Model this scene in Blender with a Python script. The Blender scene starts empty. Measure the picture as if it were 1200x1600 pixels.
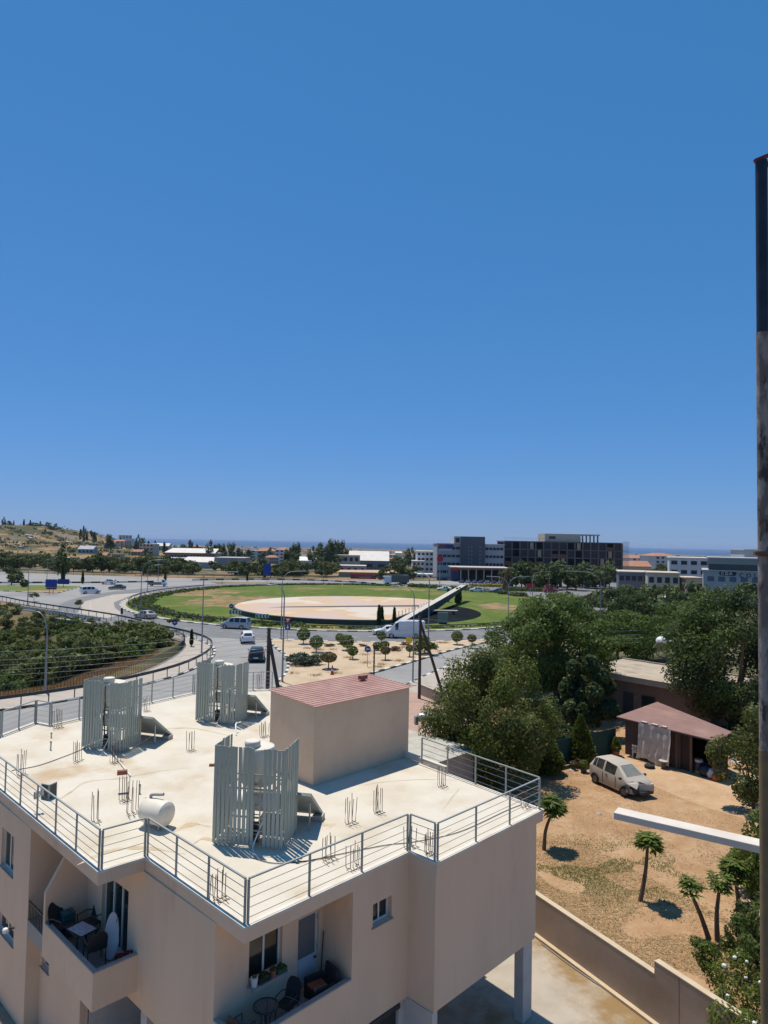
import bpy, bmesh, math, random
from mathutils import Vector, Matrix, Euler, noise
R = math.radians
PI = math.pi
random.seed(7)
sc = bpy.context.scene
COL = sc.collection

# ------------------------------------------------------------------ camera
CAM_H = 14.3
F_PX = 1080.0
PITCH, ROLL = R(2.44), R(1.09)
cam_d = bpy.data.cameras.new('camera')
cam_d.sensor_fit = 'AUTO'
cam_d.sensor_width = 36.0
cam_d.lens = F_PX / 1600.0 * 36.0
cam_d.clip_start = 0.2
cam_d.clip_end = 90000.0
cam = bpy.data.objects.new('camera', cam_d)
COL.objects.link(cam)
CAM_ROT = Matrix.Rotation(R(90) + PITCH, 4, 'X') @ Matrix.Rotation(ROLL, 4, 'Z')
cam.matrix_world = Matrix.Translation((0, 0, CAM_H)) @ CAM_ROT
sc.camera = cam

# ------------------------------------------------------------------ sky and sun
SUN_EL, SUN_AZ = R(72.0), R(-37.0)          # azimuth clockwise from +Y
world = bpy.data.worlds.new('World')
sc.world = world
world.use_nodes = True
wn = world.node_tree
wn.nodes.clear()
w_out = wn.nodes.new('ShaderNodeOutputWorld')
w_bg = wn.nodes.new('ShaderNodeBackground')
w_sky = wn.nodes.new('ShaderNodeTexSky')
w_sky.sky_type = 'NISHITA'
w_sky.sun_disc = False
w_sky.sun_elevation = SUN_EL
w_sky.sun_rotation = SUN_AZ
w_sky.altitude = 80
w_sky.air_density = 1.0
w_sky.dust_density = 0.0
w_sky.ozone_density = 3.0
w_bg.inputs['Strength'].default_value = 0.10
# film response of the sky: each channel gets a gentle power curve
w_sep = wn.nodes.new('ShaderNodeSeparateColor'); w_com = wn.nodes.new('ShaderNodeCombineColor')
wn.links.new(w_sky.outputs[0], w_sep.inputs[0])
for ch, (gain, power) in enumerate(((0.245, 0.85), (0.352, 0.48), (0.665, 0.54))):
    m1 = wn.nodes.new('ShaderNodeMath'); m1.operation = 'MULTIPLY'; m1.inputs[1].default_value = 0.1
    m2 = wn.nodes.new('ShaderNodeMath'); m2.operation = 'POWER'; m2.inputs[1].default_value = power
    m3 = wn.nodes.new('ShaderNodeMath'); m3.operation = 'MULTIPLY'; m3.inputs[1].default_value = gain * 10
    wn.links.new(w_sep.outputs[ch], m1.inputs[0]); wn.links.new(m1.outputs[0], m2.inputs[0]); wn.links.new(m2.outputs[0], m3.inputs[0]); wn.links.new(m3.outputs[0], w_com.inputs[ch])
wn.links.new(w_com.outputs[0], w_bg.inputs['Color'])
wn.links.new(w_bg.outputs[0], w_out.inputs['Surface'])
sun_d = bpy.data.lights.new('sun', 'SUN')
sun_d.energy = 3.95
sun_d.angle = R(0.53)
sun_d.color = (1.0, 0.925, 0.81)
sun = bpy.data.objects.new('sun', sun_d)
COL.objects.link(sun)
SUN_DIR = Vector((math.sin(SUN_AZ) * math.cos(SUN_EL), math.cos(SUN_AZ) * math.cos(SUN_EL), math.sin(SUN_EL)))
sun.rotation_euler = SUN_DIR.to_track_quat('Z', 'Y').to_euler()
sun.location = (-40, 60, 120)
sc.view_settings.view_transform = 'Standard'
sc.view_settings.look = 'None'
sc.view_settings.gamma = 1.0
sc.view_settings.use_curve_mapping = False
sc.view_settings.exposure = 0.27
sc.render.engine = 'CYCLES'
sc.cycles.use_denoising = True
sc.cycles.max_bounces = 6
sc.cycles.diffuse_bounces = 3
sc.cycles.glossy_bounces = 2
sc.cycles.transmission_bounces = 3
sc.cycles.transparent_max_bounces = 6
sc.cycles.volume_bounces = 0
sc.cycles.volume_step_rate = 4.0
sc.cycles.sample_clamp_indirect = 6.0

# ------------------------------------------------------------------ geometry helpers
def ray(px, py):
    v = Vector(((px - 600) / F_PX, (800 - py) / F_PX, -1.0))
    return (CAM_ROT.to_3x3() @ v)
def at(px, py, z=0.0):
    """point of the world at height z seen at that place of the photograph"""
    r = ray(px, py)
    t = (z - CAM_H) / r.z
    return Vector((r.x * t, r.y * t, z))
def aty(px, py, Y):
    r = ray(px, py)
    t = Y / r.y
    return Vector((r.x * t, Y, CAM_H + r.z * t))

class MB:
    def __init__(s):
        s.v, s.f = [], []
    def poly(s, pts):
        n = len(s.v); s.v += [tuple(p) for p in pts]; s.f.append(tuple(range(n, n + len(pts)))); return s
    def box(s, x0, x1, y0, y1, z0, z1, M=None):
        n = len(s.v)
        c = [(x0,y0,z0),(x1,y0,z0),(x1,y1,z0),(x0,y1,z0),(x0,y0,z1),(x1,y0,z1),(x1,y1,z1),(x0,y1,z1)]
        if M is not None: c = [tuple(M @ Vector(p)) for p in c]
        s.v += c
        s.f += [tuple(n + i for i in q) for q in ((0,3,2,1),(4,5,6,7),(0,1,5,4),(1,2,6,5),(2,3,7,6),(3,0,4,7))]
        return s
    def bar(s, a, b, w, h=None, up=(0,0,1)):
        """square bar from a to b"""
        a, b = Vector(a), Vector(b); h = h or w
        d = (b - a); L = d.length
        if L < 1e-6: return s
        d.normalize(); u = Vector(up)
        if abs(d.dot(u)) > 0.98: u = Vector((0,1,0))
        x = d.cross(u).normalized(); z = x.cross(d)
        M = Matrix((( x.x, d.x, z.x, a.x),(x.y, d.y, z.y, a.y),(x.z, d.z, z.z, a.z),(0,0,0,1)))
        return s.box(-w/2, w/2, 0, L, -h/2, h/2, M)
    def tube(s, pts, r, n=8, cap=True):
        pts = [Vector(p) for p in pts]
        rs = r if isinstance(r, (list, tuple)) else [r] * len(pts)
        base = len(s.v); ref = None
        for i, p in enumerate(pts):
            a = pts[max(i-1, 0)]; b = pts[min(i+1, len(pts)-1)]
            d = (b - a).normalized()
            if ref is None:
                ref = Vector((0,0,1)) if abs(d.z) < 0.9 else Vector((1,0,0))
            x = d.cross(ref)
            if x.length < 1e-4: x = d.cross(Vector((0,1,0)))
            x.normalize(); y = d.cross(x); ref = x.cross(d) if False else ref
            for k in range(n):
                t = 2*PI*k/n
                s.v.append(tuple(p + (x*math.cos(t) + y*math.sin(t)) * rs[i]))
        for i in range(len(pts)-1):
            for k in range(n):
                k2 = (k+1) % n
                s.f.append((base+i*n+k, base+i*n+k2, base+(i+1)*n+k2, base+(i+1)*n+k))
        if cap:
            s.f.append(tuple(base + k for k in range(n))[::-1])
            s.f.append(tuple(base + (len(pts)-1)*n + k for k in range(n)))
        return s
    def lathe(s, prof, n=16, M=None):
        """profile of (radius, z) turned about the z axis, then moved by M"""
        base = len(s.v)
        for r, z in prof:
            for k in range(n):
                t = 2*PI*k/n
                p = Vector((r*math.cos(t), r*math.sin(t), z))
                s.v.append(tuple(M @ p if M is not None else p))
        for i in range(len(prof)-1):
            for k in range(n):
                k2 = (k+1) % n
                s.f.append((base+i*n+k, base+i*n+k2, base+(i+1)*n+k2, base+(i+1)*n+k))
        s.f.append(tuple(base + k for k in range(n))[::-1])
        s.f.append(tuple(base + (len(prof)-1)*n + k for k in range(n)))
        return s
    def prism(s, pts, z0, z1):
        n = len(s.v); m = len(pts)
        s.v += [(p[0], p[1], z0) for p in pts] + [(p[0], p[1], z1) for p in pts]
        s.f.append(tuple(n + i for i in range(m))[::-1]); s.f.append(tuple(n + m + i for i in range(m)))
        for i in range(m):
            j = (i+1) % m
            s.f.append((n+i, n+j, n+m+j, n+m+i))
        return s
    def mesh(s, name, mat=None, smooth=False):
        me = bpy.data.meshes.new(name)
        me.from_pydata(s.v, [], s.f); me.update()
        if mat:
            me.materials.append(mat)
        if smooth:
            me.shade_smooth()
            try: me.set_sharp_from_angle(angle=R(40))
            except Exception: pass
        return me
    def build(s, name, mat=None, parent=None, smooth=False, bevel=0.0):
        o = bpy.data.objects.new(name, s.mesh(name, mat, smooth))
        COL.objects.link(o)
        if parent: o.parent = parent
        if bevel:
            b = o.modifiers.new('bevel', 'BEVEL'); b.width = bevel; b.segments = 2; b.limit_method = 'ANGLE'; b.angle_limit = R(40)
        return o

def link_mesh(name, me, parent=None, loc=None, rot=None, scale=None):
    o = bpy.data.objects.new(name, me); COL.objects.link(o)
    if parent: o.parent = parent
    if loc is not None: o.location = loc
    if rot is not None: o.rotation_euler = rot
    if scale is not None: o.scale = scale
    return o
def tag(o, label=None, cat=None, group=None, kind=None):
    if label: o['label'] = label
    if cat: o['category'] = cat
    if group: o['group'] = group
    if kind: o['kind'] = kind
    return o
def thing(name, label, cat, loc=(0,0,0), rz=0.0, group=None):
    o = bpy.data.objects.new(name, None); COL.objects.link(o)
    o.empty_display_size = 0.2
    o.location = loc; o.rotation_euler = (0, 0, rz)
    return tag(o, label, cat, group)
def copy_tree(o, parent=None, top=True):
    c = o.copy(); COL.objects.link(c); c.parent = parent
    for ch in list(o.children): copy_tree(ch, c, False)
    return c
def smoothstep(a, b, x):
    t = max(0.0, min(1.0, (x - a) / (b - a))); return t*t*(3-2*t)

# ------------------------------------------------------------------ materials
MATS = {}
def mat(name, col, rough=0.8, col2=None, scale=3.0, detail=5.0, bump=0.0, bscale=None, metal=0.0, spec=0.4, lo=0.35, hi=0.7,
        col3=None, scale3=0.5, lo3=0.5, hi3=0.7, coat=0.0, emit=None, stretch=None, bdist=0.02):
    if name in MATS: return MATS[name]
    m = bpy.data.materials.new(name); m.use_nodes = True
    nt = m.node_tree; b = nt.nodes['Principled BSDF']
    b.inputs['Base Color'].default_value = (*col, 1); b.inputs['Roughness'].default_value = rough
    b.inputs['Metallic'].default_value = metal; b.inputs['Specular IOR Level'].default_value = spec
    if coat: b.inputs['Coat Weight'].default_value = coat
    tc = nt.nodes.new('ShaderNodeTexCoord')
    src = tc.outputs['Object']
    if stretch:
        mp = nt.nodes.new('ShaderNodeMapping'); mp.inputs['Scale'].default_value = stretch
        nt.links.new(src, mp.inputs['Vector']); src = mp.outputs['Vector']
    def nz(sc_, det):
        n = nt.nodes.new('ShaderNodeTexNoise'); n.inputs['Scale'].default_value = sc_; n.inputs['Detail'].default_value = det
        n.inputs['Roughness'].default_value = 0.62
        nt.links.new(src, n.inputs['Vector']); return n.outputs[0]
    def ramp(inp, a, c):
        r = nt.nodes.new('ShaderNodeMapRange'); r.interpolation_type = 'SMOOTHSTEP'
        r.inputs['From Min'].default_value = a; r.inputs['From Max'].default_value = c
        nt.links.new(inp, r.inputs['Value']); return r.outputs[0]
    cur = None
    if col2 is not None:
        mx = nt.nodes.new('ShaderNodeMix'); mx.data_type = 'RGBA'
        mx.inputs[6].default_value = (*col, 1); mx.inputs[7].default_value = (*col2, 1)
        nt.links.new(ramp(nz(scale, detail), lo, hi), mx.inputs[0]); cur = mx.outputs[2]
        if col3 is not None:
            m3 = nt.nodes.new('ShaderNodeMix'); m3.data_type = 'RGBA'
            nt.links.new(cur, m3.inputs[6]); m3.inputs[7].default_value = (*col3, 1)
            nt.links.new(ramp(nz(scale3, 6.0), lo3, hi3), m3.inputs[0]); cur = m3.outputs[2]
        nt.links.new(cur, b.inputs['Base Color'])
    if bump:
        bp = nt.nodes.new('ShaderNodeBump'); bp.inputs['Strength'].default_value = bump; bp.inputs['Distance'].default_value = bdist
        nt.links.new(nz(bscale or scale * 6, 4.0), bp.inputs['Height']); nt.links.new(bp.outputs[0], b.inputs['Normal'])
    if emit:
        b.inputs['Emission Color'].default_value = (*emit, 1); b.inputs['Emission Strength'].default_value = 1.0
    MATS[name] = m
    return m
def leaf_mat(name, c1, c2, c3=None, trans=0.42, rough=0.5):
    if name in MATS: return MATS[name]
    m = bpy.data.materials.new(name); m.use_nodes = True
    nt = m.node_tree; b = nt.nodes['Principled BSDF']; out = nt.nodes['Material Output']
    g = nt.nodes.new('ShaderNodeNewGeometry')
    cr = nt.nodes.new('ShaderNodeValToRGB')
    e = cr.color_ramp.elements
    e[0].color = (*c1, 1); e[1].color = (*c2, 1)
    if c3:
        n = cr.color_ramp.elements.new(0.93); n.color = (*c2, 1); e[-1].color = (*c3, 1) if len(e) == 3 else e[-1].color
    nt.links.new(g.outputs['Random Per Island'], cr.inputs[0])
    nt.links.new(cr.outputs[0], b.inputs['Base Color'])
    b.inputs['Roughness'].default_value = rough; b.inputs['Specular IOR Level'].default_value = 0.2
    tr = nt.nodes.new('ShaderNodeBsdfTranslucent')
    hs = nt.nodes.new('ShaderNodeHueSaturation'); hs.inputs['Value'].default_value = 1.5; hs.inputs['Hue'].default_value = 0.48
    nt.links.new(cr.outputs[0], hs.inputs['Color']); nt.links.new(hs.outputs[0], tr.inputs['Color'])
    mx = nt.nodes.new('ShaderNodeMixShader'); mx.inputs[0].default_value = trans
    nt.links.new(b.outputs[0], mx.inputs[1]); nt.links.new(tr.outputs[0], mx.inputs[2]); nt.links.new(mx.outputs[0], out.inputs['Surface'])
    MATS[name] = m
    return m
def glass_mat(name, col, rough=0.06):
    return mat(name, col, rough, spec=0.6)

M_stucco = mat('stucco', (0.76, 0.56, 0.40), 0.92, (0.71, 0.52, 0.37), 0.9, 7, bump=0.35, bscale=60, col3=(0.585, 0.41, 0.285), scale3=1.1, lo3=0.54, hi3=0.86, spec=0.2, stretch=(1, 1, 0.22))
M_stucco2 = mat('stucco_room', (0.66, 0.485, 0.345), 0.92, (0.60, 0.435, 0.305), 1.2, 6, bump=0.3, bscale=60, spec=0.2)
M_white_wall = mat('white_wall', (0.60, 0.55, 0.50), 0.9, (0.52, 0.475, 0.43), 1.5, 6, bump=0.2, bscale=50, spec=0.2)
M_rail = mat('grey_green_metal', (0.31, 0.335, 0.315), 0.5, (0.27, 0.295, 0.275), 6, spec=0.5)
M_slat = mat('slat_metal', (0.40, 0.43, 0.37), 0.6, (0.33, 0.36, 0.305), 2.5, 5, spec=0.4, stretch=(6, 6, 0.7))
M_steel = mat('galvanised_steel', (0.42, 0.43, 0.43), 0.4, (0.33, 0.34, 0.35), 8, metal=0.6)
M_rust = mat('rusty_rebar', (0.13, 0.075, 0.05), 0.9, (0.20, 0.11, 0.07), 12)
M_tank = mat('cream_plastic', (0.74, 0.68, 0.57), 0.5, (0.68, 0.60, 0.48), 2.0, 5)
M_white = mat('white_paint', (0.78, 0.78, 0.76), 0.5, (0.70, 0.70, 0.68), 3)
M_black = mat('black_rubber', (0.018, 0.018, 0.02), 0.7, (0.03, 0.03, 0.032), 10)
M_dark = mat('dark_metal', (0.035, 0.037, 0.04), 0.5, (0.05, 0.05, 0.055), 8)
M_concrete = mat('concrete', (0.40, 0.37, 0.33), 0.95, (0.33, 0.30, 0.27), 1.2, 8, bump=0.3, bscale=30, col3=(0.27, 0.25, 0.22), scale3=0.6, lo3=0.55, hi3=0.8, spec=0.2)
M_asphalt = mat('asphalt', (0.165, 0.165, 0.17), 0.9, (0.20, 0.20, 0.20), 0.35, 8, bump=0.25, bscale=25, col3=(0.135, 0.135, 0.14), scale3=0.07, lo3=0.5, hi3=0.75, spec=0.3)
M_asphalt_pale = mat('worn_asphalt', (0.27, 0.262, 0.25), 0.92, (0.31, 0.30, 0.285), 0.3, 8, bump=0.2, bscale=25, col3=(0.215, 0.212, 0.207), scale3=0.05, lo3=0.45, hi3=0.75, spec=0.3)
M_sidewalk = mat('pavement', (0.43, 0.38, 0.32), 0.95, (0.37, 0.325, 0.275), 0.8, 6, bump=0.2, bscale=20)
M_sand = mat('sandy_ground', (0.52, 0.41, 0.285), 1.0, (0.44, 0.335, 0.225), 0.35, 8, bump=0.5, bscale=8, col3=(0.35, 0.27, 0.17), scale3=1.3, lo3=0.58, hi3=0.75, spec=0.1)
M_grass = mat('lawn', (0.085, 0.125, 0.025), 1.0, (0.125, 0.165, 0.038), 0.35, 10, bump=0.8, bscale=10, col3=(0.22, 0.175, 0.07), scale3=0.06, lo3=0.50, hi3=0.68, spec=0.1)
M_soil = mat('red_soil', (0.395, 0.24, 0.13), 1.0, (0.47, 0.315, 0.185), 0.9, 12, bump=1.0, bscale=5, col3=(0.33, 0.19, 0.098), scale3=0.3, lo3=0.46, hi3=0.7, spec=0.05, bdist=0.10)
M_bark = mat('bark', (0.12, 0.085, 0.055), 0.95, (0.18, 0.13, 0.09), 5, 6, bump=0.8, bscale=12, stretch=(3, 3, 0.6))
M_kerb_w = mat('kerb_white', (0.66, 0.64, 0.59), 0.8, (0.50, 0.48, 0.44), 2)
M_kerb_b = mat('kerb_black', (0.04, 0.04, 0.042), 0.8, (0.08, 0.08, 0.08), 2)
M_glass = glass_mat('dark_glass', (0.02, 0.028, 0.03))
M_tyre = mat('tyre', (0.02, 0.02, 0.02), 0.85)
M_rim = mat('wheel_rim', (0.45, 0.45, 0.46), 0.35, metal=0.7)
M_redlamp = mat('tail_lamp', (0.35, 0.02, 0.02), 0.25)
M_headlamp = mat('head_lamp', (0.62, 0.64, 0.66), 0.15)
M_leaf_olive = leaf_mat('leaf_olive', (0.055, 0.078, 0.021), (0.130, 0.160, 0.045), (0.24, 0.235, 0.075))
M_leaf_dark = leaf_mat('leaf_dark', (0.034, 0.056, 0.019), (0.080, 0.112, 0.038), (0.13, 0.155, 0.055), 0.36)
M_leaf_green = leaf_mat('leaf_green', (0.048, 0.085, 0.018), (0.115, 0.168, 0.040), (0.20, 0.24, 0.06))
M_leaf_bright = leaf_mat('leaf_bright', (0.065, 0.10, 0.018), (0.15, 0.19, 0.035), (0.30, 0.29, 0.06), 0.35)
M_leaf_conifer = leaf_mat('leaf_conifer', (0.05, 0.08, 0.016), (0.11, 0.15, 0.03), (0.18, 0.20, 0.05), 0.3)
M_leaf_grey = leaf_mat('leaf_greygreen', (0.055, 0.075, 0.045), (0.10, 0.125, 0.08), None, 0.2)
M_leaf_brown = leaf_mat('leaf_brown', (0.09, 0.08, 0.03), (0.16, 0.13, 0.05), None, 0.2)
M_leaf_red = leaf_mat('leaf_red', (0.07, 0.03, 0.025), (0.14, 0.06, 0.045), None, 0.2)
M_straw = leaf_mat('straw', (0.30, 0.21, 0.10), (0.50, 0.38, 0.20), None, 0.2, 0.9)
M_leaf_far = leaf_mat('leaf_far', (0.050, 0.070, 0.026), (0.115, 0.140, 0.052), None, 0.15, 0.8)
# ================================================================== THE SETTING
RAVINE = [(-27.5,96),(-36,107),(-47,117.5),(-68,134),(-95,155),(-170,190),(-190,60),(-70,36),(-36,58),(-28,68),(-27,80)]
def poly_dist(x, y, P):
    inside = False; best = 1e9; n = len(P)
    for i in range(n):
        x0, y0 = P[i]; x1, y1 = P[(i+1) % n]
        if (y0 > y) != (y1 > y) and x < (x1-x0)*(y-y0)/(y1-y0)+x0: inside = not inside
        dx, dy = x1-x0, y1-y0
        t = max(0, min(1, ((x-x0)*dx+(y-y0)*dy)/(dx*dx+dy*dy)))
        best = min(best, math.hypot(x-x0-t*dx, y-y0-t*dy))
    return best if inside else -best
def zt(x, y):
    z = -0.03
    d = max(0.0, y - 240)
    z -= 66 * (1 - math.exp(-d / 2600))
    if y > 300 and x < 0:
        h = math.exp(-((min(x + 640, 0) + max(x + 560, 0)) / 175) ** 2 - ((y - 980) / 290) ** 2)
        h = min(h * 1.25, 1 - 0.25 * math.exp(-h))
        z += 46 * h
        z += 4.0 * h * noise.noise(Vector((x / 60, y / 60, 0)))
    if 400 < y < 1200: z += 12 * math.exp(-((x + 290) / 115) ** 2 - ((y - 740) / 170) ** 2)
    if y > 260: z += min(1, d / 300) * 1.6 * noise.noise(Vector((x / 90, y / 90, 3)))
    if -200 < x < -20 and 30 < y < 200:
        q = poly_dist(x, y, RAVINE)
        if q > 0: z -= 5.0 * smoothstep(2, 17, q) + 0.5 * smoothstep(0.2, 3, q) + 0.5 * noise.noise(Vector((x / 6, y / 6, 0)))*smoothstep(1, 6, q)
    return z

def terrain():
    N = 260
    ts = [-6.4 + 12.8 * i / N for i in range(N + 1)]
    xs = [30 * math.sinh(t) for t in ts]
    ys = [60 + 30 * math.sinh(t) for t in ts if 60 + 30 * math.sinh(t) > -900]
    v = [(x, y, zt(x, y)) for y in ys for x in xs]
    w = len(xs); f = []
    for j in range(len(ys) - 1):
        for i in range(w - 1):
            a = j * w + i; f.append((a, a + 1, a + w + 1, a + w))
    m = bpy.data.materials.new('dry_terrain'); m.use_nodes = True
    nt = m.node_tree; b = nt.nodes['Principled BSDF']; b.inputs['Roughness'].default_value = 1.0; b.inputs['Specular IOR Level'].default_value = 0.1
    tc = nt.nodes.new('ShaderNodeTexCoord')
    def nz(s, det=8):
        n = nt.nodes.new('ShaderNodeTexNoise'); n.inputs['Scale'].default_value = s; n.inputs['Detail'].default_value = det
        nt.links.new(tc.outputs['Object'], n.inputs['Vector']); return n.outputs[0]
    def rng(i, a, c):
        r = nt.nodes.new('ShaderNodeMapRange'); r.interpolation_type = 'SMOOTHSTEP'
        r.inputs['From Min'].default_value = a; r.inputs['From Max'].default_value = c; nt.links.new(i, r.inputs['Value']); return r.outputs[0]
    def mix(fac, a, c):
        x = nt.nodes.new('ShaderNodeMix'); x.data_type = 'RGBA'; nt.links.new(fac, x.inputs[0])
        for k, s in ((6, a), (7, c)):
            if isinstance(s, tuple): x.inputs[k].default_value = (*s, 1)
            else: nt.links.new(s, x.inputs[k])
        return x.outputs[2]
    c = mix(rng(nz(0.3), 0.35, 0.68), (0.25, 0.155, 0.08), (0.33, 0.225, 0.125))
    c = mix(rng(nz(0.03), 0.40, 0.56), c, (0.085, 0.085, 0.042))
    c = mix(rng(nz(0.008), 0.52, 0.66), c, (0.20, 0.165, 0.125))
    nt.links.new(c, b.inputs['Base Color'])
    bp = nt.nodes.new('ShaderNodeBump'); bp.inputs['Strength'].default_value = 0.8; bp.inputs['Distance'].default_value = 0.1
    nt.links.new(nz(3.0), bp.inputs['Height']); nt.links.new(bp.outputs[0], b.inputs['Normal'])
    me = bpy.data.meshes.new('ground'); me.from_pydata(v, [], f); me.update(); me.materials.append(m); me.shade_smooth()
    o = bpy.data.objects.new('ground', me); COL.objects.link(o); tag(o, kind='structure')
terrain()

SEA_Z = -61.0
M_sea = mat('sea_water', (0.012, 0.045, 0.11), 0.35, (0.015, 0.055, 0.13), 0.002, 4, spec=0.35)
def sea():
    mb = MB()
    rings = [3000, 5000, 8000, 14000, 24000, 40000]
    A = [R(-75 + 150 * i / 40) for i in range(41)]
    g = [[(r * math.sin(a), r * math.cos(a), SEA_Z) for a in A] for r in rings]
    for j in range(len(rings) - 1):
        for i in range(40):
            mb.poly([g[j][i], g[j][i+1], g[j+1][i+1], g[j+1][i]][::-1])
    tag(mb.build('sea', M_sea), kind='structure')
sea()

def catmull(P, n=6, closed=False):
    P = [Vector((*p, 0)) if len(p) == 2 else Vector(p) for p in P]
    out = []; m = len(P)
    for i in range(m if closed else m - 1):
        a = P[(i-1) % m] if closed or i > 0 else P[0]*2-P[1]
        b = P[i]; c = P[(i+1) % m]
        d = P[(i+2) % m] if closed or i + 2 < m else P[-1]*2-P[-2]
        for k in range(n):
            t = k / n
            out.append(0.5*((2*b)+(c-a)*t+(2*a-5*b+4*c-d)*t*t+(3*b-a-3*c+d)*t**3))
    if not closed: out.append(P[-1])
    return out
def sheet(name, pts, z, material, thick=0.0, kind='structure', tri=True):
    bm = bmesh.new()
    vs = [bm.verts.new((p[0], p[1], z)) for p in pts]
    f = bm.faces.new(vs)
    if f.normal.z < 0: f.normal_flip()
    bm.normal_update()
    if f.normal.z < 0: f.normal_flip()
    if thick:
        r = bmesh.ops.extrude_face_region(bm, geom=[f])
        for e in r['geom']:
            if isinstance(e, bmesh.types.BMVert): e.co.z = z - 0.0
        for v in vs: v.co.z = z - thick
        bmesh.ops.recalc_face_normals(bm, faces=bm.faces)
    bmesh.ops.triangulate(bm, faces=[q for q in bm.faces if len(q.verts) > 4])
    me = bpy.data.meshes.new(name); bm.to_mesh(me); bm.free(); me.materials.append(material)
    o = bpy.data.objects.new(name, me); COL.objects.link(o)
    return tag(o, kind=kind)
def kerb(points, closed=False, w=0.32, z0=-0.02, h=0.17, step=1.25, name='kerb'):
    """painted kerb: black and white blocks butted end to end"""
    P = [Vector((p[0], p[1], 0)) for p in points]
    if closed: P.append(P[0])
    L = [0]
    for a, b in zip(P, P[1:]): L.append(L[-1] + (b - a).length)
    def pos(s):
        for i in range(len(P) - 1):
            if s <= L[i+1]: return P[i].lerp(P[i+1], (s - L[i]) / max(1e-6, L[i+1] - L[i]))
        return P[-1]
    n = max(1, int(L[-1] / step)); mbs = (MB(), MB())
    for i in range(n):
        a, b = pos(L[-1]*i/n), pos(L[-1]*(i+1)/n)
        g = 0.012 * (b - a).normalized()
        mbs[i % 2].bar(Vector((a.x, a.y, z0+h/2))+g, Vector((b.x, b.y, z0+h/2))-g, w, h)
    root = mbs[0].build(name, M_kerb_w); tag(root, kind='structure')
    tag(mbs[1].build('painted_kerb_blocks', M_kerb_b, root), kind='stuff')
    return root

# --- asphalt
ROAD_L = [(-75,26),(-36,52),(-27,60.5),(-22.2,69),(-20.3,77),(-20.6,86),(-23.5,94),(-31,103),(-40,110.5),(-49,117)]
ROAD_R = [(26,114),(17,98),(9,83),(4.5,74),(1,66.5),(-6,57),(-14,48.5),(-24,40.5),(-60,16)]
sheet('road', [tuple(p[:2]) for p in catmull(ROAD_L, 5)] + [(-45,130),(-20,140),(30,140)] + [tuple(p[:2]) for p in catmull(ROAD_R, 5)], 0.0, M_asphalt_pale)
RC, RA, RB = Vector((-7, 168, 0)), 52.0, 58.5
def ell(k, n=120, a0=0, a1=360):
    return [(RC.x + (RA + k) * math.cos(R(a0 + (a1-a0)*i/n)), RC.y + (RB + k) * math.sin(R(a0 + (a1-a0)*i/n))) for i in range(n if a1 - a0 == 360 else n + 1)]
def ring(name, k0, k1, z, m):
    a, b = ell(k0), ell(k1); mb = MB()
    for i in range(len(a)):
        j = (i+1) % len(a)
        mb.poly([(*a[i], z), (*b[i], z), (*b[j], z), (*a[j], z)][::1])
    return tag(mb.build(name, m), kind='structure')
ring('ring_road', -0.2, 11.5, 0.012, M_asphalt)
# west roads
sheet('road', [(-46,122),(-66,136.5),(-93,158),(-150,190),(-330,290),(-330,350),(-150,262),(-60,232),(-50,215),(-66,170),(-62,150)], 0.006, M_asphalt_pale)
# east junction
sheet('road', [(38,130),(52,150),(62,176),(92,196),(150,214),(230,240),(230,262),(150,262),(95,262),(70,300),(52,300),(52,262),(20,236),(44,210),(50,180)], 0.006, M_asphalt)
sheet('road', [(-60,226),(-7,237),(22,236),(52,262),(60,275),(20,258),(-7,252),(-65,244),(-150,262),(-150,250)], 0.009, M_asphalt_pale)
# pale apron worn into the ring at its west end
sheet('road_apron', [(-60,138),(-56,128),(-48,121.5),(-47.5,128),(-53,138),(-58,150),(-60.5,165),(-62,178),(-66,170),(-65,152)], 0.02, M_sidewalk)

# --- roundabout centre
sheet('lawn', ell(-1.2), 0.14, M_grass, 0.2)
ring('pavement_ring', -1.25, -0.15, 0.13, M_sidewalk)
kerb(ell(-0.05), True, step=1.6)
M_bare = mat('bare_earth', (0.32, 0.185, 0.095), 1.0, (0.11, 0.135, 0.035), 0.3, 10, lo=0.40, hi=0.62, bump=0.6, bscale=6)
def nf(t, s): return 1+.55*noise.noise(Vector((math.cos(t)*1.6, math.sin(t)*1.6, s)))+.3*noise.noise(Vector((math.cos(t)*5, math.sin(t)*5, s)))
def patch(cx, cy, a, b, seed, z=0.146):
    sheet('bare_patch', [(cx + a*math.cos(t)*nf(t,seed), cy + b*math.sin(t)*nf(t,seed)) for t in [2*PI*i/96 for i in range(96)]], z, M_bare)
patch(-34, 158, 9, 14, 1); patch(-46, 178, 7, 10, 2, 0.150); patch(26, 158, 5, 7, 3); patch(4, 206, 10, 5, 4)
# --- triangular traffic island
ISL = [(-15.6,97.6),(-14,92),(-11.6,85),(-10.2,76),(-10.2,69),(-9.2,67.2),(-5.5,70),(-2.6,73),(3.4,82.5),(8.4,91),(12.5,97),(16.5,102.3),(15.5,103.4),(10,101.2),(2,98.9),(-5,98.4),(-11,98.9),(-14.8,99.6)]
ISLS = [tuple(p[:2]) for p in catmull(ISL, 4, True)]
sheet('traffic_island', ISLS, 0.13, M_sand, 0.18)
kerb(ISLS, True, step=1.2)
# --- pavement left of the approach road, and its kerb
SW_IN = [(-36,57.5),(-28.5,66),(-25.6,72),(-24.9,80),(-25.4,88),(-27,94.5),(-31,99.5)]
swl = [tuple(p[:2]) for p in catmull(ROAD_L[1:8], 5)]
swi = [tuple(p[:2]) for p in catmull(SW_IN, 5)]
sheet('sidewalk', swl + swi[::-1], 0.11, M_sidewalk, 0.14)
kerb(swl, False, step=1.2, h=0.15)
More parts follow.
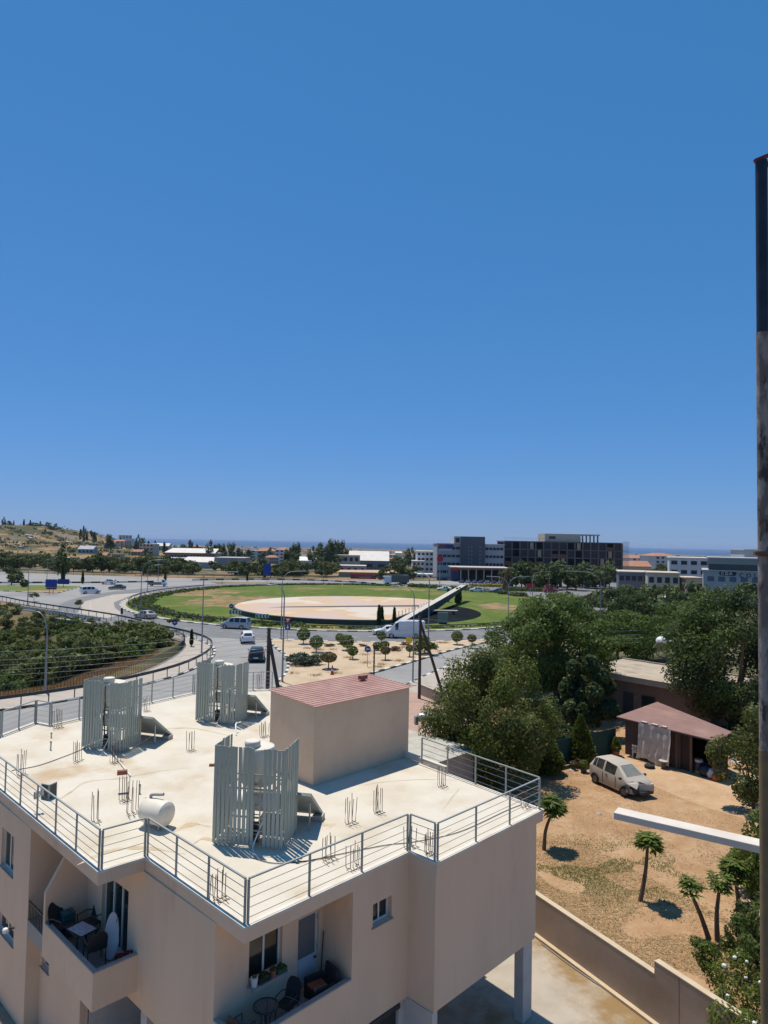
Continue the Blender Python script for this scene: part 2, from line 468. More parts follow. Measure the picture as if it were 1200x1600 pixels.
# --- pavement right of the exit road
swr = [tuple(p[:2]) for p in catmull(ROAD_R, 5)]
sheet('sidewalk', swr + [(-60,11),(-22,36),(-9,48.5),(0,60),(6.5,66.5),(12.5,75),(19,88),(26,102),(32,112)], 0.12, M_sidewalk, 0.15)
kerb(swr, False, step=1.2, h=0.15)
# --- green median of the west road
MED = [at(-160, 912), at(0, 914.5), at(70, 915), at(128, 916.5), at(112, 921), at(90, 927), at(50, 926), at(0, 923.5), at(-160, 921)]
sheet('grass_median', [(p.x, p.y) for p in MED], 0.13, mat('median_grass', (0.10, 0.14, 0.03), 1.0, (0.13, 0.17, 0.04), 0.4, 6, col3=(0.34, 0.20, 0.10), scale3=0.05, lo3=0.5, hi3=0.58), 0.15)
kerb([(p.x, p.y) for p in MED[3:]], False, step=2.0)
# far kerb of the ring and the west road (white and black blocks)
kerb([(p.x, p.y) for p in (at(-30, 911.5), at(60, 911.2), at(160, 911), at(240, 909.5))], False, step=2.6, h=0.5)
kerb([(p.x, p.y) for p in (at(300, 907), at(400, 906), at(480, 907), at(560, 910.5), at(596, 914))], False, step=2.6, h=0.5)
# --- lot of the apartment building, the back yard
sheet('courtyard', [(-30,8),(40,8),(9.6,19.2),(5.75,26.1),(2.6,31.6),(0,52),(-8,47.5),(-22,36)], 0.0, mat('courtyard_concrete', (0.44, 0.385, 0.31), 0.95, (0.37, 0.32, 0.25), 0.8, 8, bump=0.3, bscale=15, col3=(0.27, 0.175, 0.08), scale3=0.33, lo3=0.42, hi3=0.60, spec=0.2))
sheet('yard', [(9.7,19.2),(5.85,26.1),(2.7,31.6),(0.1,52),(6,66),(14,76),(24,92),(70,92),(70,8),(16,8)], 0.004, M_soil)
sheet('verge', [(3,62),(10,63),(22,61),(40,58),(90,52),(120,130),(60,130),(33,113),(27,101.5),(20,87.5),(13.5,74.5),(7.5,66)], 0.02, mat('verge_ground',(0.14,0.12,0.06),1.0,(0.09,0.10,0.04),.4,8,bump=.6,bscale=5))
sheet('dirt_track', [tuple(p[:2]) for p in catmull([(19,48.5),(23,45.5),(27,43),(34,38),(34,31),(24,33.5),(19.5,37),(17,40.5),(15.8,44.5),(16.5,47.5)], 4, True)], 0.012, mat('packed_earth', (0.50, 0.34, 0.20), 1.0, (0.41, 0.255, 0.14), 0.8, 10, bump=0.6, bscale=8))
# road markings near the roundabout
M_mark = mat('road_paint', (0.62, 0.62, 0.60), 0.8, (0.42, 0.42, 0.41), 1.5, 8)
mk = MB()
for a in range(200, 345, 3):
    p, q = [(RC.x + (RA + 5.6) * math.cos(R(t)), RC.y + (RB + 5.6) * math.sin(R(t)), 0.024) for t in (a, a + 1.4)]
    mk.bar(p, q, 0.14, 0.008)
for i, (x, y) in enumerate(catmull([(-22.6,96),(-18,99.4),(-13,99.8)], 5)[::1] and [tuple(p[:2]) for p in catmull([(-22.6,96.5),(-18.5,99.8),(-14.5,101.2)], 5)]):
    if i % 2 == 0: mk.box(x-0.35, x+0.35, y-0.12, y+0.12, 0.02, 0.028)
tag(mk.build('road_marking', M_mark), kind='structure')
# ================================================================== PLANT BUILDERS
def rnd(a, b): return random.uniform(a, b)
OWNER = []
def leaf_cloud(clumps, n, size, elong=1.6, seed=0, fold=0.0, droop=0.3, shell=0.55):
    """many leaf-sized faces spread through ellipsoid clumps; clumps = (x,y,z,rx,ry,rz)"""
    rg = random.Random(seed)
    vol = [c[3]*c[4]*c[5] for c in clumps]; tot = sum(v ** 0.75 for v in vol)
    V, F = [], []; OWNER.clear()
    for ci, (c, vo) in enumerate(zip(clumps, vol)):
        k = max(4, int(n * (vo ** 0.75) / tot))
        for _ in range(k):
            while True:
                d = Vector((rg.uniform(-1,1), rg.uniform(-1,1), rg.uniform(-1,1)))
                if 0.05 < d.length <= 1: break
            d.normalize()
            r = 1 - (1 - shell) * rg.random() ** 1.6
            r *= 1 + 0.16 * noise.noise(d * 2.3 + Vector((c[0], c[1], c[2])))
            p = Vector((c[0] + d.x*c[3]*r, c[1] + d.y*c[4]*r, c[2] + d.z*c[5]*r))
            nrm = (d + Vector((rg.uniform(-1,1), rg.uniform(-1,1), rg.uniform(-0.4,1))) * 0.9).normalized()
            t = nrm.cross(Vector((rg.uniform(-1,1), rg.uniform(-1,1), rg.uniform(-1,1)))).normalized()
            t = (t + Vector((0,0,-droop))).normalized(); b = nrm.cross(t).normalized()
            s = size * rg.uniform(0.6, 1.25); w = s / elong
            i = len(V)
            V += [tuple(p - t*s*0.5), tuple(p + b*w*0.5), tuple(p + t*s*0.5), tuple(p - b*w*0.5)]
            F.append((i, i+1, i+2, i+3)); OWNER.append(ci)
    return V, F
def vf_mesh(name, V, F, m):
    me = bpy.data.meshes.new(name); me.from_pydata(V, [], F); me.update(); me.materials.append(m); return me
def crown_clumps(rx, ry, rz, cz, n, seed, size=(0.28, 0.45), flat_bottom=0.25):
    rg = random.Random(seed); out = []
    for i in range(n):
        while True:
            d = Vector((rg.uniform(-1,1), rg.uniform(-1,1), rg.uniform(-1,1)))
            if d.length <= 1: break
        r = 0.30 + 0.62 * d.length
        d.normalize()
        z = d.z * r
        if z < -0.5: z *= (1 - flat_bottom)
        k = rg.uniform(*size) * (0.8 + 0.4 * rg.random())
        out.append((d.x*rx*r, d.y*ry*r, cz + z*rz, rx*k, ry*k, rz*k*0.85))
    return out
def limbs(h_trunk, r0, clumps, seed=0, n=7, lean=(0, 0)):
    """tapered trunk that forks into limbs running to some of the clumps"""
    rg = random.Random(seed); mb = MB()
    top = Vector((lean[0], lean[1], h_trunk))
    mb.tube([(0,0,-0.1), (lean[0]*0.25+rg.uniform(-.05,.05), lean[1]*0.25, h_trunk*0.4), top], [r0*1.25, r0*0.95, r0*0.75], 9)
    for c in rg.sample(clumps, min(n, len(clumps))):
        e = Vector(c[:3]); m = top.lerp(e, 0.5) + Vector((rg.uniform(-.2,.2), rg.uniform(-.2,.2), rg.uniform(0,.3)))
        mb.tube([top - Vector((0,0,0.1)), m, e], [r0*0.6, r0*0.34, r0*0.1], 6)
    return mb
def tree(name, label, cat, loc, h_trunk, rx, ry, rz, leaf, n_leaf, size, n_cl=26, seed=1, r0=0.2, group=None, cl=None, elong=1.6, clsize=(0.24, 0.42), lean=(0,0), rz_=0, shell=0.55, droop=0.3, leaf2=None, share2=0.3):
    t = thing(name, label, cat, loc, rz_, group)
    cl = cl or crown_clumps(rx, ry, rz, h_trunk + rz*0.72, n_cl, seed, clsize)
    limbs(h_trunk, r0, cl, seed, 8, lean).build('trunk', M_bark, t, True)
    V, F = leaf_cloud(cl, n_leaf, size, elong, seed, shell=shell, droop=droop)
    me = vf_mesh('crown', V, F, leaf)
    if leaf2:
        me.materials.append(leaf2); rg = random.Random(seed+5); pick = [rg.random() < share2 for _ in cl]
        me.polygons.foreach_set('material_index', [1 if pick[c] and rg.random() < .8 else 0 for c in OWNER])
    link_mesh('crown', me, t)
    return t
def bush_mesh(name, rx, ry, rz, leaf, n, size, n_cl, seed, clsize=(0.3, 0.5), elong=1.5):
    cl = crown_clumps(rx, ry, rz, rz*0.8, n_cl, seed, clsize, 0.6)
    V, F = leaf_cloud(cl, n, size, elong, seed)
    V = [(x, y, max(z, -0.05)) for x, y, z in V]
    return vf_mesh(name, V, F, leaf)
def ball_mesh(r, leaf, n, size, seed, flat=0.92):
    """clipped ball: leaves close to a sphere's surface"""
    rg = random.Random(seed); V, F = [], []
    for _ in range(n):
        while True:
            d = Vector((rg.uniform(-1,1), rg.uniform(-1,1), rg.uniform(-1,1)))
            if 0.05 < d.length <= 1: break
        d.normalize(); q = r * rg.uniform(0.82, 1.0) * (1 + 0.07*noise.noise(d*3 + Vector((seed,0,0))))
        p = Vector((d.x*q, d.y*q, d.z*q*flat))
        nrm = (d + 0.8*Vector((rg.uniform(-1,1), rg.uniform(-1,1), rg.uniform(-1,1)))).normalized()
        t = nrm.cross(Vector((rg.uniform(-1,1), rg.uniform(-1,1), rg.uniform(-1,1)))).normalized(); b = nrm.cross(t)
        s = size*rg.uniform(.6, 1.3); i = len(V)
        V += [tuple(p-t*s*.5), tuple(p+b*s*.32), tuple(p+t*s*.5), tuple(p-b*s*.32)]; F.append((i,i+1,i+2,i+3))
    return vf_mesh('crown', V, F, leaf)
def cypress_mesh(h, r, leaf, n, size, seed, base=0.1, pw=0.75):
    rg = random.Random(seed); V, F = [], []
    for _ in range(n):
        k = rg.random() ** 0.8; z = base + (h - base) * k
        rr = r * ((1 - k) ** pw) * (0.35 + 0.65*min(1, k*6)) * rg.uniform(0.7, 1.0) * (1 + 0.18*noise.noise(Vector((k*6, rg.random(), seed))))
        a = rg.uniform(0, 2*PI); p = Vector((rr*math.cos(a), rr*math.sin(a), z))
        t = Vector((0.8*math.cos(a)+rg.uniform(-.5,.5), 0.8*math.sin(a)+rg.uniform(-.5,.5), .75)).normalized()
        b = t.cross(Vector((math.cos(a)*rg.uniform(-.3,1), math.sin(a)*rg.uniform(-.3,1), rg.uniform(.2,1)))).normalized()
        s = size*rg.uniform(.7, 1.4); i = len(V)
        V += [tuple(p-t*s*.5), tuple(p+b*s*.25), tuple(p+t*s*.5), tuple(p-b*s*.25)]; F.append((i,i+1,i+2,i+3))
    return vf_mesh('crown', V, F, leaf)
def blades(area_fn, n, h, w, material, name, label, cat, seed=0, z=0.0, lay=0.4, lay0=0.0):
    """loose grass or straw: thin upright or lying blades scattered where area_fn says so"""
    rg = random.Random(seed); V, F = [], []
    for _ in range(n):
        p = area_fn(rg)
        if p is None: continue
        a = rg.uniform(0, 2*PI); hh = h*rg.uniform(.5, 1.3); tilt = rg.uniform(lay0, lay)
        d = Vector((math.cos(a)*math.sin(tilt), math.sin(a)*math.sin(tilt), math.cos(tilt)))
        s = Vector((-math.sin(a), math.cos(a), 0))*w*.5; b = Vector((p[0], p[1], p[2] if len(p) > 2 else z)); i = len(V)
        V += [tuple(b - s), tuple(b + s), tuple(b + d*hh)]; F.append((i, i+1, i+2))
    o = link_mesh(name, vf_mesh(name, V, F, material))
    return tag(o, label, cat, kind='stuff')
# ================================================================== THE APARTMENT BUILDING IN FRONT
TH = R(46.0); BO = Vector((-2.76, 14.92, 0))
BU = Vector((math.cos(TH), math.sin(TH), 0)); BV = Vector((-math.sin(TH), math.cos(TH), 0))
def bw(u, v, z=0.0): return BO + BU*u + BV*v + Vector((0,0,z))
ZR = 6.1; ZS = 5.78; ZF = 3.2; ZB = 2.5
bld = thing('apartment_building', 'beige rendered apartment block with flat cream roof and grey railings', 'building', BO, TH)
RP = [(0,0),(5.16,0),(5.2,-0.92),(10.35,-0.92),(10.95,4.9),(11.6,9.2),(14.6,18.4),(10.9,20.5),(3.05,18.9),(2.75,19.8),(0.95,18.6),(-1.0,17.4),(-1.15,4.52),(0.04,4.45)]
MB().prism(RP, ZS, ZR-0.02).build('roof_slab', M_stucco, bld)
M_roof = mat('roof_coating', (0.62, 0.57, 0.475), 0.85, (0.555, 0.49, 0.385), 0.7, 10, bump=0.15, bscale=25, col3=(0.45, 0.32, 0.185), scale3=0.36, lo3=0.53, hi3=0.78, spec=0.3)
def inset(P, d):
    out = []; n = len(P)
    for i in range(n):
        a, b, c = Vector(P[i-1]), Vector(P[i]), Vector(P[(i+1) % n])
        e0 = (b-a).normalized(); e1 = (c-b).normalized()
        n0 = Vector((-e0.y, e0.x)); n1 = Vector((-e1.y, e1.x))
        k = (n0+n1); k = k / max(0.3, k.dot(n0)) if k.length > 1e-4 else n0
        out.append(tuple(b + k*d))
    return out
MB().prism(inset(RP, 0.13), ZR-0.05, ZR).build('roof_deck', M_roof, bld)
# low upstand that carries the railing
lip_o, lip_i = inset(RP, -0.025), inset(RP, 0.13)
mb = MB()
for i in range(len(RP)):
    j = (i+1) % len(RP)
    a, b, c, d = lip_o[i], lip_o[j], lip_i[j], lip_i[i]
    n = len(mb.v); z0, z1 = ZR-0.035, ZR+0.03
    mb.v += [(*a,z0),(*b,z0),(*c,z0),(*d,z0),(*a,z1),(*b,z1),(*c,z1),(*d,z1)]
    mb.f += [tuple(n+k for k in q) for q in ((4,5,6,7),(0,1,5,4),(2,3,7,6),(0,3,2,1))]
mb.build('roof_kerb', mat('kerb_coat', (0.70, 0.65, 0.56), 0.85, (0.60, 0.53, 0.43), 1.5, 8), bld)
# right-hand upstand beside the stair room, taller
MB().prism([(10.80,3.3),(10.93,3.3),(11.15,5.5),(11.0,5.5)], ZR+0.051, ZR+0.22).build('roof_kerb', MATS['kerb_coat'], bld)
# brown wash trails on the deck (water stains with a shape of their own)
M_stain = mat('roof_stain', (0.47, 0.355, 0.22), 0.9, (0.57, 0.48, 0.35), 1.8, 8)
def stain(pts, w, name='water_stain'):
    P = catmull(pts, 6); mb = MB(); L = []
    for i, p in enumerate(P):
        a, b = P[max(0,i-1)], P[min(len(P)-1,i+1)]; d = (b-a).normalized(); nn = Vector((-d.y, d.x, 0))
        ww = w*(0.5+0.7*noise.noise(Vector((i*0.6, w*9, pts[0][0]))))*(0.15+math.sin(PI*min(1,max(0,i/(len(P)-1)))))
        L.append((p+nn*ww, p-nn*ww))
    for (a,b),(c,d) in zip(L, L[1:]): mb.poly([(a.x,a.y,ZR+0.004),(b.x,b.y,ZR+0.004),(d.x,d.y,ZR+0.004),(c.x,c.y,ZR+0.004)][::-1])
    mb.build(name, M_stain, bld)
def rl(px, py, z=ZR):
    p = at(px, py, z) - BO; return (p.dot(BU), p.dot(BV))
for pts, w in (([(35,1238),(80,1252),(110,1238),(135,1222),(190,1216),(250,1205),(330,1196)],0.05),
               ([(300,1320),(320,1310),(345,1322)],0.10), ([(120,1352),(170,1330),(225,1325),(290,1335)],0.16), ([(560,1228),(600,1222),(660,1218),(715,1219)],0.035),
               ([(500,1285),(512,1290),(524,1287)],0.20), ([(650,1310),(672,1308),(690,1301),(705,1295)],0.06), ([(690,1268),(705,1248),(718,1232)],0.04), ([(240,1140),(300,1138),(360,1150)],0.10), ([(270,1300),(300,1288),(330,1292)],0.2)):
    stain([(*rl(*p), 0) for p in pts], w)

def wall(name, axis, f0, f1, a0, a1, z0, z1, holes=(), m=M_stucco, parent=None):
    """wall slab with real openings; axis 'u': runs along u between v=f0..f1, axis 'v': runs along v"""
    A = sorted({a0, a1, *[h[0] for h in holes], *[h[1] for h in holes]}); Z = sorted({z0, z1, *[h[2] for h in holes], *[h[3] for h in holes]})
    mb = MB()
    for i in range(len(A)-1):
        run = None
        for k in range(len(Z)-1):
            ca, cz = (A[i]+A[i+1])/2, (Z[k]+Z[k+1])/2
            solid = not any(h[0] < ca < h[1] and h[2] < cz < h[3] for h in holes)
            if solid:
                if run is None: run = Z[k]
            if run is not None and (not solid or k == len(Z)-2):
                ze = Z[k+1] if solid else Z[k]
                if axis == 'u': mb.box(A[i], A[i+1], f0, f1, run, ze)
                else: mb.box(f0, f1, A[i], A[i+1], run, ze)
                run = None
    bm = bmesh.new(); me = mb.mesh(name); bm.from_mesh(me); bmesh.ops.remove_doubles(bm, verts=bm.verts, dist=1e-4)
    dd = {}
    for f in bm.faces:
        c = f.calc_center_median(); dd.setdefault((round(c.x,3), round(c.y,3), round(c.z,3)), []).append(f)
    bmesh.ops.delete(bm, geom=[f for L in dd.values() if len(L) > 1 for f in L], context='FACES_ONLY')
    bm.to_mesh(me); bm.free(); me.materials.append(m)
    o = bpy.data.objects.new(name, me); COL.objects.link(o); o.parent = parent or bld
    return o
T = 0.22
wall('wall', 'u', 1.10, 1.10+T, 0.0, 3.15, ZB, ZS, [(0.92,1.88,4.05,5.02),(2.36,3.04,ZF,4.98)])
wall('wall', 'v', 3.15, 3.15+T, 0.0, 1.10, ZB, ZS)
wall('wall', 'u', 0.0, T, 3.15+T, 5.20, ZB, ZS, [(3.85,4.54,4.66,5.22)])
MB().box(3.15, 3.15+T, -0.0001, 0.0, ZB, ZS)
wall('wall', 'v', 5.20, 5.20+T, -0.90, 0.0, ZB, ZS)
wall('wall', 'u', -0.90, -0.90+T, 5.20+T, 10.0, ZB, ZS)
wall('wall', 'v', 9.78, 10.0, -0.90+T, 4.5, ZB, ZS)
MB().prism([(9.8,4.5),(10.0,4.5),(10.9,8.5),(13.5,17.5),(10.7,20.0),(3.2,18.5),(3.2,17.5),(9.8,16)], ZB, ZS).build('wall', M_stucco, bld)
wall('wall', 'v', 0.0, T, 1.10+T, 9.10, ZB, ZS, [(5.2,6.75,ZF,5.0),(7.95,8.75,ZF,4.95)])
wall('wall', 'v', -1.10, -1.10+T, 9.10, 17.2, 0.0, ZS, [(10.4,11.5,3.95,5.12),(10.15,11.6,2.0,2.56)])
wall('wall', 'u', 9.10, 9.10+T, -1.10+T, 0.0, 0.0, ZS)
# solid dark core block, added so that no daylight shows through the openings
MB().prism([(0.5,1.75),(3.3,1.75),(3.8,0.55),(5.6,0.4),(5.7,-0.4),(9.4,-0.4),(9.4,15.5),(0.5,15.5)], ZB+0.02, ZS-0.02).build('light_block_core', mat('light_block_dark', (0.10,0.09,0.08), 0.9), bld)
# floors and soffits
MB().prism([(0.0,0.0),(3.15,0.0),(3.15,1.1),(0.0,1.1)], ZB, ZF).build('balcony_floor', M_concrete, bld)
MB().prism([(-1.10,4.64),(0.0,4.64),(0.0,9.1),(-1.10,9.1)], 2.755, ZF).build('balcony_floor', M_concrete, bld)
MB().prism([(0.02,1.12),(3.2,1.12),(3.2,0.02),(5.22,0.02),(5.22,-0.88),(9.98,-0.88),(9.98,15.0),(0.02,15.0)], ZB-0.14, ZB-0.002).build('floor_slab', M_stucco, bld)
# parapets with a grey stone cap
M_cap = mat('parapet_cap', (0.36, 0.33, 0.31), 0.8, (0.30, 0.275, 0.26), 3)
for nm, b in (('balcony_parapet', (0.0,3.15,-0.002,0.13,ZB-0.003,3.68)), ('balcony_parapet', (-0.002,0.13,0.13,1.10,ZB-0.003,3.68)),
              ('balcony_parapet', (-1.15,-1.02,4.60,7.70,2.735,3.64)), ('balcony_parapet', (-1.02,0.0,4.60,4.73,2.735,3.64))):
    p = MB().box(*b).build(nm, M_stucco, bld)
    x0, x1, y0, y1, z0, z1 = b
    MB().box(x0+0.004, x1-0.004, y0+0.004, y1-0.004, z1+0.001, z1+0.03).build('cap', M_cap, p)
mb = MB(); n = 0
for v in (7.70, 7.82): mb.v += [(-1.15,v,2.735),(0.0,v,2.735),(0.0,v,ZS),(-0.35,v,ZS),(-1.15,v,4.45)]
mb.f = [(0,1,2,3,4)[::1], (9,8,7,6,5)] + [(i, 5+i, 5+(i+1)%5, (i+1)%5) for i in range(5)]
mb.build('balcony_partition', M_stucco, bld)
# ground floor
wall('wall', 'v', -0.70, -0.48, 6.30, 9.10, 0.0, 2.735, [(8.45,9.0,1.78,2.12)], M_stucco)
MB().box(-0.45, 5.0, 6.30, 6.50, 0.0, ZB-0.15).build('wall', M_white_wall, bld)
MB().box(0.6, 0.8, 6.51, 9.1, 0.0, ZB-0.15).build('wall', M_concrete, bld)
MB().box(4.2, 4.4, 1.2, 6.29, 0.0, ZB-0.15).build('wall', M_white_wall, bld)
wall('wall', 'u', 0.10, 0.30, 0.4, 5.18, 0.0, ZB-0.145, [(3.95,4.98,0.0,2.2)], M_white_wall)
MB().box(5.19, 5.40, -0.86, 0.30, 0.0, ZB-0.145).build('wall', M_white_wall, bld)
MB().box(5.41, 9.9, 5.4, 5.6, 0.0, ZB-0.15).build('wall', M_concrete, bld)
for u, v in ((9.78,-0.62),(9.9,4.6),(0.25,0.35),(0.3,4.3)):
    MB().box(u-0.24, u+0.24, v-0.16, v+0.16, 0.0, ZB-0.145).build('column', M_white_wall, bld, bevel=0.01)
MB().box(3.9, 5.0, 0.06, 0.09, 2.15, 2.27).build('garage_lintel', M_dark, bld)
MB().box(10.0, 10.38, 2.2, 4.4, 2.66, 3.6).build('side_balcony', M_stucco, bld)
MB().box(10.40, 10.43, 2.25, 4.35, 3.0, 3.3).build('side_balcony_rim', M_cap, bld)

# windows and doors
M_frame = mat('white_window_frame', (0.68, 0.69, 0.68), 0.4)
M_glass_b = glass_mat('window_glass', (0.018, 0.024, 0.024), 0.05)
M_glass_g = glass_mat('green_glass', (0.016, 0.036, 0.032), 0.05)
def window_u(u0, u1, v, z0, z1, mull=1, fw=0.05, gm=None, sill=True, deep=0.10):
    """window whose opening runs along u at depth v"""
    f = MB()
    y0, y1 = v+deep, v+deep+0.05
    for b in ((u0,u0+fw,z0,z1),(u1-fw,u1,z0,z1),(u0+fw,u1-fw,z0,z0+fw),(u0+fw,u1-fw,z1-fw,z1)): f.box(b[0],b[1],y0,y1,b[2],b[3])
    for k in range(mull):
        c = u0+(u1-u0)*(k+1)/(mull+1); f.box(c-fw*0.5, c+fw*0.5, y0+0.002, y1+0.012, z0+fw, z1-fw)
    w = f.build('window', M_frame, bld)
    n = mull+1
    for k in range(n):
        a, b = u0+(u1-u0)*k/n+fw*0.6, u0+(u1-u0)*(k+1)/n-fw*0.6
        MB().box(a, b, y0+0.018+0.012*(k%2), y0+0.026+0.012*(k%2), z0+fw*0.8, z1-fw*0.8).build('pane', gm or M_glass_b, w)
    if sill: MB().box(u0-0.04, u1+0.04, v-0.04, v+deep, z0-0.035, z0-0.002).build('sill', M_cap, w)
    return w
def window_v(v0, v1, u, z0, z1, mull=1, fw=0.05, gm=None, sill=True, deep=0.10):
    f = MB(); x0, x1 = u+deep, u+deep+0.05
    for b in ((v0,v0+fw,z0,z1),(v1-fw,v1,z0,z1),(v0+fw,v1-fw,z0,z0+fw),(v0+fw,v1-fw,z1-fw,z1)): f.box(x0,x1,b[0],b[1],b[2],b[3])
    for k in range(mull):
        c = v0+(v1-v0)*(k+1)/(mull+1); f.box(x0-0.008, x1+0.002, c-fw*0.5, c+fw*0.5, z0+fw, z1-fw)
    w = f.build('window', M_frame, bld); n = mull+1
    for k in range(n):
        a, b = v0+(v1-v0)*k/n+fw*0.6, v0+(v1-v0)*(k+1)/n-fw*0.6
        MB().box(x0+0.018+0.012*(k%2), x0+0.026+0.012*(k%2), a, b, z0+fw*0.8, z1-fw*0.8).build('pane', gm or M_glass_b, w)
    if sill: MB().box(u-0.04, u+deep, v0-0.04, v1+0.04, z0-0.035, z0-0.002).build('sill', M_cap, w)
    return w
window_u(0.92, 1.88, 1.10, 4.05, 5.02, 1)
MB().box(0.95, 1.85, 1.255, 1.275, 4.1, 4.98).build('curtain', mat('curtain', (0.13,0.15,0.13), 0.9, (0.20,0.22,0.19), 5, stretch=(9,9,0.3)), bld)
window_u(3.85, 4.54, 0.0, 4.66, 5.22, 1, deep=0.14)
window_v(5.2, 6.75, 0.0, ZF, 5.0, 2, gm=M_glass_g, sill=False)
window_v(7.95, 8.75, 0.0, ZF, 4.95, 0, sill=False)
window_v(10.4, 11.5, -1.10, 3.95, 5.12, 1, gm=M_glass_g)
window_v(10.15, 11.6, -1.10, 2.0, 2.56, 1)
window_v(8.45, 9.0, -0.70, 1.78, 2.12, 0)
# balcony door: glazed top, panelled foot
d = MB().box(2.36, 3.04, 1.18, 1.23, ZF+0.02, 4.98).build('door', mat('white_door', (0.62,0.63,0.66), 0.5, (0.55,0.56,0.60), 2), bld)
MB().box(2.44, 2.96, 1.165, 1.178, 3.95, 4.90).build('door_glass', mat('grey_fly_screen', (0.16,0.165,0.17), 0.7), d)
MB().box(2.45, 2.95, 1.168, 1.178, ZF+0.1, 3.86).build('door_panel', mat('white_door_panel', (0.58,0.59,0.63), 0.5), d)
MB().box(2.93, 2.99, 1.12, 1.165, 3.82, 3.86).build('handle', M_dark, d)
for k in range(3): MB().box(3.02, 3.045, 1.15, 1.179, 3.35+0.7*k, 3.43+0.7*k).build('hinge', M_steel, d)
# garage door frame under the first floor
g = MB().box(3.96, 4.97, 0.19, 0.24, 0.02, 2.14).build('garage_door', mat('garage_dark', (0.03,0.035,0.035), 0.5), bld)
# sloping tile sill ornaments below the kitchen window
for k in range(9): MB().box(0.92+0.11*k, 1.0+0.11*k, 1.06, 1.098, 3.93, 3.98).build('sill_tile', M_white, bld)

# stair room on the roof with a ribbed red sheet roof
SU0, SU1, SV0, SV1 = 6.5, 11.25, 5.5, 7.92
mb = MB()
for z0_, z1_ in ((ZR+0.001, None),):
    q = [(SU0,SV0),(SU1,SV0),(SU1,SV1),(SU0,SV1)]
    mb.v = [(x,y,ZR+0.001) for x,y in q] + [(x,y,ZR+2.63+0.14*(y-SV0+0.08)/(SV1-SV0+0.2)) for x,y in q]
    mb.f = [(3,2,1,0),(4,5,6,7)] + [(i,(i+1)%4,4+(i+1)%4,4+i) for i in range(4)]
mb.build('stair_room', M_stucco2, bld)
M_redroof = mat('red_roof_sheet', (0.38, 0.205, 0.17), 0.75, (0.45, 0.275, 0.23), 1.2, 7, bump=0.2, col3=(0.48,0.29,0.23), scale3=0.6, lo3=0.5, hi3=0.8)
rs = MB()
nr = 13; e0, e1 = SU0-0.06, SU1+0.14; zt0, zt1 = ZR+2.64, ZR+2.78
def rz(v): return zt0 + (zt1-zt0)*(v-(SV0-0.08))/(SV1-SV0+0.2)
V0, V1 = SV0-0.08, SV1+0.12
prof = []
for k in range(nr):
    a = V0+(V1-V0)*k/nr; w = (V1-V0)/nr
    prof += [(a,0),(a+w*0.55,0),(a+w*0.62,0.022),(a+w*0.90,0.022),(a+w*0.97,0)]
prof.append((V1,0))
for (a,ha),(b,hb) in zip(prof, prof[1:]):
    rs.poly([(e0,a,rz(a)+ha),(e1,a,rz(a)+ha),(e1,b,rz(b)+hb),(e0,b,rz(b)+hb)])
ro = rs.build('stair_room_roof', M_redroof, bld)
so = ro.modifiers.new('thickness', 'SOLIDIFY'); so.thickness = 0.012; so.offset = -1
MB().box(SU1+0.001, SU1+0.05, SV0+0.05, SV0+0.15, ZR, ZR+1.0).build('downpipe', M_stucco2, bld)

# railings: posts and five bars each
def railing(pts, n_posts, h=0.95, zb=ZR+0.03, bars=4, ends=True):
    for (a, b), npst in zip(zip(pts, pts[1:]), n_posts):
        a, b = Vector((*a, 0)), Vector((*b, 0)); d = (b-a).normalized(); a2, b2 = a + d*0.05, b - d*0.05
        top = MB().bar(a2 + Vector((0,0,zb+h)), b2 + Vector((0,0,zb+h)), 0.045, 0.03).build('railing', M_rail, bld)
        for k in range(npst):
            p = a2.lerp(b2, k/(npst-1))
            MB().bar(p + Vector((0,0,zb-0.01)), p + Vector((0,0,zb+h-0.016)), 0.035, 0.05, up=d).build('post', M_rail, top)
        for k in range(bars):
            z = zb + 0.13 + (h-0.13)*k/bars
            MB().tube([a2 + Vector((0,0,z)), b2 + Vector((0,0,z))], 0.008, 6).build('rail_bar', M_rail, top)
RI = inset(RP, 0.06)
railing([RI[12], RI[13]], [2]); railing([RI[13], RI[0]], [4]); railing([RI[0], RI[1]], [4]); railing([RI[1], RI[2]], [2]); railing([RI[2], RI[3]], [4])
railing([RI[3], (10.9,4.55)], [5]); railing([RI[11], RI[12]], [10])
railing([RI[10], RI[11]], [3]); railing([RI[9], RI[10]], [3]); railing([RI[8], RI[9]], [2]); railing([RI[7], RI[8]], [7]); railing([RI[6], RI[7]], [5])
# loggia railing, dark
lg = MB().bar((-1.08,7.84,3.72),(-1.08,9.08,3.72),0.04).build('loggia_railing', M_dark, bld)
for k in range(11):
    v = 7.9+0.115*k; MB().bar((-1.08,v,3.21),(-1.08,v,3.70),0.018).build('baluster', M_dark, lg)
lamp = MB().bar((-1.12,10.05,2.60),(-1.30,10.02,2.64),0.03).build('wall_lamp', M_dark, bld)
MB().lathe([(0.02,0),(0.07,0.02),(0.08,0.10),(0.06,0.14)], 12, Matrix.Translation((-1.38,10.02,2.55))).build('lamp_head', M_white, lamp)
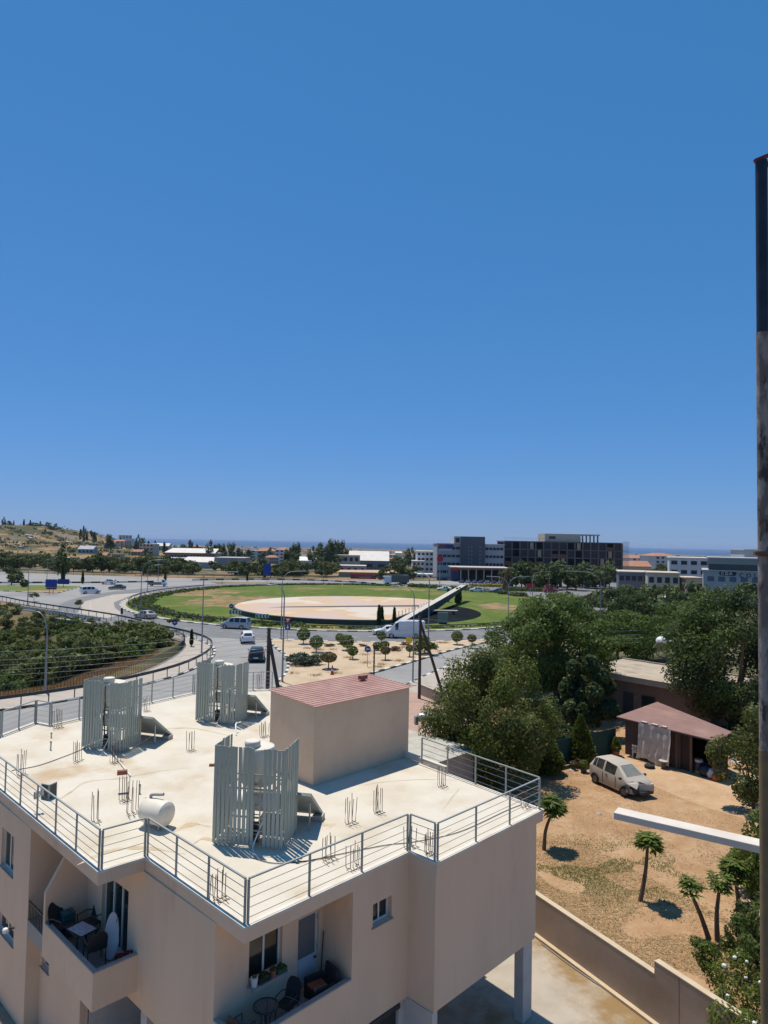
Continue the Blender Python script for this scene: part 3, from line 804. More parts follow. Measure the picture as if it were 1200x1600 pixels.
# ================================================================== THINGS ON THE ROOF
def roof_tank(label, loc, rz, depth_left=1.15, width=1.95, h=2.62, gap=(0.50, 0.62), seed=1, collector=True, sh=1.0):
    """slatted screen round a water tank, with the solar collector leaning out at the back"""
    rg = random.Random(seed)
    t = thing('slatted_tank_screen', label, 'water tank', loc, rz, 'slatted water tank screens on the roof')
    W = width; D = depth_left
    sl = MB().box(-0.044,0.044,-0.012,0.012,0.06,h).mesh('slat', M_slat)
    def slat(x, y, a):
        link_mesh('slat', sl, t, (x, y, 0), (R(rg.uniform(-.4,.4)), R(rg.uniform(-.5,.5)), a+R(rg.uniform(-2,2))), (1,1,1+rg.uniform(-.006,.006)))
    n = int(W/0.116)
    for k in range(n):
        x = 0.05+(W-0.1)*k/(n-1)
        if gap[0] < x/W < gap[1]: continue
        slat(x, 0, 0)
    nd = int(D/0.116)
    for k in range(1, nd+1):
        slat(0, D*k/nd, R(90)); slat(W, D*k/nd, R(90))
    for z in (0.45, h*0.73):
        MB().bar((0.0,0.028,z),(W,0.028,z),0.022,0.03).build('cross_rail', M_rail, t)
        for x in (0.028, W-0.028): MB().bar((x,0.03,z),(x,D,z),0.022,0.03).build('cross_rail', M_rail, t)
    for x in (0.35, W-0.35):
        for y in (0.2, D-0.1):
            MB().bar((x,y,0.0),(x,y,1.5),0.045).build('leg', M_steel, t)
    for z in (0.75, 1.5):
        f = MB()
        for y in (0.2, D-0.1): f.bar((0.35,y,z-0.03),(W-0.35,y,z-0.03),0.04)
        for x in (0.35, W-0.35): f.bar((x,0.225,z-0.031),(x,D-0.125,z-0.031),0.04)
        f.build('frame', M_steel, t)
    ct = MB().lathe([(0.43,1.50),(0.455,1.54),(0.455,1.95),(0.46,2.0),(0.455,2.05),(0.455,2.42),(0.42,2.50),(0.25,2.545),(0.02,2.55)], 28, Matrix.Translation((W*0.52,D*0.55,0))).build('cold_water_tank', M_tank, t, True)
    MB().lathe([(0.20,2.53),(0.215,2.56),(0.215,2.66),(0.19,2.69),(0.02,2.695)], 24, Matrix.Translation((W*0.46,D*0.38,0))).build('tank_lid', M_tank, ct, True)
    MB().lathe([(0.02,-0.64),(0.20,-0.62),(0.235,-0.55),(0.235,0.55),(0.20,0.62),(0.02,0.64)], 20, Matrix.Translation((W*0.5,D*0.5,1.0)) @ Matrix.Rotation(R(90),4,'Y')).build('hot_water_cylinder', M_white, t, True)
    MB().tube(catmull([(W*0.53,0.06,2.45),(W*0.535,0.05,2.2),(W*0.53,0.08,1.7),(W*0.50,0.09,1.2),(W*0.54,0.1,0.6),(W*0.52,0.05,0.12)],5), 0.02, 8).build('black_pipe', M_black, t, True)
    MB().tube(catmull([(W*0.7,0.1,1.2),(W*0.74,0.06,0.9),(W*0.66,0.1,0.5),(W*0.6,-0.1,0.05),(W*0.75,-0.55,0.03)],5), 0.022, 8).build('white_pipe', M_white, t, True)
    lad = MB()
    for x in (W*0.5, W*0.64): lad.bar((x,0.16,0.05),(x,0.16,1.75),0.03)
    for k in range(6): lad.bar((W*0.5,0.16,0.3+0.26*k),(W*0.64,0.16,0.3+0.26*k),0.022)
    lad.build('ladder', M_steel, t)
    MB().box(W*0.5-0.16, W*0.5+0.16, 0.3, 0.5, 0.02, 0.5).build('pump_box', M_dark, t)
    # collector
    c0 = Vector((0.55, D-0.1, 1.08)); ang = R(-37)
    M = Matrix.Translation(c0) @ Matrix.Rotation(ang,4,'X')
    for k in range(2):
        x0 = 0.0+0.95*k
        pnl = MB().box(x0, x0+0.92, 0.0, 1.65, 0, 0.085, M).build('collector_panel', M_rail, t)
        MB().box(x0+0.04, x0+0.88, 0.04, 1.61, 0.086, 0.091, M).build('collector_glass', glass_mat('collector_glass',(0.015,0.018,0.025),0.08), pnl)
    cf = MB()
    for x in (0.65, 2.3):
        cf.bar((x, D+0.25, 0.0),(x, D+0.25, 0.78),0.04); cf.bar((x, D+1.12,0.0),(x,D+1.12,0.12),0.04)
    cf.build('collector_frame', M_steel, t)
    cb = MB().box(2.2,2.5,D+0.9,D+1.2,0.0,0.16).build('collector_block', M_concrete, t)
    return t
roof_tank('nearest slatted grey-green screen, before the stair room, white lid showing', at(331,1319,ZR)+Vector((0,0,0.001)), R(-10), 1.15, 1.98, seed=3, gap=(0.60,0.70))
roof_tank('slatted grey-green screen round a tank, leftmost of the three on the roof', at(127,1169,ZR)+Vector((0,0,0.001)), R(-17), 1.15, 1.80, seed=4, gap=(0.54,0.64))
roof_tank('slatted grey-green screen round a tank, farthest, beside the road behind the roof', at(305,1127,ZR)+Vector((0,0,0.001)), R(-18), 1.1, 1.95, seed=5, gap=(0.52,0.62))

# cream cylinder lying on the roof
p = at(243, 1292, ZR)
t = thing('lying_tank', 'cream cylindrical water tank lying on small feet on the roof', 'water tank', p, R(-28)); t.scale = (.86,.86,.86)
Mx = Matrix.Translation((0,0,0.50)) @ Matrix.Rotation(R(90),4,'Y')
MB().lathe([(0.02,-0.56),(0.20,-0.545),(0.34,-0.48),(0.40,-0.38),(0.405,0.38),(0.385,0.47),(0.30,0.53),(0.15,0.555),(0.02,0.56)], 32, Mx).build('tank_body', M_tank, t, True)
for x in (-0.32, 0.32):
    for y in (-0.2, 0.2): MB().bar((x,y,0),(x,y*0.8,0.2),0.05,0.03).build('foot', M_steel, t)
MB().tube(catmull([(-0.25,0.0,0.9),(-0.24,0.0,0.99),(-0.1,0.05,1.02),(0.12,0.1,1.04),(0.2,0.12,1.06)],5), 0.05, 10).build('bent_pipe', mat('weathered_plastic',(0.42,0.39,0.34),0.8), t, True)
MB().lathe([(0.07,0),(0.07,0.04),(0.02,0.05)],12,Matrix.Translation((-0.42,0,0.86))).build('plug', M_tank, t)

# starter bars cast into the roof
def rebar(px, py, hpx, label, nx=3, ny=2, w=0.26, d=0.16, seed=0, rot=None):
    rg = random.Random(seed); p = at(px, py, ZR); h = hpx / F_PX * p.y * 1.03
    t = thing('rebar_cluster', label, 'rebar', p, TH if rot is None else rot, 'bundles of starter bars standing on the roof')
    for i in range(nx):
        for j in range(ny):
            if rg.random() < 0.05: continue
            x, y = -w/2 + w*i/max(1,nx-1) + rg.uniform(-.02,.02), -d/2 + d*j/max(1,ny-1)
            k = rg.uniform(.82,1.06); lx, ly = rg.uniform(-.03,.03), rg.uniform(-.03,.03)
            pts = [(x+0.09,y-0.05,0.012),(x+0.03,y-0.02,0.02),(x,y,0.07),(x+lx*.5,y+ly*.5,h*k*.5),(x+lx,y+ly,h*k)]
            MB().tube(pts, 0.0098, 6).build('bar', M_rust, t)
RB_ = [(32,1212,36,'rusty starter bars by the left end of the long roof railing'),(122,1190,30,'starter bars standing left of the leftmost slatted screen'),
 (152,1284,50,'tall starter bars between the dark hatch and the lying tank'),(194,1252,36,'starter bars with a red brick hung on them behind the lying tank'),(206,1272,48,'crooked starter bars just behind the lying tank'),
 (180,1192,30,'starter bars in the shadow at the foot of the leftmost screen'),(297,1174,30,'starter bars between the three slatted screens'),(90,1138,28,'starter bars at the jog of the rear railing'),
 (547,1288,44,'starter bars on the open roof between near screen and stair room'),(590,1271,40,'starter bars nearest the shadow of the stair room'),(513,1345,40,'starter bars behind the front railing right of the near screen'),
 (551,1357,36,'starter bars tied against the front railing post'),(690,1230,30,'starter bars by the right-hand railing'),(340,1408,44,'starter bars at the near corner of the roof railing'),
 (640,1326,34,'starter bars inside the railing jog, left bundle'),(668,1336,34,'starter bars inside the railing jog, right bundle'),(822,1262,28,'starter bars at the far right corner of the roof'),
 (412,1152,22,'starter bars lying askew right of the farthest screen'),(228,1112,22,'starter bars behind the leftmost screen at the rear edge'),(405,1076,26,'starter bars at the rear railing left of the stair room')]
for i, (px, py, hp, lb) in enumerate(RB_): rebar(px, py, hp, lb, 3 + i % 2, 2, 0.30 if i % 3 else 0.22, 0.15, i)

# dark folded hatch lying open
p = at(76, 1250, ZR)
t = thing('open_hatch', 'small dark hatch standing open like a book on the roof', 'hatch', p, R(25))
for s in (-1, 1):
    M = Matrix.Rotation(R(90 + s*42), 4, 'Z')
    hf = MB().box(0.0, 0.32, -0.015, 0.015, 0.0, 0.46, M).build('hatch_leaf', M_rail, t)
    MB().box(0.03, 0.29, -0.02, 0.02, 0.03, 0.43, M).build('hatch_panel', M_dark, hf)
# aerial on the railing
p = at(58, 1270, ZR)
t = thing('cable_box', 'grey junction box with cables wired to the roof railing', 'junction box', p, TH)
MB().tube([(0,0,0),(0.0,0,0.55)],0.02,8).build('pole', M_steel, t)
for i in range(3): MB().box(-0.10+0.09*i,-0.03+0.09*i,-0.05,0.05,0.42+0.03*i,0.62+0.03*i).build('cable_cap', M_white if i == 1 else M_steel, t)
# loose bricks and pipes
def brick(px, py, z, label, rot, s=1.0):
    p = at(px, py, z); t = thing('brick', label, 'brick', p, rot)
    MB().box(-0.12*s,0.12*s,-0.06*s,0.06*s,0.001,0.10*s).build('brick_body', mat('red_brick',(0.30,0.12,0.075),0.95,(0.24,0.09,0.06),9,bump=0.4), t, bevel=0.006)
    for k in (-1,0,1): MB().box(-0.1205*s,0.1205*s,(k*0.035-0.010)*s,(k*0.035+0.010)*s,0.04*s,0.066*s).build('brick_hole', M_dark, t)
    return t
brick(191,1206+4,ZR+0.55,'hollow red brick hung on the starter bars behind lying tank',R(20),1.3)
bk = brick(567,1061,ZR+2.80,'red brick on the far edge of the ribbed roof',R(48),1.5)
brick(331,1197,ZR,'small dark brick lying alone in the middle of the roof',R(10),0.8)
brick(443,1180,ZR+2.63-2.63,'half brick lying beside the near slatted screen',R(70),0.9)
def pipe(name, label, pts, r, m, cat):
    return tag(MB().tube(catmull([tuple(p) for p in pts], 8), r, 6).build(name, m, None, True), label, cat)
def rp(px, py, dz=0.02): return at(px, py, ZR) + Vector((0,0,dz))
pipe('roof_cable', 'thin black cable running from railing to the leftmost screen', [rp(18,1205),rp(60,1197),rp(100,1183),rp(125,1173),rp(140,1166)], 0.012, M_black, 'cable')
pipe('roof_cable', 'thin cable looped over the front railing beside near screen', [rp(462,1350),rp(520,1338),rp(600,1322),rp(650,1316),rp(720,1300),rp(790,1268),rp(815,1258)], 0.010, M_black, 'cable')
pipe('roof_cable', 'cable looped on the deck in front of the near screen', [rp(395,1342),rp(430,1350),rp(480,1346),rp(520,1340)], 0.010, M_black, 'cable')
pipe('white_pipe', 'white plastic pipe from leftmost screen to the starter bars', [rp(172,1172,0.1),rp(182,1186,0.05),rp(191,1198,0.05),rp(204,1214,0.04)], 0.022, M_white, 'pipe')
pipe('white_pipe', 'short bent white pipe beside the farthest slatted screen', [rp(369,1150,0.02),rp(368,1146,0.3),rp(369,1144,0.38),rp(372,1144,0.40)], 0.03, M_white, 'pipe')
for px, py, h, lb in ((79,1172,0.32,'short pipe stub upright on the open roof left of the screens'),(218,1240,0.28,'short grey stub pipe behind the lying tank'),(80,1150+3,0.2,'small pipe stub near the rear jog')):
    t = thing('pipe_stub', lb, 'pipe', at(px,py,ZR)); MB().tube([(0,0,0),(0.01,0,h)],0.03,10).build('stub', M_steel, t, True); MB().lathe([(0.036,h-0.03),(0.036,h+0.005),(0.01,h+0.006)],10).build('stub_cap', M_dark, t)
# railing reinforcement cage at the jog
# ================================================================== VEHICLES
def paint(name, c, dust=None, rough=0.3):
    return mat('paint_' + name, c, rough, dust, 2.5, 6, coat=0.0 if dust else 0.6, lo=0.3, hi=0.75)
PROF = {   # x from the front, zb, z belt, z top, w bottom, w belt, w top ; g = greenhouse flags for the span that follows: w windscreen, s side glass, r rear window
 'hatch': (3.80, 2.45, 0.70, 0.29, [
   (0.00,.30,.54,.60,.56,.60,.54,''),(0.05,.24,.64,.73,.68,.72,.62,''),(0.18,.21,.74,.84,.77,.80,.70,''),(0.42,.20,.84,.94,.80,.83,.75,''),(0.78,.20,.92,1.04,.81,.84,.78,'w'),
   (1.50,.20,.96,1.52,.81,.84,.60,'s'),(2.42,.20,.99,1.61,.81,.84,.60,''),(2.50,.20,.99,1.61,.81,.84,.60,'s'),(3.12,.20,1.03,1.58,.81,.83,.58,'s'),(3.42,.22,1.06,1.50,.79,.81,.56,'r'),(3.68,.28,1.00,1.06,.74,.78,.70,''),(3.80,.36,.72,.78,.66,.70,.64,'')]),
 'sedan': (4.55, 2.65, 0.85, 0.31, [
   (0.00,.32,.50,.54,.60,.66,.60,''),(0.08,.24,.58,.64,.74,.80,.70,''),(0.5,.20,.68,.78,.82,.86,.78,''),(1.25,.20,.80,.93,.84,.88,.78,'w'),(2.0,.20,.86,1.38,.84,.88,.60,'s'),
   (2.6,.20,.87,1.43,.84,.88,.60,''),(2.68,.20,.87,1.43,.84,.88,.60,'s'),(3.4,.20,.90,1.36,.84,.88,.58,'r'),(4.0,.20,.92,1.01,.84,.87,.74,''),(4.4,.26,.88,.97,.78,.83,.72,''),(4.55,.36,.66,.72,.68,.74,.68,'')]),
 'suv': (4.40, 2.65, 0.85, 0.35, [
   (0.00,.38,.62,.68,.62,.68,.62,''),(0.08,.30,.76,.86,.76,.82,.72,''),(0.45,.26,.86,.98,.84,.90,.82,''),(1.10,.26,.98,1.10,.86,.92,.82,'w'),(1.75,.26,1.02,1.54,.86,.92,.66,'s'),
   (2.45,.26,1.04,1.62,.86,.92,.66,''),(2.53,.26,1.04,1.62,.86,.92,.66,'s'),(3.55,.26,1.08,1.58,.86,.92,.64,'s'),(3.95,.28,1.10,1.48,.85,.90,.62,'r'),(4.28,.34,1.04,1.08,.80,.86,.76,''),(4.40,.42,.76,.80,.74,.78,.72,'')]),
 'minivan': (4.75, 2.85, 0.90, 0.33, [
   (0.00,.36,.58,.64,.62,.70,.64,''),(0.08,.26,.72,.80,.78,.84,.74,''),(0.45,.22,.86,.98,.84,.89,.82,''),(0.85,.22,1.00,1.12,.86,.90,.82,'w'),(1.65,.22,1.08,1.72,.86,.90,.70,'s'),
   (2.4,.22,1.08,1.84,.86,.90,.72,''),(2.48,.22,1.08,1.84,.86,.90,.72,'s'),(3.4,.22,1.08,1.85,.86,.90,.72,''),(3.46,.22,1.08,1.85,.86,.90,.72,'s'),(4.50,.24,1.10,1.80,.85,.89,.70,'r'),(4.70,.30,1.06,1.12,.82,.86,.78,''),(4.75,.40,.74,.80,.76,.80,.76,'')]),
 'van': (5.95, 3.65, 1.00, 0.36, [
   (0.00,.42,.66,.74,.70,.80,.74,''),(0.08,.30,.86,.96,.86,.94,.84,''),(0.55,.26,1.06,1.22,.92,.98,.88,''),(0.85,.26,1.18,1.38,.94,.99,.88,'w'),(1.55,.26,1.24,2.22,.95,.99,.78,'s'),
   (2.05,.26,1.24,2.50,.95,.99,.80,''),(2.2,.26,1.24,2.58,.95,.99,.82,''),(4.0,.26,1.24,2.62,.95,.99,.83,''),(5.8,.26,1.24,2.60,.95,.99,.83,''),(5.95,.34,1.20,2.50,.92,.96,.80,'')]),
}
M_trim = mat('car_trim', (0.03, 0.03, 0.032), 0.6)
def wheel_mesh(r):
    k = 'wheel%.2f' % r
    if k in bpy.data.meshes: return bpy.data.meshes[k], bpy.data.meshes[k + 'rim']
    M = Matrix.Rotation(R(90), 4, 'X')
    a = MB().lathe([(r*.6,-.10),(r*.95,-.10),(r,-.06),(r,.06),(r*.95,.10),(r*.6,.10)], 20, M).mesh(k, M_tyre, True)
    b = MB().lathe([(r*.15,-.105),(r*.6,-.108),(r*.62,-.09),(r*.62,.09),(r*.6,.108),(r*.15,.105)], 14, M).mesh(k + 'rim', M_rim)
    a.name = k; b.name = k + 'rim'
    return a, b
def car(label, kind, body_m, loc, heading, group=None, cat='car', glass=None, wreck=False, name=None):
    L, wb_, x1, wr, S = PROF[kind]
    t = thing(name or ('parked_car' if wreck else 'car'), label, cat, loc, heading, group)
    glass = glass or M_glass
    sec = []
    for (x, zb, zm, zt_, wb, wm, wt, g) in S:
        X = L/2 - x
        h = [(wb,zb),(wm,zb+(zm-zb)*.42),(wm*0.985,zm),(wt,zt_-.035),(wt*.78,zt_)]
        sec.append([Vector((X, y, z)) for y, z in h] + [Vector((X, -y, z)) for y, z in h[::-1]])
    if wreck:   # crumpled front right corner
        for i in (0,1,2,3,4):
            for k in range(5, 10):
                p = sec[i][k]; f = (1.0, .95, .8, .45, .12)[i]
                p.x -= 0.34*f*(1 if k > 5 else .8); p.y += 0.24*f; p.z += 0.05*f*(1 if k % 2 else -1)
            sec[i][4].z += .02
    body = MB(); gl = {}
    def quad(a, b, c, d, g):
        if not g: body.poly([a, b, c, d]); return
        ce = (a+b+c+d)/4; kx = 0.93 if g == 's' else 0.94
        q = [ce + (p-ce)*kx for p in (a, b, c, d)]
        for i in range(4):
            j = (i+1) % 4; body.poly([(a,b,c,d)[i], (a,b,c,d)[j], q[j], q[i]])
        nrm = (b-a).cross(d-a).normalized()*0.012
        gl.setdefault(g, []).append([p + nrm for p in q] if g != 's' else [p + nrm for p in q])
    for i in range(len(sec)-1):
        A, B = sec[i], sec[i+1]; fl = S[i][7]
        for k in range(10):
            k2 = (k+1) % 10
            g = ''
            if fl == 's' and k in (2, 6): g = 's'
            if fl in ('w', 'r') and k == 4: g = fl
            quad(A[k], A[k2], B[k2], B[k], g)
    body.poly(sec[0][::-1]); body.poly(sec[-1])
    bo = body.build('body', body_m, t)
    me = bo.data
    bm = bmesh.new(); bm.from_mesh(me); bmesh.ops.remove_doubles(bm, verts=bm.verts, dist=1e-4); bmesh.ops.recalc_face_normals(bm, faces=bm.faces); bm.to_mesh(me); bm.free()
    me.shade_smooth(); me.set_sharp_from_angle(angle=R(50 if kind == 'hatch' else 36))
    bv = bo.modifiers.new('soft_edges', 'BEVEL'); bv.width = .022; bv.segments = 2; bv.limit_method = 'ANGLE'; bv.angle_limit = R(28)
    nm = {'w': 'windscreen', 'r': 'rear_window', 's': 'side_window'}
    for g, Q in gl.items():
        for q in Q: MB().poly(q).build(nm[g], glass, t)
    for s in (-1, 1):
        for ax in (x1, x1 + wb_):
            X = L/2 - ax; wm = S[4][5]
            mt, mr = wheel_mesh(wr)
            a = link_mesh('wheel', mt, t, (X, s*(wm-.085), wr))
            if wreck and ax == x1 and s < 0: a.location.x -= .12; a.rotation_euler = (0, 0, R(18))
            link_mesh('rim', mr, a)
            if True:
                n = 14; ring_ = MB(); y = s*(wm+.004)
                o = [(X + (wr+.075)*math.cos(PI*i/n), y, wr + (wr+.075)*math.sin(PI*i/n)) for i in range(n+1)]
                c = [(X + (wr-.03)*math.cos(PI*i/n), y-s*.02, wr + (wr-.03)*math.sin(PI*i/n)) for i in range(n+1)]
                for i in range(n): ring_.poly([o[i], o[i+1], c[i+1], c[i]])
                ring_.build('wheel_arch', M_trim, t)
        # lamps
        zf = S[2][2]; w0 = S[2][5]
        if not (wreck and s < 0):
            MB().box(L/2-.30, L/2-.055, s*(w0-.20)-.10, s*(w0-.20)+.10, zf-.05, zf+.06).build('headlight', M_headlamp, t, bevel=.02)
        e = S[-2]; MB().box(-L/2+.03, -L/2+.14, s*(e[5]-.10)-.085, s*(e[5]-.10)+.085, e[2]-.22, e[2]+.02).build('tail_light', M_redlamp, t, bevel=.015)
        mx = L/2 - S[3][0] - .55
        MB().box(mx-.08, mx+.08, s*(S[4][5]+.03)-.0, s*(S[4][5]+.17), S[4][2]+.02, S[4][2]+.15).build('mirror', body_m if not wreck else M_trim, t, bevel=.03)
        for hx in (1.75, 2.75):
            if hx < L-1.2: MB().box(L/2-hx-.55, L/2-hx-.38, s*S[5][5]-.012, s*S[5][5]+.012, S[5][2]-.12, S[5][2]-.09).build('door_handle', M_trim, t)
    bw_ = S[1][5]
    MB().box(L/2-.10, L/2-.005, -.36, .36, S[1][1]+.05, S[1][1]+.17).build('grille', M_trim, t)
    MB().box(-L/2-.004, -L/2+.05, -.26, .26, S[-1][1]+.10, S[-1][1]+.21).build('number_plate', M_white if kind != 'hatch' else mat('plate_yellow',(0.6,0.5,0.1),0.6), t)
    MB().box(-L/2+.02, -L/2+.06, -bw_*.8, bw_*.8, S[-1][1]-.04, S[-1][1]+.05).build('bumper', M_trim, t)
    return t
P_white = paint('white', (0.74,0.74,0.74)); P_black = paint('black', (0.012,0.012,0.014)); P_silver = paint('silver', (0.48,0.49,0.50)); P_beige = paint('beige', (0.42,0.38,0.32)); P_grey = paint('grey', (0.10,0.105,0.11)); P_blue = paint('blue', (0.015,0.05,0.22)); P_red = paint('red', (0.30,0.02,0.02))
Z0 = 0.014
def onroad(px, py, z=Z0): return at(px, py, z)
car('black hatchback seen from behind, driving up to the roundabout', 'suv', P_black, onroad(401,1031), R(98))
car('white crossover waiting at the roundabout in front of the black one', 'suv', P_white, onroad(386,1003), R(104))
car('silver people carrier crossing the near side of the ring road', 'minivan', P_silver, onroad(368,982), R(168), cat='van', name='people_carrier')
car('white panel van with long cargo body passing the sandy island', 'van', P_white, onroad(632,996.5), R(180), cat='van', name='panel_van')
car('white car half hidden in front of the white panel van', 'sedan', P_white, onroad(605,991.5), R(182))
car('beige saloon on the left side of the ring road', 'sedan', P_beige, onroad(227,966), R(147))
car('dark grey coupe entering the roundabout by the green median', 'sedan', P_grey, onroad(183,921), R(200))
car('white people carrier seen from behind at the tip of the green median', 'minivan', P_white, onroad(141,927.5), R(40), cat='van', name='people_carrier')
car('white estate car on the far road behind the dark coupe', 'suv', P_white, onroad(170,913), R(175))
car('white hatchback on the far right of the roundabout below the showroom', 'suv', P_white, onroad(745,925.5), R(165))
car('blue saloon on the far right of the roundabout', 'sedan', P_blue, onroad(778,926.5), R(165))
car('pale car at the far bend left of the white hatchback', 'sedan', P_white, onroad(694,923), R(175))
car('white car half hidden by tree tops on the right-hand road', 'sedan', P_white, onroad(848,944), R(35))
car('white car farther out on the right-hand road', 'suv', P_white, onroad(984,943), R(30))
car('red car turning below the dark office block', 'suv', P_red, onroad(860,926), R(10))
# flatbed pickup on the far left of the ring
t = thing('flatbed_truck', 'small white flatbed truck on the far left of the ring road', 'truck', onroad(246,916), R(12))
cb = MB(); pr = [(1.2,.45),(2.75,.45),(2.78,1.05),(2.35,1.25),(1.95,2.0),(1.2,2.05)]
for s in (-1,1): cb.poly([(x, s*.85, z) for x, z in pr][::s])
for i in range(6):
    a, b = pr[i], pr[(i+1)%6]; cb.poly([(a[0],-.85,a[1]),(b[0],-.85,b[1]),(b[0],.85,b[1]),(a[0],.85,a[1])][::-1])
cb.build('cab', P_white, t)
MB().poly([(2.31,-.72,1.34),(2.31,.72,1.34),(2.005,.72,1.93),(2.005,-.72,1.93)]).build('windscreen', M_glass, t)
for s in (-1,1): MB().box(1.4,1.95,s*.86-.005,s*.86+.005,1.25,1.85).build('side_window', M_glass, t)
MB().box(-2.7,1.1,-.9,.9,.75,.85).build('flatbed', M_steel, t)
for b in ((-2.7,1.1,-.9,-.87,.85,1.15),(-2.7,1.1,.87,.9,.85,1.15),(-2.7,-2.66,-.87,.87,.85,1.15)): MB().box(*b).build('side_board', P_grey, t)
MB().box(-2.6,2.6,-.4,.4,.45,.74).build('chassis', M_dark, t)
for x in (1.9,-1.6):
    for s in (-1,1):
        a, b = wheel_mesh(.36); w = link_mesh('wheel', a, t, (x, s*.78, .36)); link_mesh('rim', b, w)
# ================================================================== YARD BEHIND THE BOUNDARY WALL
# boundary wall with a step in its top
W0, W1 = Vector((2.7,31.6,0)), Vector((5.85,25.98,0))
wd = (Vector((8.3,21.6,0)) - Vector((5.9,25.9,0))).normalized()
wn_ = Vector((-wd.y, wd.x, 0))
t = thing('boundary_wall', 'brown rendered boundary wall with a stepped pale top beside the yard', 'wall', W1, math.atan2(wd.y, wd.x))
M_bw = mat('boundary_render', (0.40,0.305,0.235), 0.95, (0.34,0.26,0.20), 0.7, 8, bump=0.35, bscale=25, col3=(0.30,0.215,0.15), scale3=0.3, lo3=0.5, hi3=0.75)
M_bcap = mat('boundary_cap', (0.56,0.45,0.31), 0.95, (0.48,0.37,0.24), 1.2, 7, bump=0.3)
XS = 5.25; ZL, ZH = 1.42, 1.80
MB().box(-6.2, XS, 0, 0.2, -0.05, ZL).build('wall_panel', M_bw, t)
MB().box(XS, 16, 0, 0.2, -0.05, ZH).build('wall_panel', M_bw, t)
MB().box(-6.2, XS-0.002, -0.006, 0.206, ZL, ZL+0.035).build('coping', M_bcap, t, bevel=.008)
MB().box(XS-0.006, 16, -0.006, 0.206, ZH, ZH+0.035).build('coping', M_bcap, t, bevel=.008)
MB().box(XS+0.86, XS+0.872, -0.004, 0.0, 0, ZH).build('wall_joint', M_dark, t)
MB().box(-6.2, 16, -0.16, -0.002, -0.02, 0.09).build('wall_footing', M_bcap, t)
# hose coiled at the foot of the wall
rg = random.Random(5)
hc = at(1012,1578)
pts = []
for i in range(26):
    a = i*0.85; r = 0.16+0.02*math.sin(i*1.7)
    pts.append((hc.x + r*math.cos(a)*1.3, hc.y + r*math.sin(a) - i*0.004, 0.03+0.006*i))
tag(MB().tube(catmull(pts,3), 0.016, 6).build('garden_hose', mat('hose',(0.42,0.40,0.36),0.6), None, True), 'grey garden hose coiled at the foot of the boundary wall', 'hose')
tag(MB().tube(catmull([tuple(at(x,y,0.03)) for x,y in ((846,1474),(880,1500),(930,1535),(975,1562),(1003,1583),(1030,1610))],6), 0.018, 6).build('water_pipe', mat('pipe_grey',(0.30,0.27,0.23),0.7), None, True), 'thin grey pipe along the foot of the boundary wall', 'pipe')

# ---- wrecked dusty car
P_dust = paint('dusty_silver', (0.40,0.365,0.32), (0.46,0.395,0.31), 0.7)
M_gdust = mat('dusty_glass', (0.20,0.21,0.19), 0.35, (0.27,0.25,0.20), 2.2, 6)
M_gside = mat('dusty_side_glass', (0.03,0.03,0.028), 0.25, (0.07,0.062,0.05), 2, 6)
a, b = at(928,1222), at(986,1249)
hd = math.atan2((b-a).y, (b-a).x)
wc = car('wrecked dust-covered silver hatchback with crushed front corner in the yard', 'hatch', P_dust, tuple((a+b)/2 + Vector((0.62,0.28,0.01))), hd, glass=M_gside, wreck=True)
for o in wc.children:
    if o.name.startswith('windscreen'): o.data.materials[0] = M_gdust
    if o.name.startswith('wheel') and not o.name.startswith('wheel_arch'):
        for r_ in o.children: r_.data = r_.data.copy(); r_.data.materials[0] = mat('dusty_rim',(0.14,0.12,0.10),.8)
def carpart(mb, name, m): return mb.build(name, m, wc)
carpart(MB().box(1.22,1.72,-.66,-.30,.34,.66), 'crushed_engine_bay', M_trim)
q = MB(); q.poly([(1.35,-.80,.80),(1.82,-.55,.62),(1.70,-.30,.86),(1.10,-.42,.98)]); q.poly([(1.35,-.80,.80),(1.10,-.42,.98),(0.95,-.80,.96)])
o = q.build('torn_wing', P_dust, wc); so = o.modifiers.new('t','SOLIDIFY'); so.thickness = .015
q = MB(); q.poly([(1.30,-.86,.34),(1.68,-.62,.30),(1.62,-.62,.52),(1.28,-.84,.60)]); o = q.build('hanging_bumper', P_dust, wc); so = o.modifiers.new('t','SOLIDIFY'); so.thickness = .02
carpart(MB().box(1.74,1.90,-.25,.62,.26,.40), 'bumper_intake', M_trim)
for s, w in ((-.28,.5),(.22,.5)): carpart(MB().bar((.92,s,1.035),(1.02,s+w,1.03),.025), 'wiper', M_trim)
carpart(MB().bar((1.55,-.18,.92),(1.86,.5,.66),.03), 'bonnet_edge', M_trim)
for x in (0.42,-0.62): carpart(MB().box(x-.006,x+.006,-.853,-.825,.30,.93), 'door_gap', M_trim)

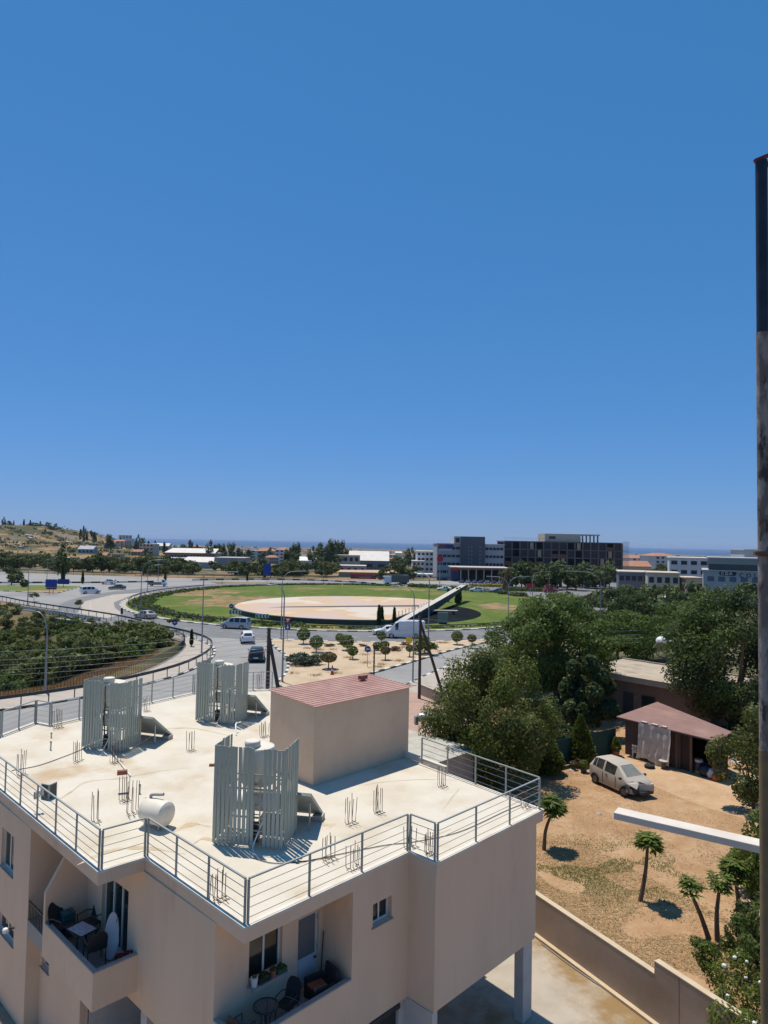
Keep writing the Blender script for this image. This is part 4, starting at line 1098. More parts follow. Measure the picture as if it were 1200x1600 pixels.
# ---- shed with a flat sheet roof on posts
zr0 = 2.55
c_l, c_t, c_r, c_f = at(963,1119.5,zr0), at(1027,1096.5,zr0+0.10), at(1144,1143.5,zr0+0.06), at(1118,1157.5,zr0-0.05)
sx = Vector((c_f.x-c_l.x, c_f.y-c_l.y, 0)); Ls = sx.length; sx.normalize(); sy = Vector((-sx.y, sx.x, 0))
t = thing('shed', 'low dark shed with a wide reddish sheet roof beside the wrecked car', 'shed', (c_l.x, c_l.y, 0), math.atan2(sx.y, sx.x))
def sl(p): d = Vector((p.x-c_l.x, p.y-c_l.y, 0)); return (d.dot(sx), d.dot(sy))
M_shroof = mat('shed_roof', (0.26,0.155,0.13), 0.9, (0.225,0.13,0.11), 0.9, 8, bump=0.25, bscale=6, col3=(0.36,0.22,0.17), scale3=0.4, lo3=0.5, hi3=0.8)
P4 = [(*sl(c_l), zr0), (*sl(c_f), zr0-0.05), (*sl(c_r), zr0+0.06), (*sl(c_t), zr0+0.10)]
ro = MB().poly(P4).build('roof', M_shroof, t); so = ro.modifiers.new('thickness','SOLIDIFY'); so.thickness = 0.07; so.offset = -1
Dp = P4[3][1]
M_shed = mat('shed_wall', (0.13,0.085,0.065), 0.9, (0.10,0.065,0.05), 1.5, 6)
for k in range(12):
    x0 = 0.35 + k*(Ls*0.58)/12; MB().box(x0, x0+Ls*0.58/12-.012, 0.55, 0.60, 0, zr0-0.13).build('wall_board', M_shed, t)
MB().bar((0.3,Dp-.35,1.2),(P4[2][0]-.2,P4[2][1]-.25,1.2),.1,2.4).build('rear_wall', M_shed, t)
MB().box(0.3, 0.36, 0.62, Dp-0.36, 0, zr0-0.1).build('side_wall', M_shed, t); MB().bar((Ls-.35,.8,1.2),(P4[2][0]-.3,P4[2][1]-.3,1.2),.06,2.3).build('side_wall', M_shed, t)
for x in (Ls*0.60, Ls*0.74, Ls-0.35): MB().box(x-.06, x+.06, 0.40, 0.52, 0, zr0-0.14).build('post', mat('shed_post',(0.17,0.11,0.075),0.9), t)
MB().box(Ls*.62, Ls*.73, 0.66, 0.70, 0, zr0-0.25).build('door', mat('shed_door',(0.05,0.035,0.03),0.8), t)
MB().bar((0.0,0.05,zr0-.10),(Ls-.1,0.05,zr0-.15),.06).build('eaves_beam', M_dark, t)
SHM = t.matrix_basis.copy()
def sw(x, y, z=0.0): return SHM @ Vector((x, y, z))
# draped sheet hanging from the eaves
dm = bpy.data.meshes.new('drape'); nx, ny = 46, 16; V = []; F = []
for j in range(ny+1):
    for i in range(nx+1):
        u, w = i/nx, j/ny
        x = Ls*0.25 + u*Ls*0.33 + 0.10*math.sin(w*3+u*2)*w - 0.15*w*(0.5-u)
        y = -0.05 - 0.035*math.sin(u*31+2*math.sin(w*2))*(0.25+w) - .03*math.sin(u*13+1)*w - 0.25*w*abs(u-0.5) + .05*noise.noise(Vector((u*8,w*5,0)))
        V.append((x, y, zr0 - 0.03 - 2.35*w*(1-0.05*math.sin(u*7))))
for j in range(ny):
    for i in range(nx):
        a = j*(nx+1)+i; F.append((a, a+1, a+nx+2, a+nx+1))
dm.from_pydata(V, [], F); dm.update(); dm.shade_smooth(); dm.materials.append(mat('grey_cloth', (0.52,0.47,0.42), 0.95, (0.40,0.36,0.32), 2.5, 6))
dr = link_mesh('hanging_sheet', dm, None); dr.matrix_world = SHM; tag(dr, 'grey-white sheet hanging in folds from the shed eaves', 'sheet')
for k, (a, b) in enumerate(((.27,.33),(.38,.44),(.48,.53))):
    o = MB().box(Ls*a, Ls*b, -.02, .22, zr0+.012-.05*a, zr0+.075).build('board_piece', mat('pale_board',(0.5,0.45,0.38),0.9), None); o.matrix_world = SHM; tag(o, ('left','middle','right')[k] + ' pale board weighing the hanging sheet down on shed roof edge', 'board')
# white plastic chair
def plastic_chair(label, loc, rz, m, h=0.43, group=None):
    t = thing('plastic_chair', label, 'chair', loc, rz, group)
    for x in (-.2,.2):
        for y in (-.2,.2): MB().bar((x*1.1,y*1.1,0),(x,y,h),.035).build('leg', m, t)
    MB().box(-.23,.23,-.23,.23,h,h+.03).build('seat', m, t, bevel=.01)
    bk = MB().box(-.23,.23,.20,.23,h+.42,h+.50).build('backrest', m, t, bevel=.01)
    for k in range(5): MB().bar((-.19+.095*k,.215,h+.03),(-.19+.095*k,.215,h+.42),.04,.02).build('back_slat', m, bk)
    for s in (-1,1):
        MB().bar((s*.24,-.2,h+.22),(s*.24,.22,h+.24),.035).build('armrest', m, t); MB().bar((s*.23,-.2,h+.03),(s*.24,-.2,h+.2),.03).build('arm_post', m, t)
    return t
M_pl = mat('white_plastic', (0.70,0.69,0.66), 0.5)
plastic_chair('white plastic garden chair against the dark shed wall', at(994,1185), R(150), M_pl)
plastic_chair('white plastic garden chair half hidden by bush at the shed end', at(1148,1201), R(40), M_pl)
plastic_chair('pale slatted chair in front of the hanging sheet', at(1035,1190), R(170), mat('pale_grey_plastic',(0.45,0.43,0.40),0.6))
# spool, stump table, drums, sacks
t = thing('cable_spool', 'empty wooden cable drum leaning in front of the sheet', 'cable drum', at(1026,1192), R(20))
for s in (-.16,.16): MB().lathe([(.06,s-.02),(.42,s-.02),(.42,s+.02),(.06,s+.02)],24,Matrix.Translation((0,0,.42)) @ Matrix.Rotation(R(75),4,'X')).build('flange', mat('old_wood',(0.24,0.18,0.13),0.95,(0.17,0.125,0.09),4), t)
MB().lathe([(.17,-.14),(.17,.14)],16,Matrix.Translation((0,0,.42)) @ Matrix.Rotation(R(75),4,'X')).build('core', MATS['old_wood'], t)
t = thing('stump_table', 'small round table on a dark log beside the cable drum', 'table', at(1037,1201))
MB().lathe([(.17,0),(.13,.1),(.12,.42),(.14,.47)],14).build('stand', M_bark, t, True); MB().lathe([(.05,.47),(.30,.47),(.30,.52),(.05,.53)],20).build('table_top', mat('pale_top',(0.46,0.40,0.33),0.8), t)
t = thing('tyre', 'old black tyre lying by the foot of the sheet', 'tyre', at(1015,1200))
MB().lathe([(.18,0),(.30,.01),(.33,.08),(.33,.14),(.30,.2),(.18,.2)],20).build('tread', M_tyre, t, True); MB().lathe([(.175,.05),(.178,.15)],20).build('inner_rim', M_dark, t)
t = thing('steel_drum', 'dark drum with pale rim and yellow foot under shed roof edge', 'drum', at(1092,1208))
MB().lathe([(.24,.0),(.25,.02),(.25,.18)],20).build('drum_foot', mat('yellow_drum',(0.42,0.30,0.05),0.6), t, True); MB().lathe([(.25,.181),(.25,.72)],20).build('drum_body', mat('dark_blue_drum',(0.03,0.04,0.07),0.5), t, True); MB().lathe([(.255,.721),(.26,.86),(.24,.87)],20).build('drum_rim', mat('pale_rim',(0.5,0.47,0.43),0.6), t, True)
def sack(label, px, py, m, s, seed):
    bm = bmesh.new(); bmesh.ops.create_icosphere(bm, subdivisions=3, radius=1)
    for v in bm.verts:
        n_ = 1 + 0.22*noise.noise(v.co*1.8 + Vector((seed,0,0))); v.co = Vector((v.co.x*s*n_, v.co.y*s*.8*n_, max(-.75, v.co.z)*s*.95*n_ + s*.72))
    me = bpy.data.meshes.new('sack'); bm.to_mesh(me); bm.free(); me.shade_smooth(); me.materials.append(m)
    o = link_mesh('sack', me, None, at(px, py)); return tag(o, label, 'bag')
sack('dark blue plastic sack beside the drum', 1103,1213, mat('navy_sack',(0.02,0.025,0.05),0.35), .42, 1)
sack('white sack between dark sack and orange one', 1114,1216, mat('white_sack',(0.62,0.60,0.57),0.6), .36, 2)
sack('red-orange sack next to the yellow one by the shed', 1119,1220, mat('red_sack',(0.50,0.10,0.04),0.5), .28, 3)
sack('yellow-orange sack, rightmost of the bags by the shed', 1125,1219, mat('orange_sack',(0.62,0.30,0.02),0.5), .34, 4)
tag(MB().tube([tuple(at(1118,1156,zr0-.15)), tuple(at(1149,1186,0.9))],.03,8).build('tie_rope', mat('rope',(0.5,0.47,0.42),0.9)), 'pale rope stretched down from the shed roof corner', 'rope')
# rubble and rim of stones near the car
for i, (px, py, s) in enumerate(((893,1205,.35),(899,1209,.25),(884,1217,.2),(907,1199,.2),(936,1272,.28),(862,1282,.18),(908,1245,.15),(1040,1347,.14),(1075,1430,.15))):
    bm = bmesh.new(); bmesh.ops.create_icosphere(bm, subdivisions=2, radius=s*.6)
    for v in bm.verts: v.co *= 1+.35*noise.noise(v.co*4+Vector((i,0,0))); v.co.z = max(v.co.z*.55, -.02)
    me = bpy.data.meshes.new('stone'); bm.to_mesh(me); bm.free(); me.materials.append(mat('field_stone',(0.42,0.34,0.25),0.95,(0.33,0.26,0.19),5,bump=.4))
    tag(link_mesh('stone', me, None, at(px,py)), ('large pale stone beside the conifer','flat pale stone left of the wrecked car tail','small stone in the shade left of the car','stone between conifer and potted plants','pale flat stone in the open yard before the car','small stone near the first papaya tree','small pale stone by the rear wheel of the car','little stone right of the lone papaya','little stone among straw below the lone papaya')[i], 'stone', 'loose stones in the yard')
# flat-roofed house behind the shed
zh = 3.4
hp = [at(935,1026,zh), at(985,1016.5,zh), at(1085,1048,zh), at(1052,1071,zh), at(936,1051,zh)]
hx = (Vector((hp[3].x-hp[4].x, hp[3].y-hp[4].y, 0))).normalized()
t = thing('flat_roofed_house', 'low house with flat concrete roof under the trees behind the shed', 'house', (hp[4].x, hp[4].y, 0), math.atan2(hx.y, hx.x))
hy = Vector((-hx.y, hx.x, 0))
def hl(p): d = Vector((p.x-hp[4].x, p.y-hp[4].y, 0)); return (d.dot(hx), d.dot(hy))
Lx = hl(hp[3])[0] + 3; Ly = 8.5
MB().box(-2.5, Lx, 0, Ly, zh-.35, zh).build('roof_slab', mat('old_roof',(0.44,0.37,0.285),0.95,(0.36,0.30,0.22),.7,8,col3=(0.28,0.23,0.17),scale3=.5), t)
MB().box(-2.2, Lx-.3, .5, Ly-.3, 0, zh-.352).build('wall', mat('brown_render',(0.20,0.145,0.11),.95,(0.16,0.115,0.09),1), t)
MB().box(2.0, 2.9, .46, .499, 0, 2.1).build('door', M_dark, t); w = MB().box(3.6, 4.8, .46, .499, 1.0, 2.1).build('window', M_dark, t)
MB().box(3.7,4.7,.45,.459,1.08,2.02).build('pane', M_glass, w)
for s in ((-2.5,Lx,0,.18),(-2.5,Lx,Ly-.18,Ly)): MB().box(s[0],s[1],s[2],s[3],zh,zh+.12).build('roof_kerb', MATS['old_roof'], t)
# white ball-shaped water tank on that roof
p = at(1033,1022,zh)
t = thing('ball_tank', 'white ball-shaped water tank on a stand on the low house roof', 'water tank', p)
bm = bmesh.new(); bmesh.ops.create_uvsphere(bm, u_segments=24, v_segments=14, radius=.52)
for v in bm.verts: v.co.z = v.co.z*.92+1.3
me = bpy.data.meshes.new('tank_body'); bm.to_mesh(me); bm.free(); me.shade_smooth(); me.materials.append(M_white); link_mesh('tank_body', me, t)
for a in range(4): MB().bar((.4*math.cos(a*PI/2+.6),.4*math.sin(a*PI/2+.6),0),(.3*math.cos(a*PI/2+.6),.3*math.sin(a*PI/2+.6),1.0),.06).build('leg', M_steel, t)
MB().lathe([(.02,-.6),(.22,-.58),(.25,-.5),(.25,.5),(.22,.58),(.02,.6)],16,Matrix.Translation((.75,.2,1.1)) @ Matrix.Rotation(R(90),4,'Y')).build('hot_water_cylinder', M_white, t, True)
MB().box(-.8,.8,-1.6,-.2,.0,.08,Matrix.Rotation(R(-32),4,'X') @ Matrix.Translation((0,0,.55))).build('collector_panel', mat('collector_back',(0.35,0.33,0.3),.7), t)
# green netting fence behind the conifer
a, b = at(868,1200), at(962,1178)
t = thing('net_fence', 'dark green netting fence in tree shade behind the conifer', 'fence', (a.x,a.y,0), math.atan2((b-a).y,(b-a).x)); Lf = (b-a).length
MB().box(0,Lf,-.01,.01,0.05,1.75).build('netting', mat('green_net',(0.012,0.045,0.035),.8,(0.02,0.06,0.045),6), t)
for k in range(4): MB().tube([(Lf*k/3,.03,0),(Lf*k/3,.03,1.85)],.03,8).build('post', M_steel, t)
# blue tarp-covered heap and a store with corrugated roof right of the stair room
zs = 2.7
q = [at(560,1148,zs), at(742,1172,zs), at(712,1108,zs), at(640,1112,zs)]
t = thing('corrugated_store', 'low store with pale corrugated roof beyond the stair room', 'store', (q[1].x,q[1].y,0), TH)
M_corr = mat('pale_corrugated', (0.55,0.52,0.45), .7, (0.46,0.42,0.35), 1.5, 6)
rs = MB(); n = 30
for k in range(n):
    a, b = 7.0*k/n, 7.0*(k+1)/n; m_ = (a+b)/2
    rs.poly([(-8.2,a,zs),(0.3,a,zs),(0.3,m_,zs+.05),(-8.2,m_,zs+.05)]); rs.poly([(-8.2,m_,zs+.05),(0.3,m_,zs+.05),(0.3,b,zs),(-8.2,b,zs)])
rs.build('roof', M_corr, t)
MB().box(-8.0,0.0,.1,6.9,0,zs-.02).build('wall', mat('store_wall',(0.42,0.36,0.29),.9,(0.36,0.30,0.24),1), t)
# pink paved forecourt behind it
sheet('forecourt', [(p.x,p.y) for p in (at(600,1105), at(640,1083), at(690,1090), at(760,1115), at(760,1160), at(640,1150))], 0.13, mat('pink_paving',(0.42,0.28,0.22),.95,(0.37,0.245,0.19),1.5,6))
p = at(652,1128,zs+.05)
t = thing('lying_boiler', 'silver cylinder lying on the pale corrugated roof', 'water tank', at(672,1131,zs+.05), R(10))
MB().lathe([(.02,-.75),(.25,-.72),(.28,-.65),(.28,.65),(.25,.72),(.02,.75)],20,Matrix.Translation((0,0,.42)) @ Matrix.Rotation(R(90),4,'Y')).build('tank_body', mat('bright_metal',(0.55,0.56,0.56),.35,metal=.5), t, True)
for x in (-.5,.5): MB().box(x-.05,x+.05,-.2,.2,0,.2).build('foot', M_steel, t)
MB().box(-1.0,-.8,-.2,.2,0,.5).build('frame', M_steel, t)
sack('heap under a blue cover between store and trees', 741,1190, mat('blue_cover',(0.015,0.03,0.16),.5), .9, 9)
# low wall by the pavement
a, b = at(657,1088), at(760,1132)
t = thing('low_wall', 'low brown wall along the pavement behind the carob tree', 'wall', (a.x,a.y,0), math.atan2((b-a).y,(b-a).x))
MB().box(0,(b-a).length,0,.2,-.05,1.05).build('wall_panel', M_bw, t); MB().box(0,(b-a).length,-.01,.21,1.051,1.09).build('coping', M_bcap, t)

# ---- concrete beam projecting from the house of the viewer, and the rusty pole
e0 = aty(966, 1261, 10.0); bd = Vector((1.5,-1.0,0)).normalized()
t = thing('concrete_beam', 'pale concrete beam reaching into view above the yard', 'beam', (e0.x, e0.y, 0), math.atan2(bd.y, bd.x))
M_beam = mat('pale_concrete', (0.66,0.60,0.52), .9, (0.58,0.52,0.44), 2, 7, bump=.25, bscale=30)
MB().box(0, 9.5, -0.24, 0, e0.z-0.095, e0.z).build('beam_body', M_beam, t, bevel=.008)
MB().box(9.0, 9.3, -0.28, -0.02, 0.0, e0.z-0.116).build('support_column', M_beam, t)
pb, pt = aty(1200, 1560, 6.0), aty(1189.5, 252, 6.0)
dirp = (pt-pb).normalized(); p0 = pb - dirp*(pb.z/dirp.z)
t = thing('metal_pole', 'tall weathered metal pole at right edge, dark upper sleeve', 'pole', (p0.x, p0.y, 0))
o0 = Vector((p0.x,p0.y,0))
def pz(z): return (p0 + dirp*(z/dirp.z)) - o0
za, zb_, zc = aty(1195,520,6.0).z, aty(1195,865,6.0).z, aty(1195,1172,6.0).z
M_pole = mat('mottled_pole', (0.18,0.145,0.125), .9, (0.33,0.29,0.26), 9, 10, bump=.5, bscale=30, lo=.45, hi=.60, stretch=(1.6,1.6,.6), col3=(0.07,0.05,0.05), scale3=7, lo3=.52, hi3=.62)
MB().tube([pz(0), pz(zc)], .056, 20).build('pole_foot', mat('pole_ochre',(0.24,0.16,0.075),.8,(0.17,0.125,0.075),9,8), t, True)
MB().tube([pz(zc+.002), pz(za)], .053, 20).build('pole_shaft', M_pole, t, True)
MB().tube([pz(za-.05), pz(pt.z)], .049, 20).build('pole_sleeve', mat('navy_sleeve',(0.012,0.017,0.03),.5,(0.02,0.03,0.05),8), t, True)
MB().tube([pz(zb_-.02), pz(zb_+.02)], .072, 20).build('clamp', M_rust, t, True)
MB().bar(pz(zb_)+Vector((-.03,-.05,0)), pz(zb_)+Vector((-.12,-.06,.0)), .03).build('clamp_bolt', M_rust, t)
mred = mat('red_bracket',(0.22,0.03,0.025),.6)
MB().bar(pz(pt.z-.02), pz(pt.z+.10)+Vector((.22,0,-.14)), .035).build('bracket', mred, t)
MB().bar(pz(pt.z+.0)+Vector((-.06,0,0)), pz(pt.z+.06)+Vector((.12,0,.02)), .03).build('bracket_arm', mred, t)
MB().bar(pz(aty(1195,402,6).z)+Vector((.02,0,0)), pz(aty(1195,398,6).z)+Vector((.3,0,.06)), .02).build('hook', M_steel, t)
# ---- plants of the yard
def papaya(px, py, toppx, toppy, label, r=.55, seed=1, n=150, m=M_leaf_bright):
    b = at(px, py); top = aty(toppx, toppy, b.y); tv = top - b; rg = random.Random(seed)
    t = thing('papaya_tree', label, 'tree', b)
    mid = tv*0.5 + Vector((rg.uniform(-.1,.1)-tv.x*.12, 0, 0))
    MB().tube(catmull([(0,0,-.05), tuple(mid), tuple(tv)],6), [.10-.045*i/12 for i in range(13)], 9).build('trunk', M_bark, t, True)
    V, F = [], []
    for k in range(n//8):   # drooping palmate leaves on stalks
        a = rg.uniform(0,2*PI); el = rg.uniform(-.45,1.45); d = Vector((math.cos(a)*math.cos(el), math.sin(a)*math.cos(el), math.sin(el)))
        c = tv + d*r*rg.uniform(.12,.75) + Vector((0,0,.12))
        for q in range(8):
            aa = a + (q-3.5)*.42; ld = Vector((math.cos(aa), math.sin(aa), rg.uniform(-.6,.2))).normalized(); s = r*rg.uniform(.45,.75)
            sd = ld.cross(Vector((0,0,1))).normalized()*s*.16; i = len(V)
            V += [tuple(c), tuple(c+ld*s*.5+sd), tuple(c+ld*s), tuple(c+ld*s*.5-sd)]; F.append((i,i+1,i+2,i+3))
    link_mesh('crown', vf_mesh('crown', V, F, m), t)
papaya(850,1328,863,1268,'young papaya tree nearest the corner of the apartment roof',.72,1,420)
papaya(1000,1408,1012,1322,'slender papaya tree with curved trunk standing alone in the yard',.64,2,420)
papaya(1108,1466,1078,1392,'leaning papaya tree in the yard, trunk tilted left',.50,3,220)
papaya(1121,1471,1124,1388,'upright papaya tree beside the leaning one',.52,4,220)
papaya(1155,1445,1148,1368,'papaya tree at the edge of the right-hand bushes',.6,5,460)
# the big trees
tree('carob_tree','big olive-green carob tree beside the apartment roof, dappled leaves','tree', at(768,1222), 1.0, 4.0,4.0,3.9, M_leaf_olive, 56000, .19, 64, 11, .26, cl=[(c[0],c[1],c[2],c[3]*.85,c[4]*.85,c[5]*1.35) for c in crown_clumps(4.0,4.0,3.9,3.8,76,11,(.18,.30))], elong=2.1, shell=.3, leaf2=M_leaf_bright, share2=.35)
tree('mulberry_tree','large dark mulberry tree behind the carob, spreading over the road edge','tree', at(870,1112), 1.8, 4.9,4.6,4.9, M_leaf_green, 34000, .26, 66, 12, .34, elong=1.5, clsize=(.19,.30), shell=.4, leaf2=M_leaf_bright, share2=.25)
tree('evergreen_tree','massive dark evergreen tree shading the shed from the right','tree', at(1146,1150), 1.5, 4.8,4.4,5.6, M_leaf_dark, 46000, .24, 84, 13, .38, elong=1.7, clsize=(.2,.32), shell=.35, leaf2=M_leaf_green, share2=.3)
tree('tall_tree','light green tree between the road and the low house','tree', at(1010,1040), 1.2, 6.5,5.0,3.0, M_leaf_green, 14000, .30, 44, 14, .25, elong=1.6, clsize=(.18,.32))
tree('street_tree','tree with open top at the roundabout edge behind the mulberry','tree', at(862,1030), 2.0, 4.6,4.2,3.7, M_leaf_green, 9000, .32, 30, 15, .2, clsize=(.2,.34))
tree('street_tree','dark rounded tree by the road right of the tall lamp','tree', at(985,1000), 1.5, 5.4,4.5,4.0, M_leaf_dark, 9000, .36, 30, 16, .25, clsize=(.2,.34))
tree('street_tree','leafy tree reaching left of the mulberry over the exit road','tree', at(815,1075), 1.6, 4.0,3.6,3.6, M_leaf_green, 11000, .27, 36, 27, .2, clsize=(.2,.32))
tree('street_tree','tree behind the low house, left of the white ball tank','tree', at(965,1030), 1.0, 4.5,4.0,3.2, M_leaf_green, 9000, .30, 30, 28, .2, clsize=(.2,.34))
tree('street_tree','tree behind the low house, right of the white ball tank','tree', at(1080,1030), 1.0, 5.5,4.5,3.8, M_leaf_green, 11000, .30, 34, 29, .2, clsize=(.2,.34))
tree('fig_tree','shaded green tree in front of the low house, left of the shed','tree', at(918,1150), 1.0, 2.0,2.0,2.8, M_leaf_dark, 8500, .30, 26, 17, .16, elong=1.3, clsize=(.2,.34))
tree('garden_bush','broad-leaved bush at the right edge above the concrete beam','bush', at(1178,1266), .6, 2.2,1.9,3.1, M_leaf_olive, 9000, .2, 34, 18, .10, elong=1.8, clsize=(.2,.34))
tree('citrus_bush','yellow-green leafy shrub at right edge below the concrete beam','bush', at(1196,1440), .8, 1.0,1.0,1.8, M_leaf_bright, 3800, .15, 24, 19, .07, elong=2.0, clsize=(.2,.36))
tree('shrub','dark leafy shrub at the right edge under the citrus','bush', at(1196,1478), .3, 1.0,1.0,1.0, M_leaf_dark, 2200, .14, 16, 20, .05, clsize=(.25,.4))
# flowering creeper over the wall end
t = thing('flowering_creeper','green creeper with white flowers spilling over the wall end','bush', (10.0,17.6,0), 0)
cl = []
rg = random.Random(8)
for k in range(34):
    px, py = rg.uniform(1118,1215), rg.uniform(1475,1640); z = rg.uniform(.3,2.2); p = at(px, py, z) - Vector((10.0,17.6,0)); r = rg.uniform(.22,.42); cl.append((p.x,p.y,z,r,r,r*.9))
V, F = leaf_cloud(cl, 7000, .10, 1.8, 8); link_mesh('crown', vf_mesh('crown', V, F, M_leaf_bright), t)
st = MB()
for c in cl[:12]: st.tube([(c[0]*.5,c[1]*.5,0),(c[0]*.9,c[1]*.9,c[2]*.5),c[:3]],[.03,.02,.01],6)
st.build('stems', M_bark, t)
for k in range(16):
    c = rg.choice(cl); d = Vector((rg.uniform(-1,.6),rg.uniform(-1,-.3),rg.uniform(.1,1))).normalized()*c[3]*1.05
    bm = bmesh.new(); bmesh.ops.create_icosphere(bm, subdivisions=1, radius=rg.uniform(.04,.075)); me = bpy.data.meshes.new('flower'); bm.to_mesh(me); bm.free()
    for v in me.vertices: v.co *= 1+.4*noise.noise(v.co*30)
    me.materials.append(mat('white_petal',(0.72,0.70,0.62),.7)); link_mesh('flower', me, t, (c[0]+d.x, c[1]+d.y, c[2]+d.z))
tree('shrub','low mixed shrub on the wall top beside the creeper','bush', at(1098,1512,0.9), .1, .55,.5,.45, M_leaf_bright, 1200, .10, 16, 22, .05, clsize=(.25,.4))
tree('shrub','grey-green shrub between papaya trunks and creeper','bush', at(1170,1522,0.1), .3, .75,.7,1.0, M_leaf_olive, 2400, .12, 16, 23, .05, clsize=(.25,.4))
tree('citrus_bush','yellow-green shrub behind the upright papaya','bush', at(1176,1400), .5, .9,.9,1.4, M_leaf_bright, 3600, .15, 22, 41, .06, clsize=(.22,.38))
tree('shrub','leafy green shrub at right edge beside the creeper','bush', at(1190,1540,0.1), .3, .9,.9,1.3, M_leaf_green, 2600, .12, 16, 42, .05, clsize=(.25,.4))
# conifer and small potted plants by the car
t = thing('conifer','pointed green conifer standing behind the wrecked car','tree', at(907,1193)); MB().tube([(0,0,0),(0,0,2.4)],[.09,.03],8).build('trunk', M_bark, t)
V = cypress_mesh(3.1, 1.15, M_leaf_conifer, 5200, .26, 3, .1, .85); link_mesh('crown', V, t)
t = thing('conifer_bush','rounded yellow-green conifer bush left of the pointed conifer','bush', at(852,1208)); MB().tube([(0,0,0),(0,0,1.2)],[.08,.03],8).build('trunk', M_bark, t)
link_mesh('crown', cypress_mesh(2.2, 1.35, M_leaf_conifer, 4200, .26, 5, .05, .5), t)
tree('hedge_bush','dark green bush below the railing at the foot of the carob','bush', at(765,1240), .2, .7,.7,1.7, M_leaf_green, 1800, .18, 14, 31, .06)
t = thing('potted_plant','small yellow-green potted shrub behind the wrecked car','plant', at(962,1182)); MB().lathe([(.2,0),(.26,.35),(.28,.4),(.2,.41)],14).build('pot', mat('terracotta',(0.34,0.13,0.07),.9), t)
link_mesh('crown', cypress_mesh(1.3,.45,M_leaf_bright,900,.15,6,.4,.6), t)
t = thing('potted_plant','dark pot with bright green plant at the rear wheel of the wrecked car','plant', at(912,1207)); MB().lathe([(.17,0),(.22,.3),(.17,.31)],14).build('pot', M_dark, t)
link_mesh('crown', ball_mesh(.3, M_leaf_bright, 350, .14, 4), t, (0,0,.5))
for i,(px,py,r) in enumerate(((903,1200,.28),(896,1203,.22))):
    t = thing('flower_pot', ('dark pot with reddish plant','low pot with dry plant')[i]+' beside the conifer','plant', at(px,py)); MB().lathe([(.14,0),(.18,.25),(.14,.26)],12).build('pot', M_dark, t); link_mesh('crown', ball_mesh(r, (M_leaf_red,M_leaf_brown)[i], 200, .12, i), t, (0,0,.38))
for k, (px, py, r, h, m_) in enumerate(((830,1150,2.2,1.6,M_leaf_green),(800,1120,2.4,1.8,M_leaf_olive),(865,1165,1.8,1.5,M_leaf_dark),(840,1185,1.5,1.2,M_leaf_olive),(900,1135,2.0,1.8,M_leaf_dark),(760,1100,2.0,1.4,M_leaf_olive),(870,1120,2.4,1.6,M_leaf_green),(1010,1075,1.6,1.2,M_leaf_dark),(1170,1160,2.2,1.6,M_leaf_dark),(1190,1200,1.4,1.2,M_leaf_green),(1150,1108,2.4,2.0,M_leaf_dark),(1195,1125,2.4,2.0,M_leaf_dark),(1100,1085,1.8,1.4,M_leaf_green))):
    t = thing('understory_bush', ('green bush under the mulberry','olive bush between carob and road wall','dark bush left of the netting','olive bush at the foot of the carob','dark bush behind the netting','low olive bush by the low brown wall','green bush in the shade behind the carob','dark bush before the low house','dark bush under the evergreen','green bush at the right of the shed','dark bush behind the evergreen trunk','dark bush right of the evergreen trunk','green bush behind the shed roof corner')[k], 'bush', at(px,py)); link_mesh('foliage', bush_mesh('foliage', r, r*.9, h*.62, m_, 2600, .22, 16, 60+k), t)
# dry straw and weeds
def straw_area(rg):
    t_ = rg.random(); s = rg.random()**1.4*7.0; b = Vector((3.5,30.4,0)).lerp(Vector((13.5,12.6,0)), t_) + wn_*(.25+s)
    if noise.noise(b*.35) < -.28: return None
    return (b.x, b.y, .01)
blades(straw_area, 60000, .15, .022, M_straw, 'dry_grass', 'dry straw-coloured grass lying over the soil by the wall', 'grass', 3, lay=1.52, lay0=.9)
def weed_area(rg):
    b = Vector((9.5,31.0,0)) + Vector((rg.gauss(0,2.6), rg.gauss(0,1.7), 0))
    if noise.noise(b*.6+Vector((4,0,0))) < .02 or b.x < 6.2: return None
    return (b.x, b.y, .008)
blades(weed_area, 16000, .10, .03, M_leaf_bright, 'weeds', 'patch of low green weeds on the bare soil', 'weeds', 4, lay=1.4, lay0=.6)
def litter_area(rg):
    b = Vector((rg.uniform(7,26), rg.uniform(24,44), 0))
    return None if noise.noise(b*.5) < -.1 else (b.x, b.y, .008)
blades(litter_area, 26000, .10, .032, leaf_mat('dry_litter',(0.28,0.18,0.09),(0.46,0.33,0.18),None,.1,.9), 'leaf_litter', 'scattered dry stalks and litter over the yard soil', 'litter', 9, lay=1.54, lay0=1.3)
